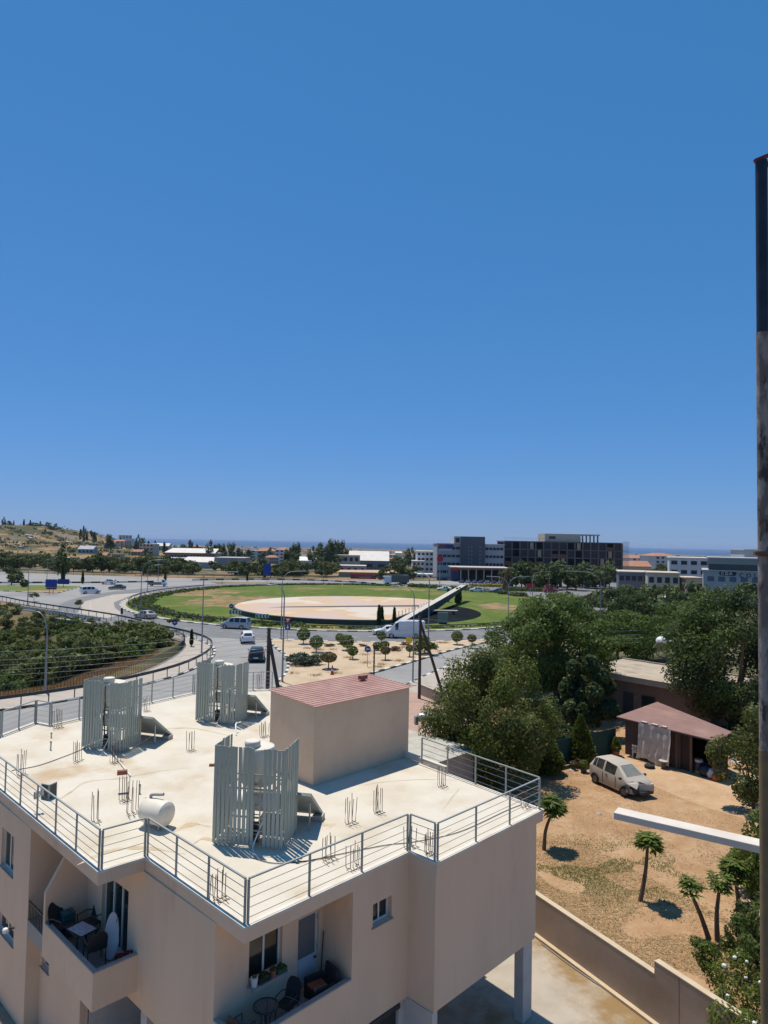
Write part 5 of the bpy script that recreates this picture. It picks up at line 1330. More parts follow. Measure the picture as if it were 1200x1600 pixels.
# ================================================================== STREET FURNITURE, ROUNDABOUT SCULPTURE, ISLAND PLANTS
M_lampost = mat('lamp_post_grey', (0.30,0.31,0.32), .5, (0.24,0.25,0.26), 3, metal=.3)
def lamp_post(label, bpx, bpy_, tpy, arms, r=.10, head=.75, z=.1):
    b = at(bpx, bpy_, z); top = aty(bpx, tpy, b.y).z - z
    t = thing('street_lamp', label, 'street lamp', b, 0, 'street lamps round the roundabout')
    h = top - .5
    MB().tube([(0,0,0),(0,0,h*.35),(0,0,h)], [r,r*.78,r*.55], 10).build('pole', M_lampost, t, True)
    MB().lathe([(r*2.0,0),(r*2.0,.06),(r*1.2,.08)],12).build('base_plate', M_lampost, t)
    for dx, dy, rise in arms:
        d = Vector((dx,dy,0)); L = d.length
        pts = [(0,0,h-.3),(0,0,h), tuple(d*.12+Vector((0,0,h+rise*.55))), tuple(d*.42+Vector((0,0,h+rise*.92))), tuple(d+Vector((0,0,h+rise)))]
        a = MB().tube(catmull(pts,5), r*.42, 8).build('arm', M_lampost, t, True)
        e = d + Vector((0,0,h+rise)); u = d.normalized()
        MB().bar(e - u*.1, e + u*head, .26, .12).build('lamp_head', M_steel, a)
    return t
lamp_post('tall lamp post on the pavement corner, arm pointing right', 315,1020,893, [(3.4,.5,.5)])
lamp_post('lamp post at left edge of sandy island, arm pointing left', 441,1066,922, [(-1.9,.3,1.0)], r=.11)
lamp_post('lamp post beyond the sandy island, arm pointing right', 439,999,903, [(2.6,.6,1.5)], r=.10)
lamp_post('large grey lamp post in front of the scrub, arm to the left', 70,1088,983, [(-1.95,.5,2.1)], r=.13, z=-.3)
lamp_post('double-armed lamp post on the left inside kerb', 219,968,893, [(-1.6,.3,.5),(3.2,.6,2.6)])
lamp_post('thin lamp post on the left side beside the double-armed one', 230,925,888, [(3,.5,1.5)])
lamp_post('grey lamp post at the kerb right of the panel van', 669,1022,897, [(-.6,8,.3)], r=.10)
lamp_post('lamp post on the near pavement beside the brown utility pole', 645,1066,925, [(-1.7,.8,1.0)], r=.09)
lamp_post('double-armed lamp post at the right inside kerb of the lawn', 794,985,912, [(-2.8,.8,1.6),(3.0,.8,1.7)])
lamp_post('lamp post above the tree tops on the right, arm to the left', 938,1000,905, [(-4.2,1,1.6)])
lamp_post('lamp post below the dark offices, arm to the right, nearer one', 832,932,896, [(4.6,1,1)])
lamp_post('lamp post below the dark offices, arm to the right, farther one', 858,924,886, [(5.2,1,1)])
lamp_post('slim lamp post between lawn and far road', 347,912,865+35, [(-.4,3,.2)])
lamp_post('slim lamp post on the far side of the pale disc', 505,912,862, [(.3,3,.2)])
lamp_post('lamp post at the far left beside the round shrub', 43,945,890, [(.5,-3,.3)])
lamp_post('lamp post by the junction right of the ficus row', 944,925,892, [(-4.5,1,1)])
lamp_post('lamp post beyond the far road by the warehouse', 247,908,862, [(.4,3,.2)])
lamp_post('lamp post left of the blue direction sign, far road', 73,912,872, [(.4,3,.2)])

# utility poles (creosoted timber) with struts, and their wires
M_timber = mat('creosoted_timber', (0.075,0.05,0.04), .9, (0.11,0.075,0.06), 6, 6, bump=.5, stretch=(4,4,.4))
def timber_pole(label, bpx, bpy_, tpy, strut=None, r=.15, z=.1):
    b = at(bpx, bpy_, z); h = aty(bpx, tpy, b.y).z - z
    t = thing('utility_pole', label, 'utility pole', b, 0, 'brown timber utility poles')
    MB().tube([(0,0,-.1),(0,0,h)], [r,r*.8], 10).build('pole', M_timber, t, True)
    MB().lathe([(r*1.1,h-.1),(r*1.15,h+.05),(.02,h+.1)],10).build('pole_cap', M_dark, t)
    for k in range(5): MB().lathe([(.03,0),(.05,.05),(.03,.1)],8,Matrix.Translation((-r*1.1,0,h-.4-.45*k)) ).build('insulator', M_steel, t)
    if strut:
        s = at(*strut, z) - b
        MB().tube([(s.x,s.y,-.1),(0,-.02,h-.7)], [r*.95,r*.75], 10).build('strut', M_timber, t, True)
    return b + Vector((0,0,h))
PA = timber_pole('thick timber pole with leaning strut behind the farthest tank screen', 418,1078,982, (436,1082), .2)
PB = timber_pole('dark timber pole with leaning strut right of the stair room', 655,1092,957, None, .15)
timber_pole('short timber pole with insulators before the exit road', 584,1062,1008, None, .09)
b1 = at(692,1085,.1)
tag(MB().tube([tuple(b1), tuple(PB - Vector((0,0,.9)))], [.15,.12], 10).build('pole_strut', M_timber, None, True), 'long timber strut leaning from the carob top to the dark pole', 'strut')
M_wire = mat('pale_wire', (0.36,0.37,0.36), .5)
def wire(a, b, sag, label, r=.016, n=14):
    pts = [a.lerp(b, i/n) - Vector((0,0,sag*4*(i/n)*(1-i/n))) for i in range(n+1)]
    tag(MB().tube([tuple(p) for p in pts], r, 5).build('overhead_wire', M_wire), label, 'wire', 'overhead wires')
left_ys = (1016,1030,1038,1046,1054)
for k in range(5):
    a = aty(-60, left_ys[k]+4-0.0*k, 66); wire(PA - Vector((0.2,0,.45*k+.3)), a, .35, 'thin overhead wire over the scrub, %s from the top' % ('first','second','third','fourth','fifth')[k], .014)
for k in range(4):
    wire(PA - Vector((-.2,0,.45*k+.3)), PB - Vector((0,0,.5*k+.5)), .5, 'thin overhead wire between timber poles, %s from the top' % ('first','second','third','fourth')[k], .010)
    c = aty(1000, 985+6*k, 75); wire(PB - Vector((0,0,.5*k+.5)), c, .5, 'thin overhead wire right of the dark pole, %s from the top' % ('first','second','third','fourth')[k], .010)

# guard rails and fences
M_guard = mat('dark_guard_rail', (0.05,0.05,0.05), .6, (0.09,0.085,0.08), 2)
def guard_rail(label, pts, h=.85, band=.22, step=2.2, m=M_guard, bars=0, z=.1, name='guard_rail', cat='railing', zf=None):
    P = catmull(pts, 5); o = P[0].copy()
    t = thing(name, label, cat, (o.x,o.y,0))
    Z = [(zf(p) if zf else z) for p in P]
    r = MB()
    for i in range(len(P)-1):
        a, b = P[i]-o, P[i+1]-o; r.bar((a.x,a.y,Z[i]+h),(b.x,b.y,Z[i+1]+h),.07,band)
        if bars: r.bar((a.x,a.y,Z[i]+.12),(b.x,b.y,Z[i+1]+.12),.05,.05)
    r.build('rail', m, t)
    po = MB(); acc = 0; last = -1e9
    for i in range(len(P)-1):
        L = (P[i+1]-P[i]).length; s = 0
        while s < L:
            if acc + s - last >= (bars or step)-1e-6:
                p = P[i].lerp(P[i+1], s/L)-o; zz = Z[i]; pw=.018 if bars else .035; po.box(p.x-pw,p.x+pw,p.y-pw,p.y+pw,zz-.15,zz+h-band*.4); last = acc + s
            s += .05
        acc += L
    po.build('rail_posts', m, t)['kind'] = 'stuff'
    return t
guard_rail('dark guard rail round the pavement bend left of the approach road', [(p[0]-.35,p[1]) for p in ROAD_L[1:9]], .9, .28)
guard_rail('green barred fence between pavement and scrub', [(p[0]+.15,p[1]) for p in SW_IN], 1.1, .05, m=mat('fence_green',(0.045,0.065,0.055),.6), bars=.3, name='bar_fence', cat='fence')
guard_rail('brown barred fence along the dry grass beyond the roof', [(-75,28.5),(-56,42),(-45,50.2),(-36.3,57.6)], .9, .05, m=mat('fence_brown',(0.10,0.07,0.05),.8), bars=.5, name='bar_fence', cat='fence')
guard_rail('dark guard rail on the left inner kerb of the roundabout', ell(-1.7, 26, 150, 262), .85, .2, step=3)
guard_rail('guard rail on the near inner kerb of the roundabout', ell(-1.7, 20, 264, 322), .6, .14, step=3.5)
guard_rail('long guard rail along the west road over the ravine', [(-150,187),(-93,156.5),(-68,135.5),(-47,119),(-38,110)], 1.0, .25, step=2.5)
guard_rail('guard rail behind the far side of the ring road', [(-64,245.5),(-7,253.5),(20,259.5),(40,266)], 1.2, .3, step=4)
guard_rail('guard rail along the far west road', [(-330,352),(-150,263.5),(-66,245)], 1.2, .3, step=4)
# pale balustrade blocks and the culvert wall under the west road
t = thing('balustrade', 'row of pale concrete blocks below the west guard rail', 'balustrade', (0,0,0))
A, B = Vector((-47.5,118.2,0)), Vector((-70,135.2,0))
for k in range(24):
    p = A.lerp(B, k/24); d = (B-A).normalized(); MB().bar(p - Vector((.2,.5,-.2)), p + d*.75 - Vector((.2,.5,-.2)), .25, .75).build('block', mat('pale_block',(0.60,0.575,0.53),.9,(0.45,0.43,0.4),2), t)
A, B = at(81,966,.2), at(164,979,.2)
t = thing('culvert_wall', 'grey concrete culvert wall with a thin railing above the scrub', 'wall', A, math.atan2((B-A).y,(B-A).x)); Lw = (B-A).length
MB().box(0,Lw,0,.5,-5.5,.0).build('wall_panel', mat('grey_culvert',(0.20,0.195,0.185),.95,(0.155,0.15,0.14),.6,6), t); MB().box(-.1,Lw+.1,-.08,.58,.001,.15).build('coping', M_concrete, t)
for k in range(9): MB().bar((Lw*k/8,.2,.15),(Lw*k/8,.2,1.2),.06).build('post', M_dark, t)
for z in (.7,1.2): MB().bar((0,.2,z),(Lw,.2,z),.05).build('rail_bar', M_dark, t)

# ---- sundial-like sculpture on the lawn
SC = Vector((-5,142,0)); SR = 25.0
c0, c1 = Vector((3.2,120.6,0)), Vector((14.9,156.5,0)); cd = (c1-c0).normalized(); cn = Vector((cd.y,-cd.x,0))   # cn points right
arc = [SC + Vector((SR*math.cos(a), SR*math.sin(a), 0)) for a in [R(360*i/96) for i in range(96)]]
left = [p for p in arc if (p-c0).dot(cn) < -0.4]
t0 = math.atan2((c0-SC).y,(c0-SC).x)
left.sort(key=lambda p: (math.atan2((p-SC).y,(p-SC).x) - t0) % (2*PI)); left = left[::-1]
t = thing('sundial_plaza', 'large pale disc-shaped sundial monument with rising blade on the lawn', 'monument', SC)
L2 = [(p.x-SC.x, p.y-SC.y) for p in left]
L2 = L2[::-1]
M_rim = mat('dark_green_rim', (0.03,0.05,0.045), .7, (0.045,0.065,0.06), .5)
M_disc = mat('plaza_paving', (0.50,0.385,0.325), .9, (0.53,0.375,0.225), .05, 2, col3=(0.56,0.49,0.41), scale3=.05, lo3=.52, hi3=.57, lo=.44, hi=.5, bump=.1, bscale=3)
MB().prism(L2, .1, .97).build('disc_rim', M_rim, t)
MB().prism([(x*.985,y*.985) for x,y in L2], .971, 1.03).build('disc_top', M_disc, t)
def sp(v): return Vector((v.x-SC.x, v.y-SC.y, v.z))
ga, gb = sp(at(418,949.2,1.04)), sp(at(655,946.5,1.04))
MB().poly([ga, gb + Vector((0,-1.8,0)), gb + Vector((0,1.8,0)), ga.lerp(gb,.12)+Vector((0,1.8,0))]).build('shade_strip', mat('shade_strip_dark',(0.10,0.085,0.075),.9), t)  # flat dark strip: shading along a raised edge, painted onto the disc
right = [p for p in arc if (p-c0).dot(cn) > 0.2]
right.sort(key=lambda p: (p-c0).dot(cd))
MB().prism([(p.x-SC.x, p.y-SC.y) for p in right], .1, .19).build('dark_basin', mat('basin_dark',(0.012,0.016,0.018),.95,(0.02,0.024,0.026),.3,spec=0), t)
# blade
bl = MB(); prof = [(-1.5,.12),(15,.16),(21,.85),(52.5,3.65),(53,4.05),(51,4.1),(2,1.15),(-1.5,.9)]
def bp(s, off, z): p = c0 + cd*s + cn*off; return (p.x-SC.x, p.y-SC.y, z)
for off, rev in ((0.0,False),(1.5,True)): 
    f = [bp(s,off,z) for s,z in prof]; bl.poly(f[::-1] if rev else f)
for i in range(len(prof)):
    a, b = prof[i], prof[(i+1)%len(prof)]; bl.poly([bp(a[0],0,a[1]),bp(a[0],1.5,a[1]),bp(b[0],1.5,b[1]),bp(b[0],0,b[1])])
bl.build('blade', M_rim, t)
tp = MB(); 
tp.poly([bp(-1.4,.1,.93),bp(-1.4,1.4,.93),bp(2,1.4,1.18),bp(2,.1,1.18)]); tp.poly([bp(2,.1,1.18),bp(2,1.4,1.18),bp(51,1.4,4.13),bp(51,.1,4.13)])
tp.build('blade_top', mat('blade_pale',(0.55,0.51,0.45),.9,(0.47,0.43,0.38),.6), t)
for k in range(12): 
    p = bp(3+2.2*k,-1.2,1.03); MB().tube([p,(p[0],p[1],1.95)],.06,6).build('peg', M_steel, t)
wa, wb2 = sp(at(661,953.8,.9)), sp(at(715,954.6,.9)); MB().bar(wa, wb2, .9, .22).build('bench_slab', mat('bench_pale',(0.62,0.53,0.45),.9), t)
for k in (.12,.88): 
    p = wa.lerp(wb2,k); MB().box(p.x-.2,p.x+.2,p.y-.2,p.y+.2,.19,.8).build('bench_foot', M_rim, t)
# cypresses on the lawn
def cypress(px, py, tpy, label, m=M_leaf_dark, w=.12, z=.13, grp=None, seed=1, n=600):
    b = at(px,py,z); h = aty(px,tpy,b.y).z - z
    t = thing('cypress', label, 'tree', b, 0, grp); MB().tube([(0,0,0),(0,0,h*.6)],[.08,.03],6).build('trunk', M_bark, t)
    link_mesh('crown', cypress_mesh(h, h*w, m, n, h*.12, seed, .1, .45), t); return t
cypress(592,977,946,'slim dark cypress before the pale disc, left of a pair',seed=1); cypress(596.5,976,948,'slim dark cypress before the pale disc, right of the pair',seed=2)
cypress(616,975,949,'single slim dark cypress at the foot of the blade',seed=3)
cypress(700,941,920,'dark cypress behind the rising blade, smaller one',w=.14,seed=4); cypress(714,944,919,'dark cypress behind the blade tip, front of two',w=.16,seed=5); cypress(718,943,918,'dark cypress behind the blade tip, rear of two',w=.15,seed=6)
cypress(299,1010,984,'slim dark young cypress standing on the pavement bend',w=.115,z=.11,seed=7,n=900)
t = thing('info_pillar','grey information pillar on the lawn right of the blade','sign', at(692,975,.13)); MB().box(-.9,.9,-.15,.15,.25,2.0).build('panel', mat('pillar_grey',(0.20,0.23,0.22),.6), t); MB().box(-.7,.7,-.12,.12,0,.249).build('foot', M_dark, t)
# low planting on the lawn edge
cl = []; rg = random.Random(21)
for k in range(520):
    a = R(rg.uniform(78,262)); kk = rg.uniform(-6.5,-2.6) if a > R(150) else rg.uniform(-4.0,-2.6); x, y = RC.x+(RA+kk)*math.cos(a), RC.y+(RB+kk)*math.sin(a); cl.append((x,y,.30,1.2,1.2,.36))
for k in range(260):
    a = R(rg.uniform(262,400)); kk = rg.uniform(-3.6,-2.6); cl.append((RC.x+(RA+kk)*math.cos(a), RC.y+(RB+kk)*math.sin(a), .2, 1.0,1.0,.22))
for k in range(60):
    a = R(rg.uniform(20,78)); kk = rg.uniform(-6,-2.6); cl.append((RC.x+(RA+kk)*math.cos(a), RC.y+(RB+kk)*math.sin(a), .6, 1.5,1.5,.7))
V, F = leaf_cloud(cl, 15000, .55, 1.5, 3); tag(link_mesh('ground_cover', vf_mesh('ground_cover', V, F, leaf_mat('cover_leaf',(0.05,0.075,0.022),(0.105,0.135,0.04),None,.15,.8))), 'low dark green planting along the edge of the lawn', 'ground cover', kind='stuff')

# ---- signs
M_signblue = mat('sign_blue',(0.01,0.045,0.25),.5); M_signwhite = mat('sign_white',(0.75,0.75,0.75),.5); M_signred = mat('sign_red',(0.45,0.03,0.04),.5); M_signyellow = mat('sign_yellow',(0.70,0.48,0.02),.5)
def disc(r, mt, name, par, z, y, n=20): return MB().lathe([(r,-.012),(r,.012)],n,Matrix.Translation((0,y,z)) @ Matrix.Rotation(R(90),4,'X')).build(name, mt, par)
def flat(poly, y, mt, name, par): return MB().poly([(x,y,z) for x,z in poly]).build(name, mt, par)
def arrow_down(par, zc, s, y):   # white arrow pointing down-left
    flat([(-.10*s,zc+.42*s),(.10*s,zc+.42*s),(.10*s,zc-.05*s),(.32*s,zc-.05*s),(0,zc-.45*s),(-.32*s,zc-.05*s),(-.10*s,zc-.05*s)], y, M_signwhite, 'arrow_mark', par)
b = at(449,1000,.13); t = thing('give_way_sign','give-way triangle above a blue plate on the island tip','traffic sign', b)
MB().tube([(0,0,0),(0,0,2.35)],.04,8).build('pole', M_steel, t)
H_ = 2.35
tri = [(-.46,3.1),(.46,3.1),(0,2.3)]; p = flat(tri[::-1], -.05, M_signred, 'sign_face', t); flat([(-.30,3.02),(.30,3.02),(0,2.5)][::-1], -.056, mat('sign_pink_white',(0.66,0.55,0.56),.5), 'sign_centre', p)
p = MB().box(-.38,.38,-.05,-.03,1.45,2.2).build('sign_face', M_signblue, t); arrow_down(p, 1.85, .62, -.056)
def keep_left(label, px, py, hz, r, z=.13):
    b = at(px,py,z); t = thing('direction_sign_round', label, 'traffic sign', b); MB().tube([(0,0,0),(0,0,hz)],.035,8).build('pole', M_steel, t)
    p = disc(r, M_signblue, 'sign_face', t, hz, -.05); flat([(-.55*r,hz),(-.15*r,hz+.4*r),(-.15*r,hz+.14*r),(.6*r,hz+.14*r),(.6*r,hz-.14*r),(-.15*r,hz-.14*r),(-.15*r,hz-.4*r)][::-1], -.07, M_signwhite, 'arrow_mark', p)
keep_left('round blue arrow sign above the left chevron board', 361,962,1.75,.42)
keep_left('round blue arrow sign on the sandy island', 574,1042,2.0,.36)
keep_left('small round blue sign on the outer pavement by the little tree', 273,985,1.2,.42)
def chevrons(label, px, py, n, w=.52):
    b = at(px,py,.13); t = thing('chevron_board', label, 'traffic sign', b); W = n*w
    p = MB().box(0,W,-.02,.02,.45,1.15).build('board', M_signwhite, t)
    for k in range(n-0):
        x = .08+w*k; flat([(x,.80),(x+.22,1.14),(x+.44,1.14),(x+.22,.80),(x+.44,.46),(x+.22,.46)][::-1], -.026, M_black, 'chevron_mark', p)
    for x in (.3,W-.3): MB().bar((x,0.03,0),(x,0.03,.46),.06).build('post', M_steel, t)
chevrons('black and white chevron board, left one, at the ring kerb', 357.5,963,4,.55); chevrons('black and white chevron board, right one, at the ring kerb', 399,969.5,4,.58)
b = at(639,1010,.13); t = thing('yellow_sign','small yellow sign behind the lamp post on the island','traffic sign', b); MB().tube([(0,0,0),(0,0,.6)],.03,8).build('pole', M_steel, t); MB().box(-.42,.42,-.03,.0,.5,1.2).build('sign_face', M_signyellow, t)
# blue direction boards seen from the side of the green median
b = at(80,928,.13); t = thing('direction_board','large blue direction board on two posts by the green median','road sign', b)
for x in (-.35,.35): MB().bar((x*1.3,0,0),(x*1.3,0,3.6),.14).build('post', M_steel, t)
MB().box(-1.45,1.35,-.1,-.05,1.55,3.5).build('board', M_signblue, t); MB().box(-1.2,1.3,-.1,-.05,1.1,1.5).build('lower_board', M_dark, t)
b = at(99,918,.1); t = thing('direction_board','smaller blue board right of the large blue one','road sign', b); MB().bar((0,0,0),(0,0,1.2),.12).build('post', M_steel, t); MB().box(-1.6,1.6,-.1,-.05,.9,2.3).build('board', M_signblue, t)
b = at(417,908,.0); t = thing('direction_board','blue direction board beyond the far road','road sign', b); MB().bar((0,.1,0),(0,.1,6),.14).build('post', M_steel, t); MB().box(-1.2,1.2,-.1,-.05,2.2,6.0).build('board', M_signblue, t)
# traffic cone
b = at(519,1054,.13); t = thing('traffic_cone','red traffic cone on the sandy island','traffic cone', b); MB().box(-.2,.2,-.2,.2,0,.05).build('cone_base', M_signred, t); MB().lathe([(.17,.05),(.09,.55),(.06,.9),(.03,1.0)],14).build('cone_body', mat('cone_red',(0.42,0.06,0.03),.6), t, True); MB().lathe([(.118,.40),(.098,.55)],14).build('cone_band', M_signwhite, t)
# slim grey sign by the bend
b = at(190,968,.1); t = thing('dark_sign','dark narrow sign at the west bend','traffic sign', b); MB().tube([(0,0,0),(0,0,1.2)],.04,8).build('pole', M_steel, t); MB().box(-.2,.2,-.05,.0,.9,1.9).build('sign_face', M_dark, t)

# ---- clipped trees and shrubs on the sandy island
def clipped(px, py, cpy, rpx, leaf, label, flat_=.92, seed=1):
    b = at(px,py,.13); k = b.y/F_PX; r = rpx*k; h = aty(px,cpy,b.y).z-.13
    t = thing('clipped_tree', label, 'tree', b, 0, 'clipped ball trees on the sandy island')
    MB().tube([(0,0,-.02),(.03,0,h*.6),(0,0,h)],[.07,.055,.03],7).build('trunk', M_bark, t); link_mesh('crown', ball_mesh(r, leaf, 900, r*.26, seed, flat_), t, (0,0,h))
clipped(474,1006,991,10.5,M_leaf_green,'clipped round tree nearest the give-way sign',seed=1); clipped(494,1019,1003,11,M_leaf_green,'clipped round tree above the big grey-green bush',seed=2)
clipped(531,1006,996,7.5,M_leaf_bright,'small yellowish clipped tree behind the round pair',seed=3); clipped(542,1016,1002,11,M_leaf_green,'clipped round tree in the middle of the island',seed=4)
clipped(551,1030,1017,8.5,M_leaf_green,'small clipped tree left of the round blue sign',seed=5); clipped(513,1045,1027,13,M_leaf_brown,'flat-topped brownish clipped tree by the traffic cone',.62,seed=6)
clipped(596,1004,993,7.5,M_leaf_green,'clipped tree in front of the van bonnet',seed=7); clipped(589,1016,1009,7,M_leaf_green,'low clipped tree right of the round blue sign',seed=8); clipped(601,1018,1008,7.5,M_leaf_green,'low clipped tree behind the short timber pole',seed=9)
clipped(602,1031,1016,8,M_leaf_brown,'olive clipped tree with thin stem by the exit road',.85,seed=10); clipped(640,1026,1013,6.5,M_leaf_brown,'small brown clipped tree beside the lamp post',.85,seed=11)
clipped(714,1007,994,9.5,M_leaf_bright,'bright clipped tree alone on the right of the island',seed=12); clipped(737,1011,997,7.5,M_leaf_brown,'brown clipped tree at the right tip of the island',.85,seed=13)
def shrub(px, py, rpx, hpx, leaf, label, seed, n=1100, name='shrub'):
    b = at(px,py,.12); k = b.y/F_PX; me = bush_mesh('foliage', rpx*k, rpx*k*.7, hpx*k*.62, leaf, n, rpx*k*.13, 14, seed); t = thing(name, label, 'bush', b); link_mesh('foliage', me, t)
    return t
shrub(475,1038,29,18,M_leaf_grey,'wide grey-green bush on the sandy island',1,2600); shrub(664,1022,19,24,M_leaf_green,'big round dark bush behind the timber pole',2,2600)
shrub(617,1017,10,6,M_leaf_red,'low dark red shrub right of the clipped trees',3); shrub(568,1010,7,4,M_leaf_red,'low dark red shrub left of the clipped trees',4); shrub(633,1008,8,4,M_leaf_red,'low red shrub below the panel van',5); shrub(512,1010,10,4,M_leaf_brown,'dry flat shrub between the round trees',6)
shrub(655,1000,8,7,M_leaf_bright,'light green shrub against the rear of the panel van',7)
# tufts on the sand
def tuft_area(rg):
    k = rg.choice(range(40)); rr = random.Random(k); x, y = rr.uniform(-12,10), rr.uniform(70,100); p = (x+rg.gauss(0,.35), y+rg.gauss(0,.35), .13)
    return p if poly_dist(p[0],p[1],ISLS) > .5 else None
blades(tuft_area, 5000, .22, .04, M_straw, 'dry_tufts', 'dry tufts scattered over the sandy island', 'grass', 5, lay=.9)
# small flat-crowned trees on the outer pavement
for px, py, cy, r, lb in ((376//3+0,950,941,7,'flat-crowned sapling on the west road edge'),(273,985,968,9,'small tree behind the round blue sign on the outer pavement'),(53,940,930,8,'flat-crowned sapling farther out on the west road edge')):
    b = at(px,py,.0); k = b.y/F_PX; h = aty(px,cy,b.y).z; t = thing('sapling', lb, 'tree', b); MB().tube([(0,0,0),(0,0,h)],[.06,.03],6).build('trunk', M_bark, t)
    V, F = leaf_cloud([(rnd(-r,r)*k*.8, rnd(-r,r)*k*.8, h+rnd(-.3,.3), r*k*.5, r*k*.5, r*k*.25) for _ in range(7)], 420, .3, 1.6, px); link_mesh('crown', vf_mesh('crown', V, F, M_leaf_olive), t)
clip_ = at(38,917,.13); t = thing('round_shrub','dark round shrub on the green median','bush', clip_); link_mesh('foliage', ball_mesh(1.15, M_leaf_dark, 700, .35, 31), t, (0,0,1.0)); MB().tube([(0,0,0),(0,0,.6)],.08,6).build('trunk', M_bark, t)
# ================================================================== BUILDINGS AND TREES FAR OFF
M_bgrey = mat('facade_grey',(0.42,0.42,0.44),.8,(0.37,0.37,0.39),.2); M_bdark = mat('facade_slate',(0.085,0.095,0.12),.7,(0.10,0.11,0.135),.15); M_bcream = mat('facade_cream',(0.55,0.47,0.37),.9,(0.48,0.40,0.31),.3); M_bwhite = mat('facade_white',(0.64,0.63,0.61),.85,(0.56,0.55,0.53),.3)
M_winfar = mat('far_window',(0.03,0.035,0.045),.25); M_tile = mat('clay_tiles',(0.40,0.20,0.125),.9,(0.34,0.165,0.10),.5); M_sheetroof = mat('pale_sheet_roof',(0.66,0.63,0.57),.7,(0.58,0.55,0.49),.3)
ORD = ('first','second','third','fourth','fifth','sixth','seventh','eighth','ninth','tenth','eleventh')
def Xat(px, Y): return aty(px, 850, Y).x
def block(name, label, cat, px0, px1, ytop, Y, depth, wall_m, floors=0, bays=0, roof_m=None, gable=0.0, win=(.55,.5), wm=None, rz=0.0, group=None, zb=None, parapet=.0, band=False):
    x0, x1 = Xat(px0, Y), Xat(px1, Y); W = x1-x0; zt_ = aty((px0+px1)/2, ytop, Y).z; zg = min(zt(x0+W/2, Y), zt(x0+W/2, Y+depth)) - .5 if zb is None else zb
    t = thing(name, label, cat, (x0, Y, zg), rz, group); H_ = zt_-zg
    MB().box(0,W,0,depth,0,H_).build('wall', wall_m, t)
    if gable:
        g = MB(); g.poly([(-.3,-.4,H_+.02),(W+.3,-.4,H_+.02),(W+.3,depth/2,H_+gable),(-.3,depth/2,H_+gable)]); g.poly([(W+.3,depth+.4,H_+.02),(-.3,depth+.4,H_+.02),(-.3,depth/2,H_+gable),(W+.3,depth/2,H_+gable)])
        for x in (-.02,W+.02): g.poly([(x,0,H_),(x,depth,H_),(x,depth/2,H_+gable-.05)])
        g.build('roof', roof_m or M_tile, t)
    else:
        MB().box(-.25,W+.25,-.25,depth+.25,H_+.002,H_+.3).build('roof', roof_m or M_sheetroof, t)
    if floors:
        vis = H_ - .0; fh = vis/ (floors+.0)
        for j in range(floors):
            z0 = j*fh + fh*(1-win[1])*.55; z1 = z0 + fh*win[1]
            if band:
                w = MB().box(.6,W-.6,-.06,-.01,z0,z1).build('window_band', wm or M_winfar, t); 
                for k in range(1,bays): MB().box(W*k/bays-.06,W*k/bays+.06,-.09,-.061,z0,z1).build('mullion', wall_m, w)
            else:
                for k in range(bays):
                    c = W*(k+.5)/bays; hw = W/bays*win[0]/2; MB().box(c-hw,c+hw,-.06,-.01,z0,z1).build('window', wm or M_winfar, t)
    return t, W, H_
# --- grey office block
Y0 = 288
t, W, H_ = block('office_block','grey office block with banded windows and tall slate slab','building',683,788,850.5,Y0,22,M_bgrey,0,0)
fh = H_/5
for a, b in ((.02,.34),(.72,.985)):
    for j in range(5):
        z0 = j*fh+fh*.30
        w = MB().box(W*a,W*b,-.06,-.01,z0,z0+fh*.34).build('window_band', M_winfar, t)
        for k in range(1,5): MB().box(W*(a+(b-a)*k/5)-.12,W*(a+(b-a)*k/5)+.12,-.1,-.061,z0,z0+fh*.34).build('mullion', M_bgrey, w)
zt_s = aty(740,838.5,Y0).z - t.location.z
s = MB().box(W*.35,W*.705,-1.6,18,0,zt_s).build('slate_slab', M_bdark, t)
for k in (.33,.45,.78,.84,): 
    x = W*(.35+.355*k)
    for j in range(9): MB().box(x-.18,x+.18,-1.66,-1.605,2+j*1.6,2.9+j*1.6).build('slot_window', mat('slot_grey',(0.20,0.215,0.25),.6), s)
MB().box(W*.25,W*.349,-1.0,14,H_+.31,zt_s-.02).build('stair_tower', M_bgrey, t); MB().box(W*.27,W*.33,-1.06,-1.01,H_+.7,zt_s-.7).build('tower_opening', M_winfar, t)
MB().box(.8,W*.24,-.5,-.3,H_-1.7,H_-.3).build('sign_board', mat('sign_redblue',(0.25,0.06,0.10),.6), t); MB().box(W*.13,W*.24,-.52,-.51,H_-1.6,H_-.4).build('sign_blue_end', M_signblue, t)
MB().box(.8,W*.22,-.45,-.3,H_-2.9,H_-2.0).build('banner', mat('banner_white',(0.5,0.54,0.60),.6), t)
# --- dark unfinished block with concrete frame and scaffolding
Y1 = 296; x0, x1 = Xat(788,Y1), Xat(972,Y1); W = x1-x0; zg = -1.0
t = thing('unfinished_block','dark unfinished office block with concrete frame and roof house','building',(x0,Y1,zg)); H_ = aty(880,846.5,Y1).z-zg
M_frame_d = mat('raw_concrete',(0.17,0.145,0.135),.95,(0.12,0.105,0.10),.25,6); M_void = mat('dark_interior',(0.022,0.02,0.024),.9); M_net = mat('dark_netting',(0.05,0.043,0.05),.9,(0.075,0.06,0.06),.15,6)
MB().box(.3,W-.3,1.6,20,0,H_-.4).build('core', M_void, t)
nf, nb = 5, 15; fh = H_/nf
for j in range(nf+1): MB().box(0,W,-.3,20.3,j*fh-.45 if j else 0,j*fh if j else .1).build('floor_slab', M_frame_d, t)
rg = random.Random(4)
for k in range(nb+1): MB().box(W*k/nb-.3,W*k/nb+.3,-.1,.5,.1,H_-.46).build('column', M_frame_d, t)
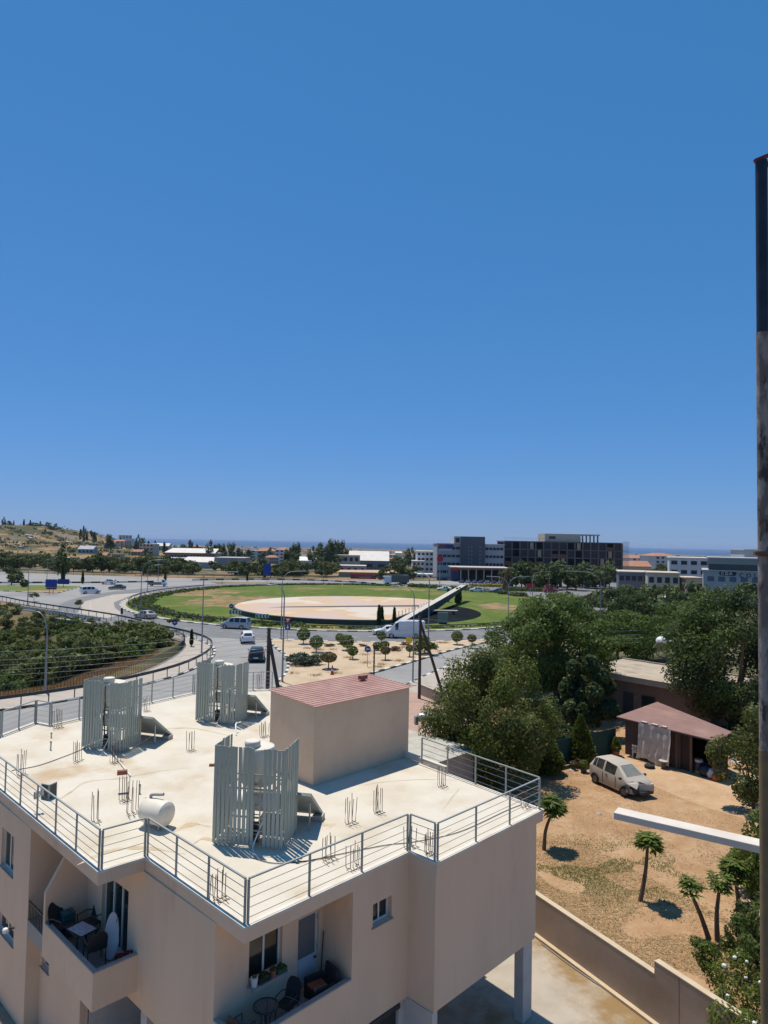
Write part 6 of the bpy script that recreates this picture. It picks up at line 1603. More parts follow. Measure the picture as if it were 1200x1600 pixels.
for j in range(nf):
    for k in range(nb):
        q = rg.random(); xx0, xx1 = W*k/nb+.32, W*(k+1)/nb-.32; z0, z1 = j*fh+.02, (j+1)*fh-.47
        if q < .42: MB().box(xx0,xx1,.05,.3,z0,z1).build('infill_panel', M_net, t)
        elif q < .55: MB().box(xx0,xx1,.05,.3,z0,z1*.0+z0+(z1-z0)*.45).build('infill_panel', mat('brick_infill',(0.20,0.085,0.06),.9), t)
        elif q < .66: MB().box(xx0+.6,xx1-.6,.05,.3,z0,z1).build('infill_panel', mat('beige_infill',(0.40,0.30,0.21),.9), t)
p0_, p1_ = W*(852-788)/184, W*(937-788)/184; zp = aty(895,834.5,Y1).z-zg
rh = MB().box(p0_,p0_+(p1_-p0_)*.66,1,14,H_+.01,zp).build('roof_house', M_bcream, t); MB().box(p0_+1.8,p0_+4.6,.94,.99,zp-2.3,zp-1.1).build('roof_house_window', M_winfar, rh)
MB().box(p0_+(p1_-p0_)*.66+.01,p1_+.5,1,14,zp-.5,zp).build('roof_canopy', M_bcream, t)
for k in range(5): x = p0_+(p1_-p0_)*(.70+.07*k); MB().box(x-.25,x+.25,1.1,1.6,H_+.01,zp-.51).build('roof_column', M_frame_d, t)
sf = MB()
for k in range(8):
    x = W+.3+k*.35; sf.bar((x,-.3,0),(x,-.3,H_+.5),.09)
for j in range(9): sf.bar((W+.2,-.3,1+j*2),(W+3,-.3,1+j*2),.09)
for k in range(30): sf.bar((W*k/40,.2,H_),(W*k/40,.2,H_+1.3),.07)
sf.bar((0,.2,H_+1.3),(W*.74,.2,H_+1.3),.07); sf.build('scaffold', M_steel, t)
# --- showroom canopy with a red edge, cars parked under it
Y2 = 262; x0, x1 = Xat(704,Y2), Xat(795,Y2); W = x1-x0
t = thing('showroom','long low showroom with red-edged white canopy','building',(x0,Y2,-.8)); zc = aty(750,886,Y2).z+.8
MB().box(0,W,-5,10,zc-.35,zc).build('canopy', mat('canopy_dull',(0.46,0.41,0.37),.8), t); MB().box(-.05,W*.1,-5.08,-5.01,zc-1.2,zc-.05).build('canopy_edge', M_signred, t); MB().box(W*.1,W,-5.06,-5.01,zc-.9,zc-.5).build('canopy_edge', mat('canopy_red',(0.34,0.09,0.07),.7), t)
MB().box(0,W*.14,-3,10,0,zc-.51).build('blue_wing', mat('navy_wall',(0.03,0.05,0.11),.6), t); MB().box(W*.15,W,2,10,0,zc-.51).build('glazed_wall', M_glass, t)
for k in range(7): MB().box(W*(.16+.13*k)-.15,W*(.16+.13*k)+.15,-4.6,-4.3,0,zc-.51).build('canopy_post', M_bgrey, t)
for i, px in enumerate((722,732,742,752,762,772,782)):
    car(ORD[i]+' car from the left parked before the red-edged showroom canopy', 'sedan', (P_black,P_grey,P_blue,P_black,P_grey,P_black,P_grey)[i], at(px,912+.2*i,-.3), R(75), 'cars parked in front of the showroom')
t = thing('hedge','clipped yellow-green hedge below the showroom','hedge',at(765,917,0)); link_mesh('foliage', vf_mesh('foliage', *leaf_cloud([(x,0,.5,1.2,.9,.6) for x in [-6+i*.9 for i in range(14)]],1600,.4,1.4,4), leaf_mat('yellow_leaf',(0.22,0.19,0.01),(0.40,0.34,0.03),None,.2)), t)
t = thing('hedge','clipped green hedge at the junction right of the blue saloon','hedge',at(818,924,0)); link_mesh('foliage', vf_mesh('foliage', *leaf_cloud([(x,0,.6,1.3,1,.8) for x in [-6+i*.9 for i in range(14)]],1800,.4,1.4,5), M_leaf_green), t)
t = thing('entrance_sign','brown leaning pylon beside the showroom','sign',at(786,925,0)); MB().prism([(-.5,-.2),(.5,-.2),(.5,.2),(-.5,.2)],0,.2).build('foot', M_dark, t); MB().bar((0,0,.2),(1.4,0,6.5),1.0,.4,up=(0,1,0)).build('pylon', mat('pylon_brown',(0.16,0.07,0.05),.8), t)
t = thing('round_sign','red round sign on a post left of the showroom','sign',at(687,915,-.5)); MB().bar((0,0,0),(0,0,9),.25).build('post', M_steel, t); disc(1.1, M_signred, 'sign_face', t, 9.2, -.2)
for px, lb in ((855,'no-entry sign below the ficus row'),(829,'red board below the ficus row')):
    t = thing('traffic_sign', 'red '+lb, 'traffic sign', at(px,930,0)); MB().bar((0,0,0),(0,0,2.4),.1).build('pole', M_steel, t); (disc(.6, M_signred, 'sign_face', t, 2.6, -.1) if px == 855 else MB().box(-1.2,1.2,-.1,-.05,2,3.2).build('sign_face', M_signred, t))
# --- right-hand buildings
block('commercial_block','grey low commercial building with dark shopfront','building',967,1012,894.5,205,14,mat('facade_bluegrey',(0.16,0.17,0.19),.7),2,5,M_bcream,win=(.7,.4),rz=R(-16))
block('arched_house','beige two-storey house with open ground floor','building',1012,1058,896,190,12,M_bcream,2,4,M_bcream,win=(.6,.42),rz=R(-18))
block('white_apartments','white three-storey apartment house with wide dark windows','building',1046,1102,872.5,215,14,M_bwhite,4,4,M_bwhite,win=(.62,.42),rz=R(-20))
block('corner_house','small cream house between white apartments and college','building',1072,1100,904,188,8,M_bcream,1,2,M_bcream)
block('red_roof_house','house with orange tiled roof right of the dark block','building',972,1018,885,330,12,M_bcream,1,4,M_tile,gable=2.5)
block('low_store','flat cream roof of a low store among the tree tops','building',1030,1096,936,140,9,M_bcream,0,0,M_sheetroof)
Yc = 172; t, W, H_ = block('college_building','pale grey college building with glazed top floor and sign','building',1099,1210,893,Yc,16,mat('facade_palegrey',(0.40,0.42,0.42),.8,(0.36,0.38,0.38),.3),0,0,M_bgrey,rz=R(-24))
zt2 = aty(1150,873.5,Yc).z - t.location.z
g = MB().box(1.2,W,-.4+1.0,15,H_+.301,zt2).build('top_floor', mat('glazed_green',(0.05,0.075,0.08),.2), t)
MB().box(1.0,W+.2,.4,15.3,zt2+.002,zt2+.35).build('roof', M_bgrey, t)
MB().box(1.2,W,.52,.59,zt2-1.3,zt2).build('fascia', mat('fascia_grey',(0.26,0.29,0.28),.7), t)
for k in range(12): MB().box(1.2+k*1.6-.05,1.2+k*1.6+.05,.5,.58,H_+.31,zt2-1.31).build('mullion', M_bdark, g)
zw = aty(1150,905,Yc).z - t.location.z
for k in range(8):
    x = .9+k*2.45; wv = MB().box(x,x+1.5,-.06,-.01,zw-.55,zw+.65).build('window', mat('college_window',(0.10,0.13,0.18),.25), t); MB().box(x-.1,x+1.6,-.09,-.061,zw+.66,zw+.76).build('lintel', M_bgrey, wv)
# lettering
def lettering(txt, mt, par, loc, size, name='lettering', gap=1.0):
    cu = bpy.data.curves.new(name, 'FONT'); cu.body = txt; cu.size = size; cu.extrude = .03; cu.offset = .02; cu.align_x = 'LEFT'; cu.space_character = gap; cu.materials.append(mt)
    tmp = bpy.data.objects.new(name, cu); COL.objects.link(tmp); bpy.context.view_layer.update()
    me = bpy.data.meshes.new_from_object(tmp); bpy.data.objects.remove(tmp); me.materials.clear(); me.materials.append(mt)
    return link_mesh(name, me, par, loc, (R(90),0,0))
zl = aty(1133,895.5,Yc).z - t.location.z
pl = MB()
xs0, xs1 = Xat(1121,Yc)-t.location.x, Xat(1145,Yc)-t.location.x; r_ = .52
pts = [(xs0+r_+r_*math.cos(a), r_*math.sin(a)) for a in [R(90+180*i/10) for i in range(11)]] + [(xs1-r_+r_*math.cos(a), r_*math.sin(a)) for a in [R(-90+180*i/10) for i in range(11)]]
pl.poly([(x,-.05,zl+z) for x,z in pts]); plo = pl.build('sign_plate', mat('sign_navy',(0.012,0.012,0.03),.5), t)
lettering('CDA', M_signwhite, plo, (xs0+.45,-.07,zl-.30), .95, gap=1.45)
lettering('COLL', mat('letter_dark',(0.02,0.03,0.05),.5), t, (Xat(1148.5,Yc)-t.location.x,-.07,zl-.80), 1.35, gap=1.85)
block('roof_terrace','white stair house on the roof behind the college','building',1163,1186,860,200,8,M_bwhite,0,0,M_bwhite,zb=8)
# --- left and middle warehouses and houses
t, W, H_ = block('long_warehouse','long white-roofed warehouse with a red fascia','building',258,336,864.5,470,30,mat('facade_rust',(0.34,0.27,0.24),.8),0,0,M_sheetroof)
MB().box(0,W,-.35,-.26,H_-1.0,H_+.2).build('red_fascia', mat('fascia_red',(0.42,0.14,0.07),.7), t)
for k in range(16): MB().box(W*k/16+.4,W*(k+1)/16-.5,-.08,-.01,H_-4,H_-1.4).build('window', M_winfar, t)
MB().poly([(-.3,-.3,H_+.31),(W+.3,-.3,H_+.31),(W-1,16,H_+3.2),(.5,16,H_+3.2)]).build('roof_slope', M_sheetroof, t)
block('grey_shed','wide blue-grey shed in front of the long warehouse','building',336,382,872,440,22,mat('facade_steel',(0.25,0.27,0.31),.7),0,0,M_bgrey)
block('grey_shed','blue-grey shed left of the white sloping roof','building',252,292,872.5,445,18,MATS['facade_steel'],0,0,M_bgrey)
t, W, H_ = block('sloped_shed','shed with bright sloping roof below the warehouse','building',283,335,879,430,16,M_bgrey,0,0,M_sheetroof); MB().poly([(0,-.4,H_+.31),(W,-.4,H_+.31),(W-3,14,H_+3.2),(.5,14,H_+3.2)]).build('roof_slope', M_sheetroof, t)
block('white_barn','cream warehouse with wide pale roof in the middle distance','building',545,608,876,520,30,mat('facade_greyblue',(0.22,0.23,0.25),.8),1,3,M_sheetroof,gable=7,win=(.6,.3))
block('flat_house','pale two-storey house left of the cream warehouse','building',528,562,868,500,14,M_bcream,2,4,M_bcream)
block('flat_house','grey flat house above the red board','building',530,572,884.5,380,12,mat('facade_warmgrey',(0.33,0.30,0.30),.85),1,4,M_bwhite,win=(.4,.5))
block('white_gable_house','white gabled house among cypresses','building',466,495,876,470,14,M_bwhite,1,3,mat('white_roof',(0.72,0.71,0.68),.7),gable=2.6)
block('stepped_apartments','stepped white apartment block left of the grey offices','building',652,684,862,370,18,M_bwhite,5,5,M_bwhite,win=(.6,.45)); block('stepped_apartments','lower white wing of the stepped apartment block','building',645,664,877,362,12,M_bwhite,3,3,M_bwhite)
t = thing('tiled_hall','broad hall with a pale orange tiled roof behind the red board','building',(Xat(530,320),320,-2.5)); W = Xat(622,320)-Xat(530,320)
MB().box(0,W,0,22,0,2.4).build('wall', M_bcream, t); g = MB(); zz = aty(575,890,335).z+2.5
for q in ([(-1,-1,2.41),(W+1,-1,2.41),(W*.62,11,zz),(W*.45,11,zz)],[(W+1,-1,2.41),(W+1,23,2.41),(W*.62,11,zz)],[(W+1,23,2.41),(-1,23,2.41),(W*.45,11,zz),(W*.62,11,zz)],[(-1,23,2.41),(-1,-1,2.41),(W*.45,11,zz)]): g.poly(q)
g.build('roof', mat('pale_tiles',(0.50,0.35,0.235),.9,(0.44,0.30,0.20),.3), t)
b = aty(547.5,907,285); t = thing('red_board','long red advertising board with pale lettering by the far road','billboard',(b.x,285,0)); W = Xat(589,285)-b.x; za = aty(560,897,285).z; zb3 = aty(560,906.5,285).z
MB().box(0,W,0,.3,zb3,za).build('board', mat('board_red',(0.30,0.03,0.05),.6), t)
for a, b_ in ((.32,.80),): 
    MB().box(W*.06,W*.14,-.03,-.005,zb3+.3,za-.4).build('print_block', mat('board_shade',(0.16,0.02,0.03),.6), t); MB().box(W*a,W*b_,-.03,-.005,zb3+1.0,zb3+1.75).build('print_line', mat('print_pale',(0.42,0.20,0.24),.6), t); MB().box(W*a,W*(b_-.04),-.03,-.005,zb3+.35,zb3+.6).build('print_line', MATS['print_pale'], t)
for k in range(4): MB().box(W*(k+.5)/4-.1,W*(k+.5)/4+.1,.31,.5,zt(b.x,285)-.3,za-.2).build('post', M_steel, t)
block('steel_shed','grey steel shed right of the tiled hall','building',624,652,896,330,14,M_bgrey,0,0,M_bgrey)
block('low_shop','low white shop on the far side of the junction','building',652,684,898,330,10,M_bwhite,1,4,M_bwhite)
# grey truck
t = thing('box_lorry','white lorry cab with dark load beyond the far road','truck', at(626,914,-.3), R(15)); MB().box(-3.5,2.6,-1.2,1.2,.9,3.4).build('load', P_grey, t); MB().box(-6,-3.6,-1.15,1.15,.6,3.0).build('cab', P_white, t); MB().box(-6.02,-5.9,-1,1,1.8,2.7).build('windscreen', M_glass, t)
for x in (-4.8,.2,1.6):
    for s_ in (-1,1): a, b_ = wheel_mesh(.48); w = link_mesh('wheel', a, t, (x,s_*1.05,.48)); link_mesh('rim', b_, w)
# houses along the foot of the hill
k = 0
for px, yt, Y, wpx, m_, rf, gb in ((122,858,620,24,mat('facade_steel2',(0.34,0.34,0.37),.8),M_bgrey,3),(150,868,560,16,M_bcream,M_tile,2),(175,866,600,14,M_bcream,M_tile,0),(205,862,640,20,mat('pink_house',(0.45,0.28,0.25),.9),M_tile,2),(222,850,760,16,M_bcream,M_tile,0),(240,853,760,24,mat('cream_yellow',(0.50,0.45,0.30),.9),M_sheetroof,3),(195,842,800,10,M_bwhite,M_bwhite,0),(163,848,700,16,M_bcream,M_tile,1.5),(75,872,430,26,M_sheetroof,M_sheetroof,0),(118,874,430,28,M_sheetroof,M_sheetroof,0),(402,862,800,12,M_bwhite,M_bwhite,0),(432,862,820,20,M_bwhite,M_sheetroof,0),(618,864,900,10,M_bwhite,M_sheetroof,2)):
    block('distant_house', ('grey gabled hall at the foot of the hill','cream house with tiled roof below the hill','small cream tiled house right of it','pink house among trees left of the warehouse','flat cream house high above the pink one','yellow-cream hall with pale roof above the trees','small white house on the shoulder of the hill','tiled house just under the hill slope','long low white roof in the trees, left one','long low white roof in the trees, right one','white house left of the far side road','long white roof beside the far side road','small white gable near the far wood')[k],'house',px,px+wpx,yt,Y,10,m_,1,4,rf,gable=gb,win=(.45,.45)); k += 1

AV = [(245,390,405,505),(524,660,312,560),(640,690,300,390),(460,500,465,490)]
# --- the town towards the sea
rg = random.Random(77); protos = []
for i in range(6):
    mb = MB(); w, d, h = 9+3*(i%3), 10, 5.5+2.8*(i%3)
    mb.box(-w/2,w/2,-d/2,d/2,-4,h)
    if i % 2: 
        mb.v += [(-w/2-.3,-d/2-.3,h+.02),(w/2+.3,-d/2-.3,h+.02),(w/2+.3,d/2+.3,h+.02),(-w/2-.3,d/2+.3,h+.02),(-w/4,0,h+2),(w/4,0,h+2)]; n = len(mb.v)-6; mb.f += [(n,n+1,n+5,n+4),(n+1,n+2,n+5),(n+2,n+3,n+4,n+5),(n+3,n,n+4)]
    me = mb.mesh('town_house', (M_bwhite,M_bcream,M_bwhite,mat('pink_wall',(0.48,0.35,0.29),.9),M_bcream,M_bwhite)[i])
    if i % 2:
        me.materials.append(M_tile)
        for f in me.polygons:
            if f.index >= 6: f.material_index = 1
    wb3 = MB()
    for j in range(2+i%3):
        for q in range(4): wb3.box(-w/2+w*(q+.25)/4,-w/2+w*(q+.75)/4,-d/2-.08,-d/2-.01,.9+2.8*j,2.2+2.8*j)
    protos.append((me, wb3.mesh('windows', M_winfar)))
for k in range(290):
    px = rg.choice((rg.uniform(190,690), rg.uniform(190,690), rg.uniform(985,1110))); Y = 620*math.exp(rg.random()*2.2); x = Xat(px, Y)
    if Y < 900 and any(a[0]-8 < px < a[1]+8 for a in AV): continue
    z = zt(x, Y)
    if z < SEA_Z+1.5: continue
    me, wme = protos[rg.randrange(6)]; o = link_mesh('town_house', me, None, (x,Y,z+.2), (0,0,rg.uniform(-.6,.6)), [rg.uniform(1.0,2.0)]*2+[rg.uniform(.9,1.4)])
    tag(o, 'small pale house in the town between the wood and the sea', 'house', 'houses of the town by the sea'); w = link_mesh('window_rows', wme, o); w['kind'] = 'stuff'

# --- trees
def far_crown(kind, seed):
    if kind == 'round': cl = crown_clumps(3.6,3.6,3.0,3.6,12,seed,(.32,.5)); V, F = leaf_cloud(cl, 620, .95, 1.4, seed)
    elif kind == 'wide': cl = crown_clumps(5.4,4.6,2.6,3.4,16,seed,(.28,.45)); V, F = leaf_cloud(cl, 760, 1.0, 1.4, seed)
    elif kind == 'tall': cl = crown_clumps(2.8,2.8,5.6,7.0,14,seed,(.3,.46)); V, F = leaf_cloud(cl, 700, 1.0, 1.4, seed)
    else: return None
    return V, F
CROWN = {}
for kd in ('round','wide','tall'):
    for s_ in range(3):
        V, F = far_crown(kd, s_*7+len(kd)); CROWN[kd, s_] = vf_mesh('crown', V, F, (M_leaf_far, M_leaf_far, leaf_mat('leaf_far2',(0.06,0.08,0.03),(0.13,0.155,0.055),None,.15,.8))[s_])
TRUNK = MB().tube([(0,0,-.5),(0,0,3.2)],[.22,.14],7).mesh('trunk', M_bark)
CYP = [cypress_mesh(9, 1.5, M_leaf_dark, 420, 1.1, s_, .2, .5) for s_ in range(2)]
def far_tree(kind, loc, s_, label, group, seed):
    r_ = random.Random(seed); t = bpy.data.objects.new('distant_tree', None); COL.objects.link(t); t.location = loc; t.rotation_euler = (0,0,r_.uniform(0,6.28)); t.scale = (s_*r_.uniform(.85,1.15), s_*r_.uniform(.85,1.15), s_*r_.uniform(.85,1.2)); tag(t, label, 'tree', group)
    link_mesh('trunk', TRUNK, t); link_mesh('crown', CYP[seed%2] if kind == 'cyp' else CROWN[kind, r_.randrange(3)], t)
rg = random.Random(99)
def belt(n, pxr, Yr, kinds, sr, label, group, avoid=()):
    for k in range(n):
        px = rg.uniform(*pxr); Y = rg.uniform(*Yr); x = Xat(px, Y)
        if any(a[0] < px < a[1] and a[2] < Y < a[3] for a in avoid): continue
        far_tree(rg.choice(kinds), (x,Y,zt(x,Y)-.2), rg.uniform(*sr), label, group, rg.randrange(10**6))
AV = [(245,390,405,505),(524,660,312,560),(640,690,300,390),(460,500,465,490)]
belt(58, (-30,300), (275,420), ('round','wide','wide'), (.75,1.2), 'bushy tree in the dense belt beyond the west road', 'trees of the belt beyond the west road', AV)
belt(46, (200,470), (270,400), ('round','wide'), (.65,1.05), 'bushy tree in the green belt beyond the far road', 'trees of the belt beyond the far road', AV)
belt(16, (318,352), (455,600), ('tall','cyp'), (1.0,1.5), 'tall dark tree of the clump right of the long warehouse', 'dark tree clump by the warehouse')
belt(12, (446,470), (430,560), ('tall','cyp'), (1.0,1.5), 'tall dark tree of the clump left of the white gabled house', 'dark tree clump by the gabled house', AV)
belt(26, (488,545), (420,640), ('tall','round'), (1.3,1.9), 'tall wooded tree left of the cream warehouse', 'wood left of the cream warehouse', AV)
belt(16, (440,540), (290,420), ('round','wide'), (.8,1.2), 'low tree behind the far road left of the red board', 'low trees left of the red board', AV)
belt(24, (612,660), (430,700), ('round','wide','tall'), (1.0,1.5), 'green tree right of the cream warehouse', 'trees right of the cream warehouse', AV)
belt(8, (590,650), (262,300), ('round',), (.6,.9), 'low tree beside the lorry', 'low trees beside the lorry')
belt(52, (130,460), (620,1100), ('tall','round','cyp'), (1.0,1.5), 'dark tree on the slope below the town', 'trees on the slope below the town', AV)
belt(44, (330,690), (900,3200), ('tall','round','wide'), (.9,1.5), 'dark tree among the houses of the town', 'trees in the town')
belt(22, (985,1100), (360,1500), ('round','tall','wide'), (1.0,1.5), 'dark tree among the houses right of the dark block', 'trees right of the dark block')
for k, px in enumerate((800,815,829,843,857,871,886,900,915,931,946)):
    far_tree('round', tuple(at(px, 921+rg.uniform(-2,2), 0)), 1.02+.1*math.sin(k*2), ORD[k]+' ficus from the left in the front row before the dark block', 'ficus row before the dark block', k+500)
    far_tree('round', tuple(at(px+6, 917, 0)), 1.12, ORD[k]+' ficus from the left in the rear row before the dark block', 'ficus row before the dark block', k+520)
for k, (px,py,s_) in enumerate(((1000,968,1.0),(1040,962,.9),(1080,968,1.0),(1010,1000,1.0),(1065,985,1.1),(960,965,.9),(1110,965,1.0),(1170,965,1.0),(940,985,.9),(905,975,.8),(880,962,.8),(925,955,.7))):
    far_tree(('wide','round')[k%2], tuple(at(px,py,0)), s_, 'garden tree '+('by the road left of the beige house','before the beige two-storey house','before the small cream house','behind the low house roof','behind the ball-shaped tank','by the road below the grey commercial building','before the left end of the college','before the right end of the college','by the tall right lamp','between lamp and ficus row','at the near edge of the junction','beside the commercial building')[k], 'garden trees on the right', k+700)
for k, (px,py,s_) in enumerate(((18,914,.75),(98,908,.9))): far_tree(('round','tall')[k], tuple(at(px,py,0)), s_, ('small round tree on the dry strip by the west road','tall dark-stemmed tree behind the blue boards')[k], None, k+800)
cypress(129,912,893,'small dark cypress beyond the west road',z=0,seed=11); cypress(258,909,892,'small dark cypress beside the flatbed truck',z=0,seed=12); cypress(386,908,894,'small cypress beyond the far road',z=0,seed=13)
cypress(98,911,880,'dark narrow cypress right of the blue direction board',z=0,seed=14,w=.09)
# --- hill: scrub, trees on the crest
cl = []
for k in range(900):
    x, y = rg.uniform(-760,-260), rg.uniform(480,1120); d = noise.noise(Vector((x/70,y/70,5)))
    if d < -.12: continue
    s_ = rg.uniform(1.4,4.2); cl.append((x,y,zt(x,y)+s_*.3,s_,s_,s_*.55))
V, F = leaf_cloud(cl, 26000, 1.5, 1.4, 6); tag(link_mesh('hill_scrub', vf_mesh('hill_scrub', V, F, M_leaf_far)), 'dark scrub dotted over the hill on the left', 'scrub', kind='stuff')
cl = []
for k in range(1500):
    px = rg.uniform(-40,1130); Y = 430*math.exp(rg.random()*2.45); x = Xat(px,Y); z = zt(x,Y)
    if z < SEA_Z+1 or any(a[0]-4 < px < a[1]+4 and a[2]-70 < Y < a[3] for a in AV): continue
    s_ = rg.uniform(2,5.5)*(1+Y/2500); cl.append((x,Y,z+s_*.3,s_*1.3,s_*1.3,s_*.55))
V, F = leaf_cloud(cl, 30000, 3.2, 1.4, 7); tag(link_mesh('distant_wood', vf_mesh('distant_wood', V, F, M_leaf_far)), 'far green scrub and wood running down to the town', 'wood', kind='stuff')
for k in range(18):
    px = rg.uniform(0,150); Y = rg.uniform(900,1000); x = Xat(px,Y); far_tree(rg.choice(('round','cyp','tall','wide')), (x,Y,zt(x,Y)-.3), rg.uniform(.7,1.25), 'dark tree on the crest of the hill', 'trees on the hill crest', k+900)
rocks = MB()
for k in range(120):
    x, y = rg.uniform(-640,-300), rg.uniform(560,860); s_ = rg.uniform(1,3.5); z = zt(x,y); M = Matrix.Translation((x,y,z)) @ Euler((rg.uniform(-.3,.3),rg.uniform(-.3,.3),rg.uniform(0,3))).to_matrix().to_4x4(); rocks.box(-s_,s_,-s_*.6,s_*.6,-1,s_*.5,M)
tag(rocks.build('hill_rocks', mat('pale_rock',(0.45,0.38,0.31),.95,(0.35,0.29,0.23),.3)), 'pale rocks and terraces on the hillside', 'rocks', kind='stuff')
# --- scrub in the ravine
BUSH = [bush_mesh('foliage', 2.6,2.4,1.9,(M_leaf_olive,M_leaf_green,leaf_mat('scrub_leaf',(0.08,0.10,0.035),(0.17,0.195,0.07),(0.28,0.24,0.10),.3),M_leaf_olive)[s_],1500,.42,14,s_+40,(.26,.42)) for s_ in range(4)]
rg = random.Random(12); placed = []
for k in range(4000):
    px, py = rg.uniform(-30,296), rg.uniform(958,1068); zz = -3.0
    p = at(px, py, zz); q = poly_dist(p.x,p.y,RAVINE)
    if q < (17 if p.y < 84 else (3.6 if p.y > 104 else 2.6)) or any((p-o_).length < 2.15 for o_ in placed): continue
    if len(placed) >= 92: break
    placed.append(p); s_ = rg.uniform(.7,1.3) if p.y < 100 else rg.uniform(.5,.8)
    t = thing('scrub_bush','wild green bush in the thicket below the west road','bush',(p.x,p.y,zt(p.x,p.y)-.15),rg.uniform(0,6.28),'bushes of the thicket below the west road'); t.scale = (s_,s_,s_*rg.uniform(.8,1.25)); link_mesh('foliage', BUSH[rg.randrange(4)], t)
def dry_area(rg_):
    p = at(rg_.uniform(-40,270), rg_.uniform(1030,1100), -1.0); q = poly_dist(p.x,p.y,RAVINE)
    if q < .4 or q > 19 or p.y > 90: return None
    return (p.x,p.y,zt(p.x,p.y))
blades(dry_area, 40000, .4, .05, leaf_mat('dry_gold',(0.30,0.175,0.07),(0.44,0.28,0.12),None,.2,.9), 'dry_grass_bank', 'golden dry grass on the bank below the scrub', 'grass', 6, lay=.7)
# ================================================================== BALCONY FURNITURE
M_wicker = mat('black_wicker',(0.022,0.022,0.024),.7,(0.035,0.035,0.037),12,bump=.4)
SMK = mat('smoked_glass',(0.55,0.52,0.5),.05); SMK.node_tree.nodes['Principled BSDF'].inputs['Transmission Weight'].default_value = .9
FA = Matrix.Translation(BO) @ Matrix.Rotation(TH,4,'Z')
def bl(u, v, z=ZF): return tuple(bw(u, v, z))
def mesh_chair(label, u, v, rz, cushion=None, sc_=.85):
    """metal armchair with a rounded woven back"""
    t = thing('balcony_chair', label, 'chair', bl(u,v,ZF+.002), TH+rz); t.scale = (sc_,)*3
    for x in (-.22,.22):
        MB().tube([(x,-.22,0),(x*1.02,-.2,.44),(x*1.08,-.2,.64)],.014,7).build('front_leg', M_dark, t); MB().tube([(x,.26,0),(x,.2,.42)],.014,7).build('rear_leg', M_dark, t)
        MB().tube(catmull([(x*1.08,-.2,.64),(x*1.12,.05,.66),(x*1.02,.24,.62)],4),.016,7).build('armrest', M_dark, t, True)
    MB().box(-.23,.23,-.22,.22,.42,.45).build('seat', M_wicker, t, bevel=.01)
    V, F = [], []
    nx, nz = 8, 8
    for j in range(nz+1):
        for i in range(nx+1):
            a = -1+2*i/nx; h = j/nz; w = .24*math.sqrt(max(0,1-max(0,(h-.45)/.55)**2.6*.75)); V.append((a*w, .22+.13*h-.05*(1-a*a)*-1*.6, .45+.5*h))
    for j in range(nz):
        for i in range(nx): q = j*(nx+1)+i; F.append((q,q+1,q+nx+2,q+nx+1))
    o = link_mesh('backrest', vf_mesh('backrest', V, F, M_wicker), t); o.modifiers.new('t','SOLIDIFY').thickness = .02
    if cushion: MB().box(-.2,.2,-.18,.18,.452,.50).build('cushion', cushion, t, bevel=.02)
    return t
def place(px, py, z=ZF):
    p = at(px, py, z) - BO; return p.dot(BU), p.dot(BV)
u, v = place(432,1578,ZF); mesh_chair('black rounded metal chair right of the round balcony table', 1.62, .55, R(-75))
u2, v2 = place(372,1606,ZF); mesh_chair('black chair with blue cushion left of the round balcony table', .40, .55, R(100), mat('blue_cushion',(0.08,0.13,0.18),.9))
t = thing('balcony_table','round glass balcony table with a dark metal rim','table', bl(1.02,.55,ZF+.002), TH); t.scale = (.85,)*3
r = MB()
for k in range(24):
    a, b = R(15*k), R(15*(k+1)); r.bar((.33*math.cos(a),.33*math.sin(a),.70),(.33*math.cos(b),.33*math.sin(b),.70),.03,.03)
r.build('rim', M_dark, t); MB().lathe([(.02,.695),(.315,.695),(.315,.703),(.02,.703)],24).build('table_top', SMK, t)
for k in range(4): a = R(45+90*k); MB().tube(catmull([(.28*math.cos(a),.28*math.sin(a),0),(.10*math.cos(a),.10*math.sin(a),.35),(.28*math.cos(a),.28*math.sin(a),.69)],4),.014,6).build('leg', M_dark, t, True)
# padded lounge chair with orange cushions
t = thing('lounge_chair','black wicker lounge chair with orange cushions at the balcony end','chair', bl(2.62,.55,ZF+.002), TH+R(-100)); t.scale = (.85,)*3
MB().box(-.3,.3,-.3,.3,.08,.34).build('seat', M_wicker, t, bevel=.02); MB().box(-.3,.3,.24,.34,.34,.88,Matrix.Rotation(R(-8),4,'X')).build('backrest', M_wicker, t, bevel=.02)
for s in (-1,1): MB().box(s*.33-.05,s*.33+.05,-.3,.3,.0,.56).build('armrest', M_wicker, t, bevel=.02)
MB().box(-.27,.0,-.28,.22,.345,.42).build('cushion', mat('orange_cushion',(0.30,0.085,0.05),.9,(0.36,0.13,0.06),6), t, bevel=.03); MB().box(.01,.27,-.25,.20,.345,.43).build('cushion', mat('patterned_cushion',(0.20,0.12,0.07),.9,(0.30,0.22,0.15),14), t, bevel=.03)
p0_ = Vector(bl(3.05,1.02,ZF)); tag(MB().tube([tuple(p0_), tuple(p0_+Vector((.05,.05,1.25)))],.014,8).build('broom', M_dark), 'thin dark broom handle leaning beside the balcony door', 'broom')
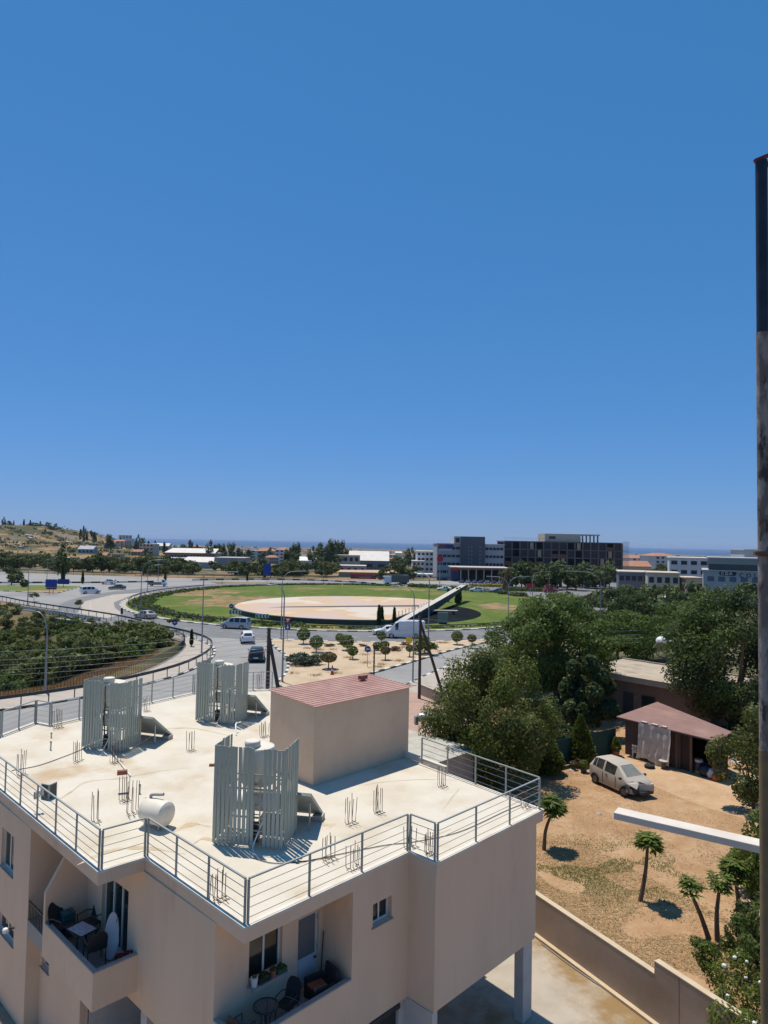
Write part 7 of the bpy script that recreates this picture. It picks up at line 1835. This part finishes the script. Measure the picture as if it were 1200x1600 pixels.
# pots on the kitchen sill
def pot(label, u, v, z, r, h, m, leaf=None, lr=.12, seed=1):
    t = thing('plant_pot', label, 'plant', bl(u,v,z), TH); MB().lathe([(r*.75,0),(r,h*.9),(r*1.05,h),(r*.85,h)],16).build('pot', m, t, True)
    if leaf: link_mesh('foliage', ball_mesh(lr, leaf, 160, lr*.5, seed), t, (0,0,h+lr*.5))
SZ = 4.052
shelf = MB().box(.90,1.90,.86,1.098,SZ-.055,SZ-.002).build('plant_shelf', M_cap, bld)
pot('white round flowerpot at the left end of the kitchen sill', .99,.97,SZ,.085,.20,M_white,M_leaf_dark,.05,1)
pot('terracotta flowerpot in the middle of the kitchen sill', 1.52,.97,SZ,.08,.15,MATS['terracotta'],M_leaf_green,.07,2)
t = thing('planter','dark green trough planter on the kitchen sill','plant', bl(1.25,.97,SZ), TH); MB().box(-.16,.16,-.07,.07,0,.13).build('trough', mat('planter_dark',(0.02,0.03,0.025),.8), t, bevel=.008); link_mesh('foliage', ball_mesh(.1, M_leaf_green, 140, .06, 4, .5), t, (0,0,.15))
t = thing('planter','green trough planter at the right end of the kitchen sill','plant', bl(1.76,.97,SZ), TH); MB().box(-.14,.14,-.07,.07,0,.11).build('trough', mat('planter_green',(0.03,0.10,0.05),.8), t, bevel=.008); link_mesh('foliage', ball_mesh(.09, M_leaf_green, 120, .06, 5, .5), t, (0,0,.13))
# left balcony
t = thing('ironing_board','white oval ironing board leaning against the glass door','ironing board', bl(-.22,5.62,ZF+.002), TH)
hd_ = Vector((.78,-.62,0)); nd_ = Vector((-.62,-.78,0)); b = MB()
for off in (0, .025): b.v += [tuple(hd_*(.20*math.cos(a)*(1 if math.sin(a) < 0 else .9)) + Vector((0,0,.60+.56*math.sin(a))) - nd_*(.10*math.sin(a)) + nd_*off) for a in [R(15*k) for k in range(24)]]
b.f = [tuple(range(24))[::-1], tuple(range(24,48))] + [(k,(k+1)%24,24+(k+1)%24,24+k) for k in range(24)]
b.build('board', mat('ironing_cover',(0.60,0.60,0.62),.9), t)
MB().bar((.06,-.1,0),(.10,.05,1.0),.02).build('leg', M_steel, t); MB().bar((.06,.1,0),(.10,-.05,1.0),.02).build('leg', M_steel, t)
t = thing('dining_table','balcony table under a white patterned cloth','table', bl(-.62,6.55,ZF+.002), TH); t.scale = (.85,.85,.8)
MB().box(-.36,.36,-.45,.45,.70,.73).build('table_top', M_wicker, t)
for x in (-.3,.3):
    for y in (-.38,.38): MB().bar((x,y,0),(x,y,.70),.04).build('leg', M_dark, t)
o = MB().box(-.30,.24,-.42,.30,.731,.738).build('tablecloth', mat('patterned_cloth',(0.50,0.50,0.54),.9,(0.30,0.30,0.34),16,2,lo=.55,hi=.6)); o.matrix_world = Matrix.Translation(bl(-.62,6.55,ZF+.002)) @ Matrix.Rotation(TH+R(12),4,'Z') @ Matrix.Diagonal((.85,.85,.8,1)); tag(o,'white patterned cloth spread on the balcony table','tablecloth')
for (u,v,a,lb) in ((-.62,5.72,170,'black wicker chair in front of the ironing board'),(-.80,7.35,20,'black wicker chair in the corner by the sloping partition'),(-.25,6.95,-80,'black wicker chair between table and glass door')): mesh_chair(lb,u,v,R(a),None,1.0)
t = thing('storage_crate','teal crate on the balcony by the sloping partition','crate', bl(-.62,7.5,ZF+.002), TH); MB().box(-.15,.15,-.12,.12,0,.62).build('crate_body', mat('teal',(0.02,0.10,0.11),.6), t, bevel=.01); MB().box(-.16,.16,-.13,.13,.621,.66).build('crate_lid', mat('teal_lid',(0.03,0.13,0.13),.6), t)
for k,(u,v) in enumerate(((-.30,4.92),(-.12,4.88))):
    t = thing('flower_pot',('red flowering pot in the balcony corner, left one','red flowering pot against the wall in the balcony corner')[k],'plant', bl(u,v,ZF+.002), TH); MB().lathe([(.09,0),(.12,.22),(.1,.225)],14).build('pot', M_dark, t); link_mesh('foliage', ball_mesh(.14, leaf_mat('red_flower',(0.16,0.02,0.03),(0.30,0.03,0.05),None,.2), 160, .08, k+3), t, (0,0,.33))
t = thing('shoe','dark slipper lying by the balcony parapet','shoe', bl(-.85,4.95,ZF+.002), TH); MB().box(-.12,.12,-.045,.045,0,.02).build('sole', M_black, t, bevel=.008); MB().box(0.0,.12,-.045,.045,.021,.06).build('strap', M_dark, t, bevel=.012)
# ================================================================== AIR
hz = MB().box(-41500,41500,-1200,41500,-71,62).build('haze'); tag(hz, kind='stuff')
m = bpy.data.materials.new('haze_air'); m.use_nodes = True; nt = m.node_tree; nt.nodes.clear()
out = nt.nodes.new('ShaderNodeOutputMaterial'); pv = nt.nodes.new('ShaderNodeVolumePrincipled')
pv.inputs['Color'].default_value = (0.55, 0.72, 1.0, 1); pv.inputs['Density'].default_value = 0.00004; pv.inputs['Anisotropy'].default_value = 0.2
nt.links.new(pv.outputs[0], out.inputs['Volume']); hz.data.materials.append(m)
